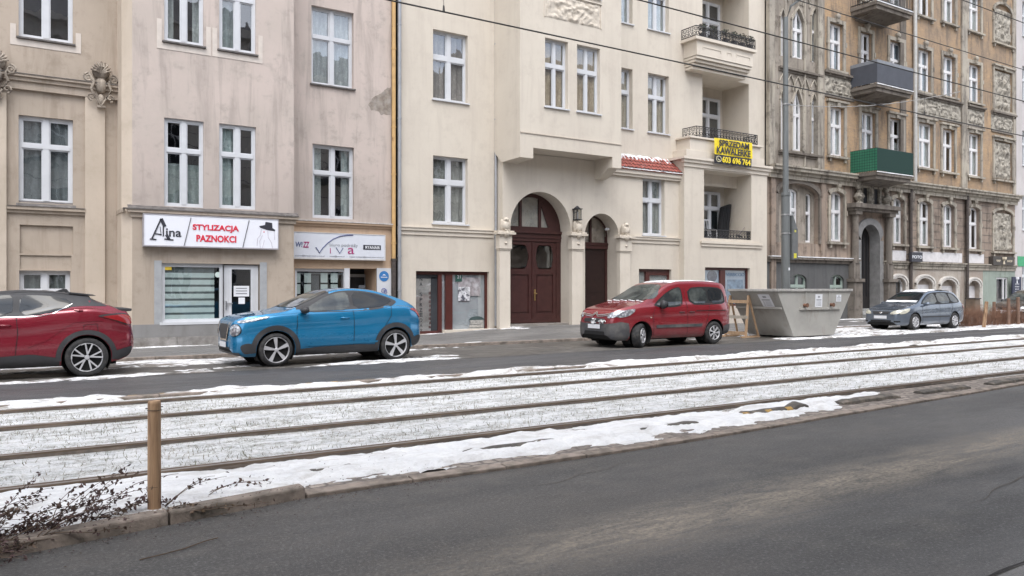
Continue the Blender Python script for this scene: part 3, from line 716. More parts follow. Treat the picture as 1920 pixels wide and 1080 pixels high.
# right recess
cw = OP(YA, 586, 664, 269, 408); cu_ = OP(YA, 584, 663, 9, 156); zc2 = PZ(552, 412, YA)
sv = OP(YA, 553, 652, 503, 640, depth=.3); sv['z0'] = .95; ent = OP(YA, 656, 706, 503, 640, depth=1.0); ent['z0'] = -.05
sv['x0'] = max(sv['x0'], xC0 + .02)
m = MB(); facade(m, YA, xC0, xC1, zc2, zTop, [cw, cu_]); m.build('recess_wall', M_pink, h1)
m = MB(); facade(m, YA, xC0, xC1, -.1, zc2, [sv, ent]); m.build('recess_ground_wall', M_peach, h1)
m = MB(); molding(m, xC0, xC1, YA, zc2, [(.05, -.16, -.08), (.12, -.08, -.02)], False); m.build('string_course', M_peach, h1)
m = MB(); m.box(xC0, xC1, YA - .14, YA, zc2 - .02, zc2 + .005); m.build('flashing', simple('snowy_flashing', (.5, .48, .46), .8, var=.3, sc=9), h1)
window(h1, YA, cw, .12, 2, .62, .065, .12, curtain='sides', ccol=(.3, .31, .30), sill=False)
window(h1, YA, cu_, .14, 2, .62, .065, .12, curtain='lace', ccol=(.30, .30, .30), sillmat=M_lead)
# fallen render patch (irregular shallow hole shown as bare mortar)
pts = [(692, 196), (699, 182), (712, 177), (722, 168), (733, 163), (733, 214), (716, 215), (706, 207), (694, 206)]
m = MB(); P = []
for i_ in range(len(pts)):
    a, b = pts[i_], pts[(i_ + 1) % len(pts)]
    for k_ in range(4): P.append((PX(lerp(a[0], b[0], k_ / 4), YA) + R.uniform(-.025, .025), PZ(lerp(a[0], b[0], k_ / 4), lerp(a[1], b[1], k_ / 4), YA) + R.uniform(-.025, .025)))
m.prismy(P, YA - .006, YA + .02); m.build('bare_mortar_patch', simple('bare_mortar', (.24, .20, .165), .95, var=.3, sc=7, bump=.9, bs=25, c2=(.36, .33, .3)), h1)
# travel shop: window with paper sheets
fr = window(h1, YA, sv, .06, 1, None, .05, curtain=None, sill=False, name='shop_window')
M_sheet = simple('pale_sheets', (.66, .70, .67), .8, var=.05)
for cx_ in (558, 578, 609, 628):
    for rz_ in (512, 533, 556, 580):
        m = MB(); m.box(PX(cx_ - 5, YA), PX(cx_ + 8, YA), YA + .13, YA + .14, PZ(cx_, rz_ + 18, YA), PZ(cx_, rz_, YA)); m.build('price_sheet', M_sheet, fr)

m = MB()
for q_ in range(7): m.box(PX(589 + q_ * 2, YA), PX(590 + q_ * 2, YA), YA + .2, YA + .21, .95, sv['z1'] - .2)
m.box(sv['x0'], sv['x1'], YA + .16, YA + .18, sv['z1'] - .17, sv['z1'] - .13); m.build('display_rail', simple('grey_metal', (.3, .31, .32), .5, metal=.3), fr)
m = MB(); m.box(PX(645, YA), PX(655, YA), YA - .03, YA + .1, .0, sv['z1'] + .02); m.build('white_post', M_white, h1)
m = MB(); m.box(ent['x0'] + .25, ent['x0'] + .95, YA + .9, YA + .97, 0, 2.05); dd = m.build('door', simple('grey_door', (.36, .37, .37), .6), h1)
m = MB(); m.box(ent['x0'] + .35, ent['x0'] + .85, YA + .88, YA + .905, .9, 1.95); m.build('pane', M_dark, dd)
m = MB(); m.box(ent['x1'] - .0, PX(735, YA) - .02, YA - .035, YA + .02, .0, ent['z1'] + .02); m.build('white_panel', M_white, h1)
bx, bz = PX(719, YA), PZ(719, 518, YA)
tb = thing('round_sign', 'round blue logo sticker on the white panel beside the travel shop entrance', 'sign', (bx, YA, bz))
m = MB(); m.lathe([(0, -.006), (.165, -.006), (.165, .0)], (bx, YA - .037, bz), 'y', 32); m.build('disc', simple('logo_blue', (.03, .17, .42), .5, var=.03), tb)
text(tb, 'lettering', '~~~~~', bx - .11, bx + .11, bz - .05, bz - .015, YA - .044, M_paper)
m = MB(); m.prismy([(bx - .06, bz + .03), (bx, bz + .07), (bx + .07, bz + .025)], YA - .048, YA - .044); m.build('emblem', M_paper, tb)
ps = thing('poster', 'small blue and white drawing on the white panel below the round blue sign', 'sign', (bx, YA, bz - .5))
m = MB(); 
for a_, r_ in ((0, .1), (1, .07)): scroll(m, bx - .03 + .08 * a_, bz - .47 - .03 * a_, YA - .04, r_, 1.2, .012, 1, a_)
m.build('line_drawing', simple('logo_ink', (.08, .10, .3), .5), ps)
# interior and body
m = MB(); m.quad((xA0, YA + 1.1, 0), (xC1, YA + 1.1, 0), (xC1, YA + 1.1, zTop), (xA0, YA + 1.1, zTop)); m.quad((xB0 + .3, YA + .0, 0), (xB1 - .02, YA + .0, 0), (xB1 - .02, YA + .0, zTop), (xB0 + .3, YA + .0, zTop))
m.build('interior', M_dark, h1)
body_box(h1, xA0, xC1, YA + 1.12, YA + 12, -.1, zTop, M_pink, None)
m = MB(); m.box(xA0, xC1, YA - .35, YA + 1.12, zTop, zTop + .3); m.box(xB0 - .1, xB1 + .1, YB - .3, YA, zTop, zTop + .3); m.build('eaves', M_tan, h1)
M_tile = simple('roof_tiles', (.30, .085, .05), .8, var=.3, sc=12, bump=.4, bs=20)
m = MB(); m.prismx([(YA - .6, zTop + .3), (YA + 6, zTop + 4.5), (YA + 12, zTop + .3)], xA0, xC1); m.build('roof', M_tile, h1)

# drainpipes: yellow pipe and grey pipe at the party line
M_ypipe = simple('ochre_pipe_paint', (.52, .33, .14), .6, var=.15, sc=4, c2=(.3, .17, .07), lo=.62, hi=.72)
M_gpipe = simple('zinc_pipe', (.33, .34, .36), .45, metal=.35, var=.12, sc=5)
M_cpipe = simple('dark_cast_iron', (.06, .048, .042), .7, var=.4, sc=9)
m = MB(); x = PX(736, YA); m.tube((x, YA - .09, PZ(736, 485, YA)), (x, YA - .09, zTop), .065, n=14)
for z_ in (3.0, 5.2, 6.7, 9.2, 12): m.tube((x, YA - .09, z_), (x, YA - .09, z_ + .05), .078, n=14)
p_ = m.build('drainpipe', M_ypipe, h1, smooth='auto')
m = MB(); m.tube((x, YA - .09, .0), (x, YA - .09, PZ(736, 485, YA)), .08, n=14); m.tube((x, YA - .09, PZ(736, 489, YA)), (x, YA - .09, PZ(736, 485, YA)), .095, n=14); m.build('cast_pipe_foot', M_cpipe, p_, smooth='auto')

# ---- shop signs (things of their own)
M_signw = simple('sign_white', (.74, .75, .80), .4, var=.02)
M_red = simple('sign_red', (.62, .02, .05), .5, var=.02)
M_blk = simple('sign_black', (.03, .03, .04), .5, var=.02)
ys = YB - .20
sx0, sx1, sz0, sz1 = PX(270, ys), PX(521, ys), PZ(270, 459, ys), PZ(270, 401, ys)
sg = thing('shop_sign', 'white lightbox sign with red STYLIZACJA PAZNOKCI lettering and a black hat', 'shop sign', ((sx0 + sx1) / 2, YB, sz0))
def SX(px): return PX(px, ys)
def SZ(px, py): return PZ(px, py, ys)
m = MB(); m.box(sx0, sx1, ys, YB - .02, sz0, sz1); m.build('panel', M_signw, sg)
m = MB()
for a in ((sx0 - .02, sx1 + .02, sz0 - .035, sz0), (sx0 - .02, sx1 + .02, sz1, sz1 + .02), (sx0 - .02, sx0, sz0, sz1), (sx1, sx1 + .02, sz0, sz1)): m.box(a[0], a[1], ys - .012, YB - .02, a[2], a[3])
m.build('frame', simple('sign_frame', (.42, .40, .42), .4, metal=.3), sg)
text(sg, 'lettering', 'STYLIZACJA', SX(361), SX(448), SZ(361, 434), SZ(361, 420), ys - .001, M_red, bold=.035)
text(sg, 'lettering', 'PAZNOKCI', SX(368), SX(443), SZ(368, 453), SZ(368, 440), ys - .001, M_red, bold=.035)
text(sg, 'lettering', 'l', SX(305), SX(307.5), SZ(305, 443), SZ(305, 422), ys - .001, M_blk, bold=.01)
text(sg, 'lettering', 'ina', SX(311), SX(340), SZ(311, 443.5), SZ(311, 428), ys - .001, M_blk, bold=.015)
m = MB()    # big capital with feet, and slashes
def stroke(pts, w0, w1): 
    for (a, b) in zip(pts[:-1], pts[1:]): m.obox((SX(a[0]), ys - .008, SZ(*a)), (SX(b[0]), ys - .008, SZ(*b)), .012, w0)
stroke([(302, 410), (285, 447)], .035, 0); stroke([(302, 410), (309, 425)], .08, 0); stroke([(291, 438), (303, 440)], .03, 0); stroke([(281, 448), (293, 449)], .03, 0); stroke([(308, 448), (325, 450)], .03, 0)
stroke([(312, 440), (317, 449)], .07, 0); stroke([(302, 441), (300, 425)], .02, 0)
stroke([(358, 408), (345, 461)], .02, 0); stroke([(467, 413), (455, 464)], .02, 0)
m.build('emblem', M_blk, sg)
m = MB(); m.prismy([(SX(486), SZ(486, 424)), (SX(500), SZ(500, 421)), (SX(516), SZ(516, 431)), (SX(515), SZ(515, 433.5)), (SX(500), SZ(500, 431)), (SX(488), SZ(488, 427))], ys - .008, ys); m.prismy([(SX(496), SZ(496, 425)), (SX(498), SZ(498, 416)), (SX(504), SZ(504, 417)), (SX(510), SZ(510, 418)), (SX(511), SZ(511, 430))], ys - .009, ys); m.build('hat_drawing', M_blk, sg)
m = MB()
for pts in ([(490, 430), (488, 441), (483, 447), (482, 461)], [(492, 441), (487, 452), (488, 464)], [(502, 432), (503, 445), (509, 455), (511, 466)], [(514, 434), (515, 450)], [(496, 450), (492, 464)]):
    m.path([(SX(a), ys - .004, SZ(a, b)) for a, b in pts], .006, 4)
m.build('line_drawing', simple('pale_ink', (.5, .46, .52), .6), sg)
m = MB(); m.ball((SX(495), ys - .004, SZ(495, 435)), .02, .006, .015); m.build('lips_drawing', M_red, sg)
# travel agency sign
yv = YA - .16
def VX(px): return PX(px, yv)
def VZ(px, py): return PZ(px, py, yv)
va, vb = max(VX(551), xB1 + .03), VX(721); vz0, vz1 = VZ(551, 482), VZ(551, 435)
sv_ = thing('shop_sign', 'wide white travel agency sign with viva lettering and curved tick over peach wall', 'shop sign', ((va + vb) / 2, YA, vz0))
m = MB(); m.box(va, vb, yv, YA - .01, vz0, vz1); m.build('panel', simple('sign_cool_white', (.60, .62, .67), .4, var=.03), sv_)
m = MB(); m.box(va, vb + .03, yv - .012, YA, vz0 - .05, vz0); m.box(vb, vb + .03, yv - .012, YA, vz0, vz1); m.box(va, vb + .03, yv - .012, YA, vz1, vz1 + .02); m.build('frame', simple('sign_frame_grey', (.55, .54, .53), .5), sv_)
M_navy = simple('sign_navy', (.06, .08, .2), .5, var=.02); M_mag = simple('sign_magenta', (.35, .03, .14), .5, var=.02); M_gry = simple('sign_grey', (.30, .31, .33), .5, var=.02)
m = MB(); m.path([(VX(a), yv - .006, VZ(a, b)) for a, b in [(592, 463.5), (599, 474), (605, 465), (614, 456), (625, 448), (637, 443), (650, 441), (662, 441)]], .016, 5)
m.path([(VX(a), yv - .006, VZ(a, b)) for a, b in [(630, 464), (637, 475), (643, 465)]], .012, 5); m.build('emblem', M_navy, sv_)
text(sv_, 'lettering', 'W!', VX(554), VX(567), VZ(554, 463), VZ(554, 453), yv - .001, M_navy, .1, bold=.02)
text(sv_, 'lettering', 'ZZ', VX(568), VX(580), VZ(568, 464), VZ(568, 453), yv - .001, M_mag, .2, bold=.02)
text(sv_, 'lettering', 'biuro podróży', VX(618), VX(671), VZ(618, 463), VZ(618, 455.5), yv - .001, M_gry)
text(sv_, 'lettering', 'I', VX(618.6), VX(620), VZ(618, 475), VZ(618, 465), yv - .001, M_mag)
text(sv_, 'lettering', 'a', VX(652), VX(664), VZ(652, 476), VZ(652, 464.5), yv - .001, M_mag, bold=.0)
m = MB(); m.box(VX(681), VX(714), yv - .006, yv, VZ(681, 468), VZ(681, 459)); m.build('dark_label', M_blk, sv_)
text(sv_, 'lettering', 'RYANAIR', VX(685), VX(712), VZ(685, 466.5), VZ(685, 461), yv - .007, M_paper, bold=.01)
text(sv_, 'lettering', 'biuro@podroze-viva.pl  -  viva@viva.pl  -  rezerwacje@podroze-viva.pl', VX(553), VX(719), VZ(553, 480.5), VZ(553, 477.5), yv - .001, M_gry)
# ============================================================ HOUSE 2: cream house with oriel, two arches and loggia tower
Y2, YP, YO, YU, YT = 23.4, 23.0, 22.0, 23.5, 22.7
M_cream = plaster('cream_render', (.595, .54, .46), (.565, .51, .435), (.44, .385, .33), drip=.32, low_tone=[(.2, .9, .35)])
M_creamt = plaster('cream_trim', (.63, .57, .49), (.60, .54, .46), (.40, .35, .29), drip=.2)
M_brown = simple('dark_brown_paint', (.052, .019, .017), .38, var=.2, sc=5, bump=.1, bs=20)
M_brown2 = simple('red_brown_frame', (.075, .02, .016), .4, var=.15, sc=5)
M_iron = simple('black_iron', (.025, .025, .028), .5, var=.2, sc=20)
M_capst = simple('stucco_ornament_cream', (.56, .50, .42), .85, var=.15, sc=8, bump=.5, bs=45, c2=(.34, .29, .23), lo=.52, hi=.72)
h2 = thing('apartment_house', 'freshly painted cream house with oriel, two arched brown entrances and corner loggias', 'house', (PX(1080, Y2), Y2, 0))
x2a, x2b = PX(746, Y2), PX(1434, YU)
xo0, xo1 = PX(975, YO), PX(1165, YO)
xt0, xt1 = PX(1283, YT), PX(1438, YT)
FLH = PZ(812, 185, Y2) - PZ(812, 418, Y2)
A1 = OP(Y2, 812, 877, 54, 185); A2 = OP(Y2, 812, 877, 291, 418)
s1 = OP(Y2, 780, 917, 508, 620, depth=.3); s1['z0'] = .09
xp = PX(931, Y2)
m = MB(); facade(m, Y2, x2a, xp + .5, -.1, 18.5, [A1, A2, s1, shift(A1, FLH)]); m.build('left_wall', M_cream, h2)
# portal wall under the oriel
g0, g1 = PX(957, YP), PX(1070, YP); zap = PZ(1008, 359, YP)
G = dict(x0=g0, x1=g1, z0=.2, z1=zap, rise=(g1 - g0) / 2, depth=.75)
k0, k1 = PX(1097, YP), PX(1160, YP); kap = PZ(1124, 400, YP)
K = dict(x0=k0, x1=k1, z0=.2, z1=kap, rise=(k1 - k0) / 2, depth=.8)
L1 = OP(YP, 1205, 1246, 333, 440); s2 = OP(YP, 1198, 1259, 504, 590, depth=.25); s2['z0'] = .9
zl1 = PZ(1165, 313, YP)
m = MB(); facade(m, YP, xp, xt0 + .1, -.1, max(6.3, zl1), [G, K, L1, s2]); m.quad((xp, YP, -.1), (xp, YP, 6.3), (xp, Y2 + .1, 6.3), (xp, Y2 + .1, -.1)); m.build('portal_wall', M_cream, h2)
U1 = OP(YU, 1145, 1186, 122, 238); U2 = OP(YU, 1215, 1254, 136, 247); U2b = dict(U2); U1.update(z0=U2['z0'], z1=U2['z1'])
xlg0, xlg1 = PX(1317, YU), PX(1404, YU)
zled = PZ(1310, 256, YT)          # balcony ledge above the tower
zb3 = PZ(1305, 67, YT)            # top of the third-floor balcony box
zb3b = PZ(1305, 124, YT)
LG2 = dict(x0=xlg0, x1=xlg1, z0=zled, z1=zb3b + .02, rise=0, depth=1.5, blind=1)
LG3 = dict(x0=xlg0, x1=xlg1, z0=zb3, z1=zb3 + 3.1, rise=0, depth=1.5, blind=1)
m = MB(); facade(m, YU, xo1 - 1.5, x2b, zl1 - .3, 18.5, [U1, U2, shift(U1, FLH), shift(U2, FLH), LG2, LG3]); m.build('upper_wall', M_cream, h2)
# oriel
B1 = OP(YO, 1022, 1065, 70, 199); B2 = OP(YO, 1082, 1125, 85, 209); B2['z0'] = B1['z0']; B2['z1'] = B1['z1']
zsof = PZ(1000, 277, YO); zbr = PZ(990, 297, YO)
m = MB(); facade(m, YO, xo0, xo1, zsof, 18.5, [B1, B2, shift(B1, FLH), shift(B2, FLH)])
m.quad((xo0, YO, zsof), (xo0, YO, 18.5), (xo0 - .16, Y2, 18.5), (xo0 - .16, Y2, zsof)); m.quad((xo1, YO, zsof), (xo1, YU, zsof), (xo1, YU, 18.5), (xo1, YO, 18.5))
m.quad((xo0 - .16, Y2, zsof), (xo0, YO, zsof), (xo1, YO, zsof), (xo1, Y2, zsof)); m.build('oriel', M_cream, h2)
m = MB(); bl = PX(1000, YO) - xo0
m.add([(xo0, YO, zsof), (xo0, YO, zbr + .02), (xo0 - .1, YP, zbr - .03), (xo0 - .16, Y2, zsof), (xo0 + bl, YO, zsof), (xo0 + bl, YO, zbr + .02), (xo0 + bl, YP, zbr - .03), (xo0 + bl, YP, zsof)],
      [(0, 1, 5, 4), (0, 3, 2, 1), (1, 2, 6, 5), (4, 5, 6, 7)])
m.build('oriel_bracket', M_cream, h2); m = MB(); n_ = 8; pr_ = [(YO, zsof), (YO, zbr)] + [(YO + .25 + (YP - YO - .25) * i / n_, zbr - .32 * sin(pi / 2 * i / n_) + .0) for i in range(n_ + 1)] + [(YP + .01, zsof)]
m.prismx(pr_, xo1 - .42, xo1); m.build('oriel_bracket', M_cream, h2)
m = MB(); m.box(xo0 - .0, xo1, YO - .03, YO + .01, PZ(980, 247, YO) - .03, PZ(980, 247, YO)); m.build('groove_shade_band', simple('shadow_gap_bead', (.50, .44, .37), .9, var=.1), h2)  # raised strip; the groove's shade is put into its darker tone
m = MB(); ra, rb, rz0, rz1 = PX(1022, YO), PX(1126, YO), PZ(1022, 31, YO), PZ(1022, -14, YO)
m.box(ra - .04, rb + .04, YO - .02, YO, rz1, rz1 + .04); relief(m, ra, rb, rz0, rz1, YO - .003, .085, 4.2, 5, 60, 26); m.build('stucco_relief', M_capst, h2, smooth=True)
m = MB(); m.box(ra - .04, rb + .04, YO - .05, YO - .001, rz1 + .041, rz1 + .07); m.box(ra - .04, ra, YO - .03, YO - .002, rz0, rz1); m.box(rb, rb + .04, YO - .03, YO - .002, rz0, rz1); m.build('relief_frame', M_creamt, h2)
# windows
for o, cu, cc in ((A1, 'lace', (.26, .22, .20)), (A2, 'lace', (.25, .235, .215)), (shift(A1, FLH), 'sides', (.4, .4, .4))): window(h2, Y2, o, .16, 2, .62, .055, .14, curtain=cu, ccol=cc, trw=.16)
for o in (B1, B2): window(h2, YO, o, .16, 2, .62, .055, .09, curtain='lace', ccol=(.36, .28, .21), trw=.13)
for o in (shift(B1, FLH), shift(B2, FLH)): window(h2, YO, o, .16, 2, .62, .055, .09, curtain='sides', ccol=(.4, .4, .4), trw=.13)
window(h2, YU, U1, .2, 2, .62, .055, .1, curtain='lace', ccol=(.36, .3, .24), trw=.13); window(h2, YU, U2, .2, 2, .62, .055, .12, curtain='lace', ccol=(.36, .30, .24), trw=.13)
for o in (U1, U2): window(h2, YU, shift(o, FLH), .2, 2, .62, .055, .12, curtain='half', ccol=(.45, .5, .55), trw=.13)
window(h2, YP, L1, .18, 2, .62, .055, .13, curtain='lace', ccol=(.28, .275, .26), trw=.14)
# string courses
zst = PZ(752, 424, Y2)
def string(y, a, b, nm='string_course'):
    m = MB(); molding(m, a, b, y, zst, [(.04, -.26, -.12), (.09, -.12, -.03), (.12, -.03, 0)], False); m.build(nm, M_creamt, h2)
string(Y2, x2a, PX(924, Y2)); string(YP, PX(1184, YP), xt0 - .02); 
# tiled pent roof with snow
ya, yb_, za, zt_ = YP - .22, YU, PZ(1165, 314, YP - .22), 0
zt_ = za + .62
tx0, tx1 = xo1 - .02, xt0 + .25
m = MB(); rows = 4; nx = int((tx1 - tx0) / .03)
for r_ in range(rows):
    t0, t1 = r_ / rows, (r_ + 1.12) / rows
    m.grid(frange(tx0, tx1, .03), [0, 1], lambda x, q: (x, lerp(ya, yb_, (t0, t1)[int(q)]) , lerp(za, zt_, (t0, t1)[int(q)]) + .055 * abs(sin(x * pi / .2)) ** .8 + (.035 if q == 0 else 0)))
m.box(tx0, tx1, ya, yb_, za - .02, za - .001)
m.build('tiled_pent_roof', simple('red_clay_tiles', (.27, .065, .048), .6, var=.25, sc=12, c2=(.15, .045, .035)), h2)
m = MB(); m.box(tx0, tx1, ya + .06, YP + .02, za - .17, za - .02); m.box(tx0, tx1, ya + .12, YP + .02, za - .27, za - .17); m.build('eave_board', M_creamt, h2)
m = MB(); m.grid(frange(tx0, tx1, .05), frange(0, 1, .06), lambda x, q: (x, lerp(ya, yb_, q) - .01, lerp(za, zt_, q) + .03 + clump(.045 * sstep((q - .6) / .3) - .026 + .085 * fbm(x * 2.4, q * 4, 4, 6)) * 1.6))
m.build('roof_snow', M_snow, h2, smooth=True)
# pillars with capitals and owls
def pillar(pa, pb, ptop, name='pillar'):
    y = YP - .16; a, b = PX(pa, y), PX(pb, y); cx = (a + b) / 2; zc_ = PZ(pa, ptop, y); m = MB(); hw = (b - a) / 2
    m.box(a, b, y, YP + .05, -.1, zc_ - .62); m.box(a - .04, b + .04, y - .05, YP + .05, zc_ - .62, zc_ - .14); m.box(a - .02, b + .02, y - .025, YP + .05, zc_ - .67, zc_ - .62)
    p = m.build(name, M_creamt, h2, bevel=.012)
    m = MB(); m.box(a - .14, b + .14, y - .14, YP + .05, zc_ - .13, zc_ - .06); m.box(a - .10, b + .10, y - .10, YP + .05, zc_ - .055, zc_)
    m.ball((cx, y - .06, zc_ - .10), .13, .13, .13, 10, 7); m.ball((cx, y - .06, zc_ - .42), .06, .04, .04, 8, 5)
    for sg in (-1, 1): scroll(m, cx + sg * .22, zc_ - .10, y - .08, .07, 1.2, .02, sg, 0)
    m.build('capital', M_capst, p, smooth='auto')
    m = MB(); m.ball((cx, y - .02, zc_ + .17), .15, .14, .19, 14, 9); m.ball((cx, y - .04, zc_ + .36), .10, .10, .09, 12, 8)
    for sg in (-1, 1):
        m.tube((cx + sg * .06, y - .04, zc_ + .41), (cx + sg * .085, y - .05, zc_ + .47), .03, .006, 8); m.ball((cx + sg * .13, y, zc_ + .20), .05, .12, .2, 10, 7); m.ball((cx + sg * .045, y - .14, zc_ + .38), .03, .02, .03, 8, 5); m.ball((cx + sg * .05, y - .12, zc_ + .01), .04, .06, .03, 8, 5)
    m.tube((cx, y - .14, zc_ + .37), (cx, y - .19, zc_ + .33), .02, .004, 6); m.build('owl_figure', M_capst, p, smooth='auto')
pillar(937, 957, 432); pillar(1073, 1093, 435); pillar(1163, 1182, 440)
# big gate
yg = YP + .62; gx0, gx1 = g0 - .25, g1 + .04; gcx = (g0 + g1) / 2; zsp = zap - (g1 - g0) / 2; gb = .33
m = MB(); m.box(gx0, gx1, yg - .04, yg + .1, zsp - .42, zsp - .02); m.box(gx0, gx1, yg - .10, yg + .1, zsp - .13, zsp - .03); m.box(gx0, gx1, yg - .07, yg + .1, zsp - .30, zsp - .23)
m.box(g1 - .20, gx1, yg - .02, yg + .1, gb, zsp - .42); m.box(gx0, gx0 + .2, yg - .02, yg + .1, gb, zsp - .42)
gt = m.build('gate', M_brown, h2)
leafs = ((g0 - .05, gcx + .02), (gcx + .06, g1 - .20))
for (a, b) in leafs:
    m = MB(); fz = yg + .0; zt3 = zsp - .43
    m.box(a, a + .14, fz, fz + .06, gb + .16, zt3); m.box(b - .14, b, fz, fz + .06, gb + .16, zt3); m.box(a + .14, b - .14, fz, fz + .06, zt3 - .12, zt3); m.box(a + .14, b - .14, fz, fz + .06, zt3 - 1.18, zt3 - .98); m.box(a + .14, b - .14, fz, fz + .06, gb + .16, gb + .36); m.box(a, b, fz - .03, fz + .06, gb + .02, gb + .16)
    m.box(a + .14, b - .14, fz + .035, fz + .05, gb + .36, zt3 - 1.18); m.box(a + .20, b - .20, fz + .012, fz + .034, gb + .42, zt3 - 1.24)
    lf = m.build('door_leaf', M_brown, gt)
    m = MB(); cx = (a + b) / 2; hw = (b - a) / 2 - .12; zc1 = zt3 - .55; P = []
    ins = MB(); n_ = 28
    for q in range(n_):
        t_ = 2 * pi * q / n_; c_, s__ = cos(t_), sin(t_); P.append((cx + hw * .92 * (abs(c_) ** .5) * (1 if c_ > 0 else -1) * (.86 + .14 * (1 - abs(s__))), zc1 + .40 * (abs(s__) ** .35) * (1 if s__ > 0 else -1)))
    m.prismy(P, fz + .012, fz + .03); pn = m.build('door_pane', M_glass, gt)
    ins.box(a + .12, b - .12, fz + .07, fz + .08, zt3 - 1.0, zt3 - .1); ins.build('pane_backing', simple('warm_reflection_tone', (.56, .42, .33), .9, var=.2), gt)  # warm reflections in the glass put into the backing's bright colour
    m = MB()   # wood corners that make the glass barrel shaped
    for sx_ in (-1, 1):
        for sz_ in (-1, 1):
            m = MB(); m.prismy([(cx + sx_ * (hw + .02), zc1 + sz_ * .44), (cx + sx_ * hw * .62, zc1 + sz_ * .44), (cx + sx_ * hw * .80, zc1 + sz_ * .34), (cx + sx_ * hw * .93, zc1 + sz_ * .12), (cx + sx_ * (hw + .02), zc1 + sz_ * .05)], fz + .002, fz + .011); m.build('corner_moulding', M_brown, lf)
    
m = MB(); m.box(gcx + .02, gcx + .06, yg - .03, yg + .05, gb + .02, zsp - .43); m.build('meeting_rail', M_brown, gt)
m = MB(); m.tube((gcx + .15, yg - .01, 1.40), (gcx + .15, yg - .09, 1.40), .018); m.tube((gcx + .05, yg - .09, 1.42), (gcx + .18, yg - .09, 1.40), .015); m.box(gcx + .12, gcx + .18, yg - .015, yg, 1.15, 1.55); m.build('handle', simple('brass', (.6, .42, .18), .3, metal=.9), gt)
# fanlight
m = MB(); r_ = (g1 - g0) / 2 + .02; n_ = 24
for q in range(n_):
    a, b = pi * q / n_, pi * (q + 1) / n_
    i_, o_ = r_ - .16, r_ + .05
    m.quad((gcx + i_ * cos(a), yg, zsp + i_ * sin(a)), (gcx + o_ * cos(a), yg, zsp + o_ * sin(a)), (gcx + o_ * cos(b), yg, zsp + o_ * sin(b)), (gcx + i_ * cos(b), yg, zsp + i_ * sin(b)))
m.box(gcx - .52, gcx - .42, yg - .02, yg + .06, zsp, zsp + 1.08); m.box(gcx + .32, gcx + .42, yg - .02, yg + .06, zsp, zsp + 1.12); m.box(gx0, gx1, yg - .01, yg + .06, zsp - .03, zsp + .10)
m.prismy([(gcx + .42, zsp + .1), (gcx + 1.4, zsp + .1), (gcx + 1.2, zsp + .8), (gcx + .42, zsp + 1.2), (gcx + .42, zsp + .9), (gcx + .75, zsp + .1)], yg + .001, yg + .03)
fl = m.build('fanlight', M_brown, gt)
m = MB(); m.quad((g0 - .1, yg + .03, zsp), (g1, yg + .03, zsp), (g1, yg + .03, zap), (g0 - .1, yg + .03, zap)); m.build('pane', glass_mat('wavy_glass', wave=.5), fl)
m = MB(); m.box(g0 - .3, g1 + .1, yg + .07, yg + .09, gb, zap + .05); m.build('fanlight_reflection_backing', simple('bright_reflection_tone', (.55, .48, .42), .9, var=.3, sc=2), gt)  # bright fanlight reflection painted as the colour of this backing
m = MB(); m.box(g0 - .05, g1, YP + .05, YP + .8, .2, gb); m.build('threshold', simple('threshold_stone', (.22, .2, .18), .8, var=.2, bump=.3), h2)
# small door, darkness of the open doorway put into the leaf's brown
yk = YP + .66; kcx = (k0 + k1) / 2; ksp = kap - (k1 - k0) / 2; zk = PZ(1130, 466, yk)
m = MB(); m.box(k0 - .2, k1 + .03, yk - .03, yk + .08, zk - .02, zk + .22); m.box(k0 - .2, k1 + .03, yk - .06, yk + .08, zk + .12, zk + .19); m.box(k1 - .10, k1 + .03, yk, yk + .08, .3, zk); m.box(k0 - .2, k0 - .05, yk, yk + .08, .3, zk)
kd = m.build('side_door', M_brown, h2)
m = MB(); r_ = (k1 - k0) / 2 + .02
for q in range(20):
    a, b = pi * q / 20, pi * (q + 1) / 20; i_, o_ = r_ - .10, r_ + .05
    m.quad((kcx + i_ * cos(a), yk, ksp + i_ * sin(a)), (kcx + o_ * cos(a), yk, ksp + o_ * sin(a)), (kcx + o_ * cos(b), yk, ksp + o_ * sin(b)), (kcx + i_ * cos(b), yk, ksp + i_ * sin(b)))
m.box(kcx - .06, kcx + .02, yk - .02, yk + .05, zk + .2, kap - .05); m.box(k1 - .10, k1 + .03, yk, yk + .05, zk, ksp); fl = m.build('fanlight', M_brown, kd)
m = MB(); m.quad((k0 - .1, yk + .03, zk), (k1, yk + .03, zk), (k1, yk + .03, kap), (k0 - .1, yk + .03, kap)); m.build('pane', glass_mat('wavy_glass_small', wave=.3), fl)
m = MB(); m.box(k0 - .3, k1 + .1, yk + .12, yk + .14, zk, kap + .05); m.build('fanlight_reflection_backing', simple('warm_reflection_small', (.48, .37, .30), .9, var=.3), kd)  # backing panel; its warm colour stands for the small fanlight's reflection
m = MB(); m.box(k0 + .02, k1 - .10, yk + .03, yk + .08, .3, zk - .02); m.box(k0 + .35, k1 - .25, yk + .01, yk + .03, .5, 1.3); m.box(k0 + .35, k1 - .25, yk + .01, yk + .03, 1.45, zk - .2); lf = m.build('door_leaf', simple('dark_doorway_brown', (.022, .010, .009), .4, var=.2), kd)
m = MB(); m.tube((k0 + .28, yk, 1.3), (k0 + .28, yk - .05, 1.3), .03); m.tube((k0 + .22, yk - .05, 1.31), (k0 + .33, yk - .05, 1.3), .014); m.build('handle', simple('brass2', (.4, .3, .15), .3, metal=.9), kd)
m = MB(); m.box(k0, k1, YP + .1, YP + .8, .2, .3); m.build('threshold', simple('threshold_stone2', (.22, .2, .18), .8, var=.2, bump=.3), h2)
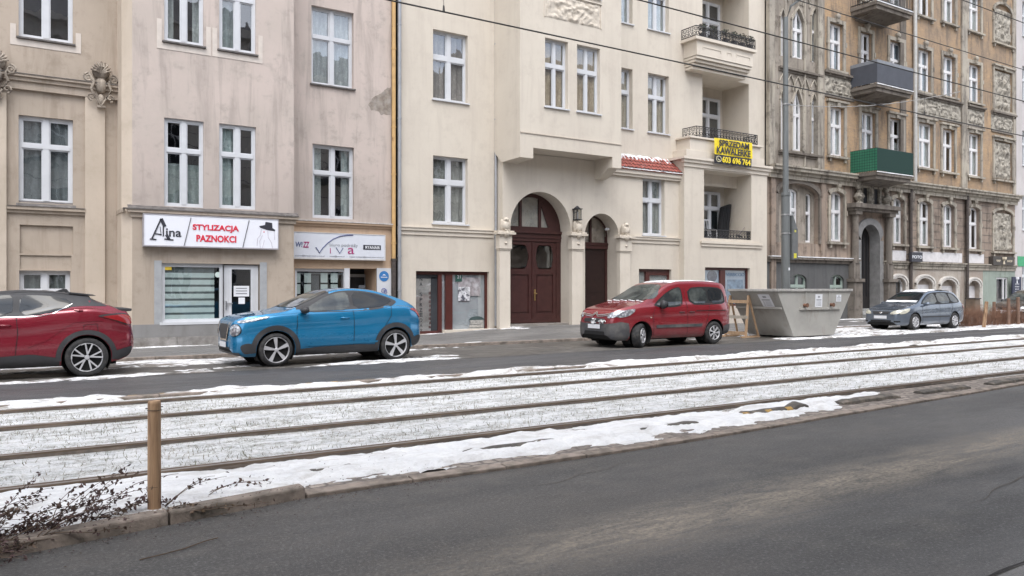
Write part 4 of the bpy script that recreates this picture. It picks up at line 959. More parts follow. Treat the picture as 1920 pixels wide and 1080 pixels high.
m = MB(); c_ = (PX(1137, YP + .4), YP + .4, PZ(1137, 430, YP + .4)); m.ball(c_, .06, .06, .06, 12, 8); m.box(c_[0], c_[0] + .12, c_[1] - .03, c_[1] + .03, c_[2] - .02, c_[2] + .05); m.build('camera_dome', M_white, h2)
# tower
zent = PZ(1283, 298, YT)
T1 = OP(YT, 1320, 1409, 318, 446, depth=1.5, blind=1); s3 = OP(YT, 1322, 1406, 501, 590, depth=.25); s3['z0'] = .85
m = MB(); facade(m, YT, xt0, xt1, -.1, zent, [T1, s3]); m.quad((xt0, YT, -.1), (xt0, YT, zent), (xt0, YU + .1, zent), (xt0, YU + .1, -.1)); m.quad((xt1, YT, -.1), (xt1, YU + 3, -.1), (xt1, YU + 3, zent), (xt1, YT, zent)); m.build('tower_wall', M_cream, h2)
m = MB(); molding(m, xt0, xt1, YT, zent, [(.05, -.28, -.12), (.12, -.12, .0), (.18, .0, .10)]); m.box(xt0 - .16, xt1 + .16, YT - .1, YU + .02, zent, zent + .10); m.build('cornice', M_creamt, h2)
m = MB()   # stepped parapet carrying the balcony
m.box(xt0 + .15, xt1 - .12, YT + .03, YU + .02, zent + .1, zent + .42); m.box(xt0 + .38, xt1 - .35, YT + .06, YU + .02, zent + .42, zled - .08); m.box(xt0 + .30, xt1 - .27, YT - .02, YU + .02, zled - .08, zled); pb = m.build('parapet', M_creamt, h2, bevel=.01)
m = MB(); m.box(PX(1317, YT) - .12, xt1 - .35, YT - .09, YT + .03, T1['z0'] - .22, T1['z0'] - .12); m.box(PX(1317, YT) - .08, xt1 - .39, YT - .05, YT + .03, T1['z0'] - .34, T1['z0'] - .22); m.build('string_course', M_creamt, h2)
# third floor balcony box
bx0, bx1 = PX(1305, YT), PX(1416, YT)
m = MB(); m.box(bx0 + .1, bx1 - .1, YT + .04, YU + .02, zb3b + .5, zb3 - .12); m.box(bx0 - .05, bx1 + .05, YT - .06, YU + .02, zb3 - .12, zb3)
for q in range(4): m.box(bx0 + .12 + q * .02, bx1 - .12 - q * .02, YT + .08 + q * .10, YU + .02, zb3b + .5 - (q + 1) * .12, zb3b + .5 - q * .12 - .02)
bb = m.build('balcony_box', M_creamt, h2)
m = MB(); w_ = bx1 - bx0; zc_, zd_ = zb3b + .75, zb3 - .35
for (u0, u1) in ((.12, .42), (.52, .60), (.68, .92)):
    a, b = bx0 + w_ * u0, bx0 + w_ * u1
    m.box(a, b, YT + .02, YT + .045, zd_ - .03, zd_); m.box(a, a + .03, YT + .02, YT + .045, zc_, zd_ - .03); m.box(b - .03, b, YT + .02, YT + .045, zc_, zd_ - .03)
m.build('panel_bead', M_creamt, bb)
def railing(x0, x1, yf, yb, z, h=.42):
    m = MB()
    for (a, b) in (((x0, yf), (x1, yf)), ((x0, yf), (x0, yb)), ((x1, yf), (x1, yb))):
        for zz in (z + .04, z + h): m.obox((a[0], a[1], zz), (b[0], b[1], zz), .03, .03)
        m.obox((a[0], a[1], z + h * .62), (b[0], b[1], z + h * .62), .015, .015)
        L_ = sqrt((a[0] - b[0]) ** 2 + (a[1] - b[1]) ** 2); n = max(2, int(L_ / .17))
        for i in range(n + 1):
            t_ = i / n; px, py = lerp(a[0], b[0], t_), lerp(a[1], b[1], t_); m.obox((px, py, z), (px, py, z + h), .018, .018)
            if i < n:
                cxx, cyy = lerp(a[0], b[0], (i + .5) / n), lerp(a[1], b[1], (i + .5) / n); dx, dy = (b[0] - a[0]) / L_, (b[1] - a[1]) / L_
                for (rr, zz) in ((.06, z + h * .34), (.035, z + h * .80)):
                    m.path([(cxx + dx * rr * cos(k * pi / 4), cyy + dy * rr * cos(k * pi / 4), zz + rr * sin(k * pi / 4)) for k in range(9)], .014, 4)
    return m
railing(PX(1307, YT), PX(1421, YT) , YT + .03, YU, zled).build('balcony_railing', M_iron, h2)
railing(bx0, bx1, YT, YU, zb3).build('balcony_railing', M_iron, h2)
railing(PX(1322, YT), PX(1409, YT), YT + .06, YT + .25, T1['z0'] - .0, .36).build('balcony_railing', M_iron, h2)
def loggia_door(yb, xa, xb, z0, z1):
    o = dict(x0=xa, x1=xb, z0=z0, z1=z1, rise=0)
    m = MB(); m.box(xa, xb, yb - .03, yb - .005, z0, z1); d = m.build('balcony_door_back', M_dark, h2)
    window(h2, yb, o, -.16, 2, .66, .08, .13, curtain=None, sill=False, trw=.12, name='balcony_door')
yb_ = YT + 1.5; loggia_door(yb_, PX(1306, yb_), PX(1345, yb_), T1['z0'] + .02, PZ(1345, 362, yb_))
yb_ = YU + 1.5; loggia_door(yb_, PX(1300, yb_), PX(1345, yb_), zled + .02, PZ(1345, 189, yb_)); loggia_door(yb_, PX(1300, yb_), PX(1345, yb_), zb3 + .02, PZ(1345, 12, yb_))
m = MB(); m.box(xt0 + .6, xt1 - .3, YU + .3, YU + .32, 6.35, 6.36)
# shops with brown frames
def bshop(y, o, mull_px, filmc, door_to=None):
    m = MB(); f0 = y + .12; x0, x1, z0, z1 = o['x0'], o['x1'], o['z0'], o['z1']
    m.box(x0, x1, f0, f0 + .07, z1 - .11, z1 + .005); m.box(x0 - .005, x0 + .06, f0, f0 + .07, z0, z1 - .11); m.box(x1 - .09, x1 + .005, f0, f0 + .07, z0, z1 - .11); m.box(x0 + .06, x1 - .09, f0, f0 + .07, z0 - .005, z0 + .09)
    for (a, b) in mull_px: m.box(PX(a, y), PX(b, y), f0 - .03, f0 + .07, z0 + .09, z1 - .11)
    fr = m.build('shop_front', M_brown2, h2)
    g = MB(); g.quad((x0, f0 + .04, z0), (x1, f0 + .04, z0), (x1, f0 + .04, z1), (x0, f0 + .04, z1)); g.build('pane', glass_mat('shop_glass_%d' % int(x0 * 10), tint=(.9, .92, .92), refl=1.5), fr)
    g = MB(); g.box(x0, x1, f0 + .06, f0 + .075, z0, z1); g.build('window_film', simple('pale_film_%d' % int(x0 * 10), filmc, .8, var=.12, sc=2.5), fr)
    return fr, f0
fr, f0 = bshop(Y2, s1, [(824, 831), (838, 851)], (.44, .46, .48))
s1d = PX(831, Y2)
m = MB(); m.box(s1['x0'] + .02, PX(812, Y2), f0 + .045, f0 + .055, .1, s1['z1'] - .24); m.build('door_film', simple('grey_film', (.33, .31, .295), .8, var=.2, sc=4), fr)
m = MB(); m.box(PX(812, Y2), PX(824, Y2), f0 + .03, f0 + .056, .1, s1['z1'] - .2); m.box(s1['x0'], PX(831, Y2), f0 + .03, f0 + .057, s1['z1'] - .24, s1['z1'] - .11); m.build('dark_gap', M_dark, fr)
yq = f0 + .044
for k, ch_ in enumerate('NA SPRZEDAŻ'):
    if ch_ == ' ': continue
    zc_ = PZ(793, 523 + k * 9.7, Y2); text(fr, 'lettering', ch_, PX(791, Y2), PX(796, Y2), zc_ - .06, zc_ + .06, yq, M_ink, bold=.01)
m = MB()
for k in range(9): m.box(PX(808 + (k % 2), Y2), PX(812.5, Y2), yq - .004, yq, PZ(808, 552 + k * 8, Y2), PZ(808, 547.5 + k * 8, Y2))
m.build('small_print', simple('faded_print', (.2, .12, .12), .8, var=.5, sc=20), fr)
m = MB(); m.box(PX(858, Y2), PX(870, Y2), f0 + .02, f0 + .03, PZ(858, 528, Y2), PZ(858, 513.5, Y2)); gs = m.build('green_plate', simple('green_plate', (.03, .09, .07), .5), fr)
text(fr, 'lettering', '21', PX(861, Y2), PX(867, Y2), PZ(861, 522, Y2), PZ(861, 516, Y2), f0 + .019, M_paper)
m = MB(); m.box(PX(863, Y2), PX(904, Y2), f0 + .028, f0 + .034, PZ(870, 555, Y2), PZ(870, 520, Y2)); m.build('collage', simple('photo_grey', (.30, .27, .28), .7, var=.5, sc=7, c2=(.5, .5, .52)), fr)
m = MB(); m.box(PX(863, Y2), PX(885, Y2), f0 + .022, f0 + .027, PZ(870, 564, Y2), PZ(870, 538, Y2)); m.build('town_photo', simple('photo_bw', (.5, .5, .52), .7, var=.6, sc=12, c2=(.08, .08, .1), lo=.5, hi=.56), fr)
m = MB(); 
for (a, b, c_, d_) in ((886, 910, 610, 602), (884, 911, 616, 611), (881, 911, 619.5, 617)): m.box(PX(a, Y2), PX(b, Y2), f0 + .025, f0 + .032, PZ(a, c_, Y2) + .03, PZ(a, d_, Y2) + .03)
m.build('palace_drawing', simple('pale_drawing', (.34, .33, .31), .8, var=.5, sc=30), fr)
m = MB(); m.prismy([(PX(898, Y2) + .30 * cos(pi * q / 10), PZ(898, 603, Y2) + .05 + .13 * sin(pi * q / 10)) for q in range(11)], f0 + .025, f0 + .032); m.build('dome_drawing', simple('dark_green_drawing', (.05, .08, .08), .8), fr)
m = MB(); m.box(PX(832, Y2), s1['x1'], Y2 - .06, Y2 + .2, -.05, .20); m.build('step', M_creamt, h2)
fr, f0 = bshop(YP, s2, [(1214, 1221)], (.42, .42, .40))
m = MB(); m.box(PX(1221, YP), s2['x1'] - .09, f0 - .01, f0 + .05, s2['z1'] - .24, s2['z1'] - .11); m.build('frame_rail', M_brown2, fr)
fr, f0 = bshop(YT, s3, [(1354, 1363)], (.36, .42, .50))
text(fr, 'lettering', 'VERBICCIO', PX(1367, YT), PX(1401, YT), PZ(1367, 517.5, YT), PZ(1367, 511.5, YT), f0 + .04, simple('blue_grey_ink', (.12, .2, .3), .7))
m = MB(); m.box(PX(1370, YT), PX(1399, YT), f0 + .045, f0 + .055, PZ(1370, 545, YT), PZ(1370, 524, YT)); m.build('printed_picture', simple('blue_picture', (.22, .3, .4), .7, var=.4, sc=6), fr)
m = MB(); m.ball((PX(1341, YT), f0 + .05, PZ(1341, 518, YT)), .30, .01, .25, 16, 8); m.build('printed_tree', simple('dark_print', (.1, .1, .13), .8, var=.4, sc=10), fr)
# pipes
m = MB(); x = PX(746, Y2); m.tube((x, Y2 - .12, .05), (x, Y2 - .12, 18.4), .062, n=14)
for z_ in (1.5, 2.6, 4.2, 7, 10): m.tube((x, Y2 - .12, z_), (x, Y2 - .12, z_ + .04), .075, n=14)
m.build('drainpipe', M_gpipe, h2, smooth='auto')
m = MB(); x = PX(928, Y2); m.tube((x, Y2 - .06, .3), (x, Y2 - .06, 18.4), .045, n=12)
for z_ in (1.5, 4.2, 7.4, 10): m.tube((x, Y2 - .06, z_), (x, Y2 - .06, z_ + .04), .056, n=12)
m.build('drainpipe', M_gpipe, h2, smooth='auto')
# interior + body
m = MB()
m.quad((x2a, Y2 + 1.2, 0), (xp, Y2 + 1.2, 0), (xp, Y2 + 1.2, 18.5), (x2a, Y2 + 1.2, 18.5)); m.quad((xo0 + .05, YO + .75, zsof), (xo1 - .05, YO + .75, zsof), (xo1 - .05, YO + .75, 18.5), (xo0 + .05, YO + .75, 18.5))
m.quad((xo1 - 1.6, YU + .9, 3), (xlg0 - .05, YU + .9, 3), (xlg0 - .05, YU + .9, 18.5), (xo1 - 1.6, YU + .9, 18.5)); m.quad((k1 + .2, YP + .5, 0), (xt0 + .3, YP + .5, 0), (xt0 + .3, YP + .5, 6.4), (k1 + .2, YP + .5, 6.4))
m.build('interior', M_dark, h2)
body_box(h2, x2a, x2b, YU + 1.6, YU + 12, -.1, 18.5, M_cream, None)
m = MB(); m.quad((x2b, YU, 5.5), (x2b, YU + 2, 5.5), (x2b, YU + 2, 18.5), (x2b, YU, 18.5)); m.quad((x2a + .0, Y2, 15.9), (x2a, Y2 + 2, 15.9), (x2a, Y2 + 2, 18.5), (x2a, Y2, 18.5)); m.build('gable_wall', M_cream, h2)
m = MB(); m.box(x2a, x2b, Y2 - .4, YU + 1.6, 18.5, 18.9); m.box(xo0 - .2, xo1 + .2, YO - .3, Y2, 18.5, 18.9); m.build('eaves', M_creamt, h2)
m = MB(); m.prismx([(YU - .6, 18.9), (YU + 6, 22.5), (YU + 12, 18.9)], x2a, x2b); m.build('roof', M_tile, h2)
# cream house: things on it
lx, lz = PX(1081, YP - .12), PZ(1081, 403, YP)
wl_ = thing('wall_lantern', 'small black glazed lantern on the cream wall between the two arches', 'wall lamp', (lx, YP, lz), group=None)
m = MB(); hw = .095; lz += .04
for sx_ in (-1, 1):
    for sy_ in (-1, 1): m.obox((lx + sx_ * hw, YP - .17 + sy_ * hw, lz - .22), (lx + sx_ * hw, YP - .17 + sy_ * hw, lz + .15), .022, .022)
m.box(lx - hw - .02, lx + hw + .02, YP - .31, YP - .03, lz - .25, lz - .22); m.box(lx - hw - .03, lx + hw + .03, YP - .32, YP - .02, lz + .14, lz + .17)
m.tube((lx, YP - .17, lz + .17), (lx, YP - .17, lz + .27), .17, .03, 4); m.obox((lx, YP, lz + .05), (lx, YP - .1, lz + .05), .03, .03); m.build('lamp_frame', M_iron, wl_)
m = MB(); m.box(lx - hw + .01, lx + hw - .01, YP - .28, YP - .06, lz - .21, lz + .13); m.build('lamp_glass', glass_mat('lantern_glass', (.85, .85, .82)), wl_)
m = MB(); m.tube((lx, YP - .17, lz - .2), (lx, YP - .17, lz + .05), .03); m.build('bulb', M_white, wl_)
# banner
yb_ = YT - .24
bn = thing('banner', 'yellow and black SPRZEDAM KAWALERKE banner tied below the loggia railing', 'banner', (PX(1375, yb_), yb_, PZ(1340, 300, yb_)))
ba, bb2 = PX(1340, yb_), PX(1410, yb_); sl = (PZ(1340, 258, yb_), PZ(1340, 304, yb_))
z_t, z_b = PZ(1340, 258, yb_), PZ(1340, 306, yb_); z_m = lerp(z_t, z_b, .64)
wav = lambda x, z: .02 * sin(x * 7) + .012 * sin(x * 17 + z * 5)
M_yel = simple('banner_yellow', (.80, .62, .03), .6, var=.08)
m = MB(); m.grid(frange(ba, bb2, .06), [z_m, lerp(z_m, z_t, .5), z_t], lambda x, z: (x, yb_ + wav(x, z), z)); m.build('yellow_field', M_yel, bn, smooth=True)
m = MB(); m.grid(frange(ba, bb2 - .05, .06), [z_b, z_m], lambda x, z: (x, yb_ + wav(x, z), z)); m.build('black_field', M_blk, bn, smooth=True)
H_ = z_t - z_b; W_ = bb2 - ba
text(bn, 'lettering', 'SPRZEDAM', ba + .10 * W_, ba + .90 * W_, z_t - .30 * H_, z_t - .05 * H_, yb_ - .035, M_blk, bold=.03)
text(bn, 'lettering', 'KAWALERKE', ba + .04 * W_, ba + .94 * W_, z_t - .60 * H_, z_t - .33 * H_, yb_ - .035, M_blk, bold=.03)
text(bn, 'lettering', '603 696 764', ba + .18 * W_, ba + .94 * W_, z_t - .94 * H_, z_t - .70 * H_, yb_ - .035, M_yel, bold=.03)
m = MB(); m.path([(ba + .09 * W_ + .065 * W_ * cos(k * pi / 8), yb_ - .038, z_t - .82 * H_ + .11 * H_ * sin(k * pi / 8)) for k in range(17)], .012, 5); m.path([(ba + .06 * W_, yb_ - .038, z_t - .78 * H_), (ba + .08 * W_, yb_ - .038, z_t - .85 * H_), (ba + .12 * W_, yb_ - .038, z_t - .87 * H_)], .02, 5); m.build('phone_symbol', simple('pale_yellow', (.8, .75, .5), .6), bn)
# flower boxes on the third-floor balcony
M_leaf = simple('dull_evergreen', (.045, .055, .04), .8, var=.4, sc=12, c2=(.09, .06, .05))
M_pot = simple('dark_planter', (.05, .045, .045), .7, var=.2)
for k, px in enumerate((1318, 1334, 1360, 1376, 1391, 1406)):
    yy = YT + .12; x = PX(px, yy); z = zb3
    side = ('at the left end', 'second from the left end', 'third from the left end', 'third from the right end', 'second from the right end', 'at the right end')[k]
    fp = thing('potted_plant', 'small dark balcony shrub in a planter behind the top railing, ' + side, 'potted plant', (x, yy, z), group='shrubs along the balcony railing')
    m = MB(); m.lathe([(.0, 0), (.11, 0), (.15, .2), (.14, .2), (0, .17)], (x, yy, z), 'z', 12); m.build('pot', M_pot, fp)
    m = MB(); rg = random.Random(k)
    for q in range(220):
        a = rg.uniform(0, 2 * pi); e = rg.uniform(-.3, 1.4); rr = .24 * rg.random() ** .4
        c = Vector((x + rr * cos(a) * cos(e) * 1.1, yy + rr * sin(a) * cos(e) * .8, z + .38 + rr * sin(e))); u = Vector((rg.uniform(-1, 1), rg.uniform(-1, 1), rg.uniform(-1, 1))).normalized() * .03; v = u.cross(Vector((rg.uniform(-1, 1), 1, rg.uniform(-1, 1)))).normalized() * .02
        m.quad(c - u, c - v, c + u, c + v)
    m.build('foliage', M_leaf, fp)
    m = MB(); m.path([(x, yy, z + .15), (x + .01, yy, z + .4)], .012, 5); m.build('stem', M_pot, fp)
# things on the first loggia
yy = YT + 1.0
cv = thing('folded_cover', 'black folded parasol bundle leaning upright in the lowest loggia', 'folded parasol', (PX(1360, yy), yy, T1['z0']))
m = MB(); xa, xb, za_, zb_ = PX(1346, yy), PX(1366, yy), T1['z0'] + .02, PZ(1360, 383, yy)
m.add([(xa, yy - .1, za_), (xb - .1, yy - .12, za_), (xb - .1, yy + .15, za_), (xa, yy + .15, za_), (xa + .30, yy, zb_ - .12), (xb + .22, yy, zb_ + .05), (xb + .22, yy + .2, zb_ + .05), (xa + .30, yy + .2, zb_ - .12)], [(0,3,2,1),(4,5,6,7),(0,1,5,4),(1,2,6,5),(2,3,7,6),(3,0,4,7)])
m.build('fabric_cover', simple('black_fabric', (.012, .012, .014), .9, var=.3, sc=6, bump=.6, bs=8), cv, bevel=.06)
m = MB(); 
for q in range(4): m.obox((xa + .05 + q * .1, yy - .14, za_ + .1), (xa + .33 + q * .1, yy - .04, zb_ - .1), .025, .03)
m.build('fabric_fold', simple('black_fabric_fold', (.018, .019, .022), .9), cv)
br = thing('broom', 'thin broom handle slanting over the lowest loggia railing', 'broom', (PX(1393, YT + .3), YT + .3, T1['z0']))
m = MB(); m.tube((PX(1386, YT + .2), YT + .2, PZ(1386, 440, YT)), (PX(1402, YT + .5), YT + .5, PZ(1402, 414, YT)), .018); m.build('handle', simple('grey_wood', (.25, .22, .2), .7), br)
m = MB(); q_ = Vector((PX(1386, YT + .2), YT + .2, PZ(1386, 440, YT))); m.obox(q_ + Vector((-.12, 0, -.02)), q_ + Vector((.1, 0, -.06)), .08, .07); m.build('brush_head', M_iron, br)
ch_ = thing('chair', 'white plastic chair standing in front of the lowest loggia door', 'chair', (PX(1330, yy), yy, T1['z0']))
m = MB(); a, z = PX(1324, yy), T1['z0']; m.box(a, a + .42, yy - .2, yy + .22, z + .42, z + .46); m.build('seat', M_white, ch_, bevel=.01)
m = MB(); m.obox((a, yy + .2, z + .46), (a, yy + .26, z + .9), .04, .04); m.obox((a + .42, yy + .2, z + .46), (a + .42, yy + .26, z + .9), .04, .04); m.obox((a, yy + .26, z + .88), (a + .42, yy + .26, z + .88), .04, .06)
for q in (.14, .28): m.obox((a + q, yy + .2, z + .46), (a + q, yy + .26, z + .88), .02, .03)
m.build('backrest', M_white, ch_)
for sx_ in (0, .42):
    for sy_ in (-.2, .2): m = MB(); m.obox((a + sx_, yy + sy_, z), (a + sx_, yy + sy_, z + .42), .035, .035); m.build('leg', M_white, ch_)

# ============================================================ HOUSE 3: old brick tenement with stucco reliefs and balconies
Y3 = 23.4
x3a, x3b = PX(1438, Y3), PX(1903, Y3)
h3 = thing('brick_tenement', 'sooty orange brick tenement with stucco reliefs, three hanging balconies and a stone portal', 'house', ((x3a + x3b) / 2, Y3, 0))
ZT3 = 22.0; zg = 2.9; zf = PZ(1500, 322, Y3)
t = NT('sooty_orange_brick')
vec = t.n('ShaderNodeMapping', i_Vector=t.n('ShaderNodeTexCoord').outputs['Object'], i_Rotation=(radians(90), 0, 0)).outputs[0]
bt = t.n('ShaderNodeTexBrick', i_Vector=vec, i_Color1=(.45, .30, .17, 1), i_Color2=(.36, .245, .15, 1), i_Mortar=(.34, .27, .20, 1), i_Scale=1.0, i_Mortar_Size=.007, i_Brick_Width=.26, i_Row_Height=.078)
c = t.mix(t.math('MULTIPLY', t.ramp(t.noise(.45, 7, .7), .40, .64), .8), bt.outputs['Color'], (.26, .20, .15))
c = t.mix(t.math('MULTIPLY', t.ramp(t.noise(1.5, 9, .75, (1.4, 1.4, .4)), .48, .62), .7), c, (.15, .125, .105))
t.pbr(c, .92, 0, .2, 0, t.bump(bt.outputs['Fac'], .5, .01, t.bump(t.noise(30, 6), .3, .01))); M_brick = t.m
M_soot = plaster('sooty_stucco', (.34, .30, .255), (.25, .22, .185), (.085, .07, .055), drip=.75)
M_grd = plaster('brown_rusticated_render', (.31, .245, .195), (.24, .19, .155), (.08, .065, .055), drip=.75)
M_base3 = plaster('dark_grey_base', (.115, .115, .115), (.10, .10, .10), (.06, .06, .06), drip=.4)
M_base3b = plaster('peeling_base', (.30, .25, .21), (.42, .38, .33), (.20, .15, .12), drip=.6)
M_surr = plaster('stone_surround', (.40, .36, .295), (.30, .27, .23), (.10, .085, .07), drip=.85)
M_surrd = plaster('dark_stone', (.20, .175, .15), (.15, .13, .11), (.06, .05, .045), drip=.7)
M_grn = plaster('pale_green_render', (.31, .35, .30), (.27, .31, .27), (.18, .19, .16), drip=.4)
M_wband = simple('white_band_paint', (.60, .58, .58), .8, var=.12, sc=3, c2=(.36, .33, .31), lo=.6, hi=.75)
M_orn = simple('sooty_relief', (.34, .31, .26), .9, var=.25, sc=7, bump=.6, bs=40, c2=(.13, .115, .095), lo=.48, hi=.62)
def W3(x0, x1, yt, yb, **k): return OP(Y3, x0, x1, yt, yb, **k)
cols = []
# floors: name -> list of openings
gf = [W3(1481, 1503, 352, 451, rise=.18), W3(1556, 1581, 358, 452, rise=.2), W3(1673, 1694, 370, 456, rise=.2), W3(1722, 1745, 376, 460, rise=.2), W3(1767, 1789, 382, 463, rise=.2), W3(1814, 1836, 387, 466, rise=.2)]
gfs = [W3(1458.5, 1468, 356, 451, rise=.12), W3(1518, 1529, 362, 454, rise=.12)]
f2 = [W3(1481, 1500, 166, 282, rise=.75, pointed=1), W3(1555, 1582, 198, 290), W3(1614, 1641, 208, 300), W3(1667, 1692, 220, 305), W3(1721, 1749, 228, 312), W3(1766, 1789, 240, 320), W3(1815, 1838, 248, 328)]
f2s = [W3(1458.5, 1467, 168, 280, rise=.5, pointed=1), W3(1516, 1527, 176, 288, rise=.5, pointed=1)]
f3 = [W3(1480, 1504, 14, 108, rise=.65, pointed=1), W3(1554, 1580, 40, 128), W3(1612, 1634, 58, 150), W3(1667, 1693, 74, 165), W3(1720, 1745, 89, 169), W3(1767, 1790, 102, 178), W3(1815, 1838, 117, 189)]
f3s = [W3(1458.5, 1468, 18, 105, rise=.4, pointed=1), W3(1517, 1529, 16, 117, rise=.4, pointed=1)]
for o in f2 + f3: pass
FH = f3[4]['z0'] - f2[4]['z0']
f4 = [shift(o, FH) for o in f3]; f4s = [shift(o, FH) for o in f3s]
rel = [W3(1863, 1897, 262, 334, depth=.1, blind=1), W3(1863, 1897, 128, 204, depth=.1, blind=1), W3(1862, 1898, 392, 470, rise=.35, depth=.12, blind=1), shift(W3(1863, 1897, 132, 206, rise=.6, depth=.1, blind=1), FH)]
port = dict(x0=PX(1611, Y3), x1=PX(1646, Y3), z0=.2, z1=PZ(1628, 421, Y3), rise=.0, depth=.5); port['rise'] = (port['x1'] - port['x0']) / 2
portU = dict(port, z0=zg)
bs = [W3(1482, 1513, 514, 560, rise=.3), W3(1556, 1583, 515, 560, rise=.3)]
bs2 = [W3(1671, 1697, 520, 600, rise=.45), W3(1718, 1748, 521, 600, rise=.45, blind=1, depth=.2), W3(1763, 1792, 524, 600, rise=.45, blind=1, depth=.2), W3(1814, 1836, 526, 600, rise=.4, blind=1, depth=.25)]
for o in bs2: o['z0'] = .25
gdoor = W3(1868, 1890, 520, 580); gdoor['z0'] = .15
xm = PX(1650, Y3); xg = PX(1843, Y3); xbr = PX(1542, Y3)
m = MB(); facade(m, Y3, x3a, xm, -.1, zg, [dict(port), *bs]); m.build('base_wall', M_base3, h3)
m = MB(); facade(m, Y3, xm, xg, -.1, zg, bs2); m.build('peeling_base_wall', M_base3b, h3)
m = MB(); facade(m, Y3 - .004, xg, x3b, -.1, zg, [gdoor]); m.build('green_base_wall', M_grn, h3)
bigarch = W3(1457, 1534, 340, 454, rise=.55, depth=.22)
m = MB(); facade(m, Y3, x3a, x3b, zg, zf, [bigarch, *gf[1:], portU, rel[2]]); m.build('ground_floor_wall', M_grd, h3)
m = MB(); facade(m, Y3 + .22, bigarch['x0'], bigarch['x1'], zg, zf, [dict(gf[0], depth=.2), *gfs]); m.build('arched_recess', M_soot, h3)
m = MB(); facade(m, Y3, xbr, x3b, zf, ZT3, [*f2[1:], *f3[1:], *f4[1:], rel[0], rel[1], rel[3]]); m.build('brick_wall', M_brick, h3)
m = MB(); facade(m, Y3 - .12, x3a, xbr, zf, ZT3, [f2[0], f3[0], f4[0], *f2s, *f3s, *f4s]); m.quad((xbr, Y3 - .12, zf), (xbr, Y3, zf), (xbr, Y3, ZT3), (xbr, Y3 - .12, ZT3)); m.build('gothic_wall', M_soot, h3)
# rustication lines right half
m = MB(); z_ = 3.35
while z_ < zf - .5:
    segs = []; a = PX(1700, Y3)
    stops = sorted([(o['x0'] - .22, o['x1'] + .22) for o in gf[3:] + [rel[2]]])
    x = a
    for s0, s1_ in stops:
        if s0 > x: m.box(x, s0, Y3 - .012, Y3 + .01, z_, z_ + .03)
        x = s1_
    m.box(x, x3b, Y3 - .012, Y3 + .01, z_, z_ + .03); z_ += .42
m.build('rustication_bead', M_surrd, h3)
def arch_band(m, y, o, w_, pr, zfrom):
    cx = (o['x0'] + o['x1']) / 2; hw = (o['x1'] - o['x0']) / 2; n = 16
    P = [(cx - hw * cos(pi * i / n)) for i in range(n + 1)]
    for i in range(n):
        a, b = P[i], P[i+1]; za, zb_ = topz(o, a), topz(o, b); ao, bo = cx + (a - cx) * (hw + w_) / hw, cx + (b - cx) * (hw + w_) / hw
        zao, zbo = za + w_, zb_ + w_
        m.quad((a, y - pr, za), (b, y - pr, zb_), (bo, y - pr, zbo), (ao, y - pr, zao)); m.quad((ao, y - pr, zao), (bo, y - pr, zbo), (bo, y, zbo), (ao, y, zao)); m.quad((a, y - pr, za), (a, y, za), (b, y, zb_), (b, y - pr, zb_))
    zl = topz(o, o['x0'])
    m.box(o['x0'] - w_, o['x0'], y - pr, y + .01, zfrom, zl + w_ * .0); m.box(o['x1'], o['x1'] + w_, y - pr, y + .01, zfrom, zl)
def surround(y, o, w_=.17, pr=.07, style='lintel', mat=None):
    m = MB()
    if o.get('rise'): arch_band(m, y, o, w_, pr, o['z0'] - .02)
    else:
        m.box(o['x0'] - w_, o['x0'], y - pr, y + .01, o['z0'], o['z1']); m.box(o['x1'], o['x1'] + w_, y - pr, y + .01, o['z0'], o['z1']); m.box(o['x0'] - w_, o['x1'] + w_, y - pr, y + .01, o['z1'], o['z1'] + w_ * 1.1)
    cx = (o['x0'] + o['x1']) / 2
    if style == 'lintel': m.box(o['x0'] - w_ - .08, o['x1'] + w_ + .08, y - pr - .10, y + .01, o['z1'] + w_ * 1.1, o['z1'] + w_ * 1.1 + .10); m.box(cx - .11, cx + .11, y - pr - .08, y + .01, o['z1'] + .0, o['z1'] + w_ * 1.1)
    if style in ('key', 'arch'):
        m.box(cx - .09, cx + .09, y - pr - .10, y + .01, o['z1'] + .02, o['z1'] + w_ + .22); m.ball((cx, y - pr - .08, o['z1'] + w_ + .12), .15, .09, .14, 8, 6)
        for sg in (-1, 1): m.box(cx + sg * ((o['x1'] - o['x0']) / 2 + w_) - .05, cx + sg * ((o['x1'] - o['x0']) / 2 + w_) + .05, y - pr - .03, y + .01, lerp(o['z0'], o['z1'], .52), lerp(o['z0'], o['z1'], .62))
    m.box(o['x0'] - w_ - .08, o['x1'] + w_ + .08, y - pr - .10, y + .01, o['z0'] - .14, o['z0'] - .04)
    for sg in (-1, 1): m.box(cx + sg * ((o['x1'] - o['x0']) / 2 + .03) - .06, cx + sg * ((o['x1'] - o['x0']) / 2 + .03) + .06, y - pr - .04, y + .01, o['z0'] - .32, o['z0'] - .14)
    m.build('window_surround', mat or M_surr, h3)
M_wold = simple('white_painted_timber', (.66, .65, .65), .5, var=.08, sc=4)
M_glsky = glass_mat('upper_glass', tint=(.7, .78, .84), refl=2.0)
cyc = ['lace', 'sides', 'half', 'lace', 'left', 'sides', 'lace']
for k, o in enumerate(gf[1:]): surround(Y3, o, style='arch'); window(h3, Y3, o, .16, 2, .60, .07, .13, mat=M_wold, curtain=cyc[k], ccol=(.5, .49, .47), trw=.12, sill=False)
for k, o in enumerate(f2[1:]): surround(Y3, o); window(h3, Y3, o, .15, 2, .62, .07, .12, mat=M_wold, curtain=cyc[k], ccol=(.8, .78, .76), trw=.12, sill=False)
for k, o in enumerate(f3[1:]): surround(Y3, o, style='key'); window(h3, Y3, o, .15, 2, .62, .07, .12, mat=M_wold, glass=M_glsky, curtain=cyc[(k + 3) % 7], ccol=(.8, .82, .84), trw=.12, sill=False)
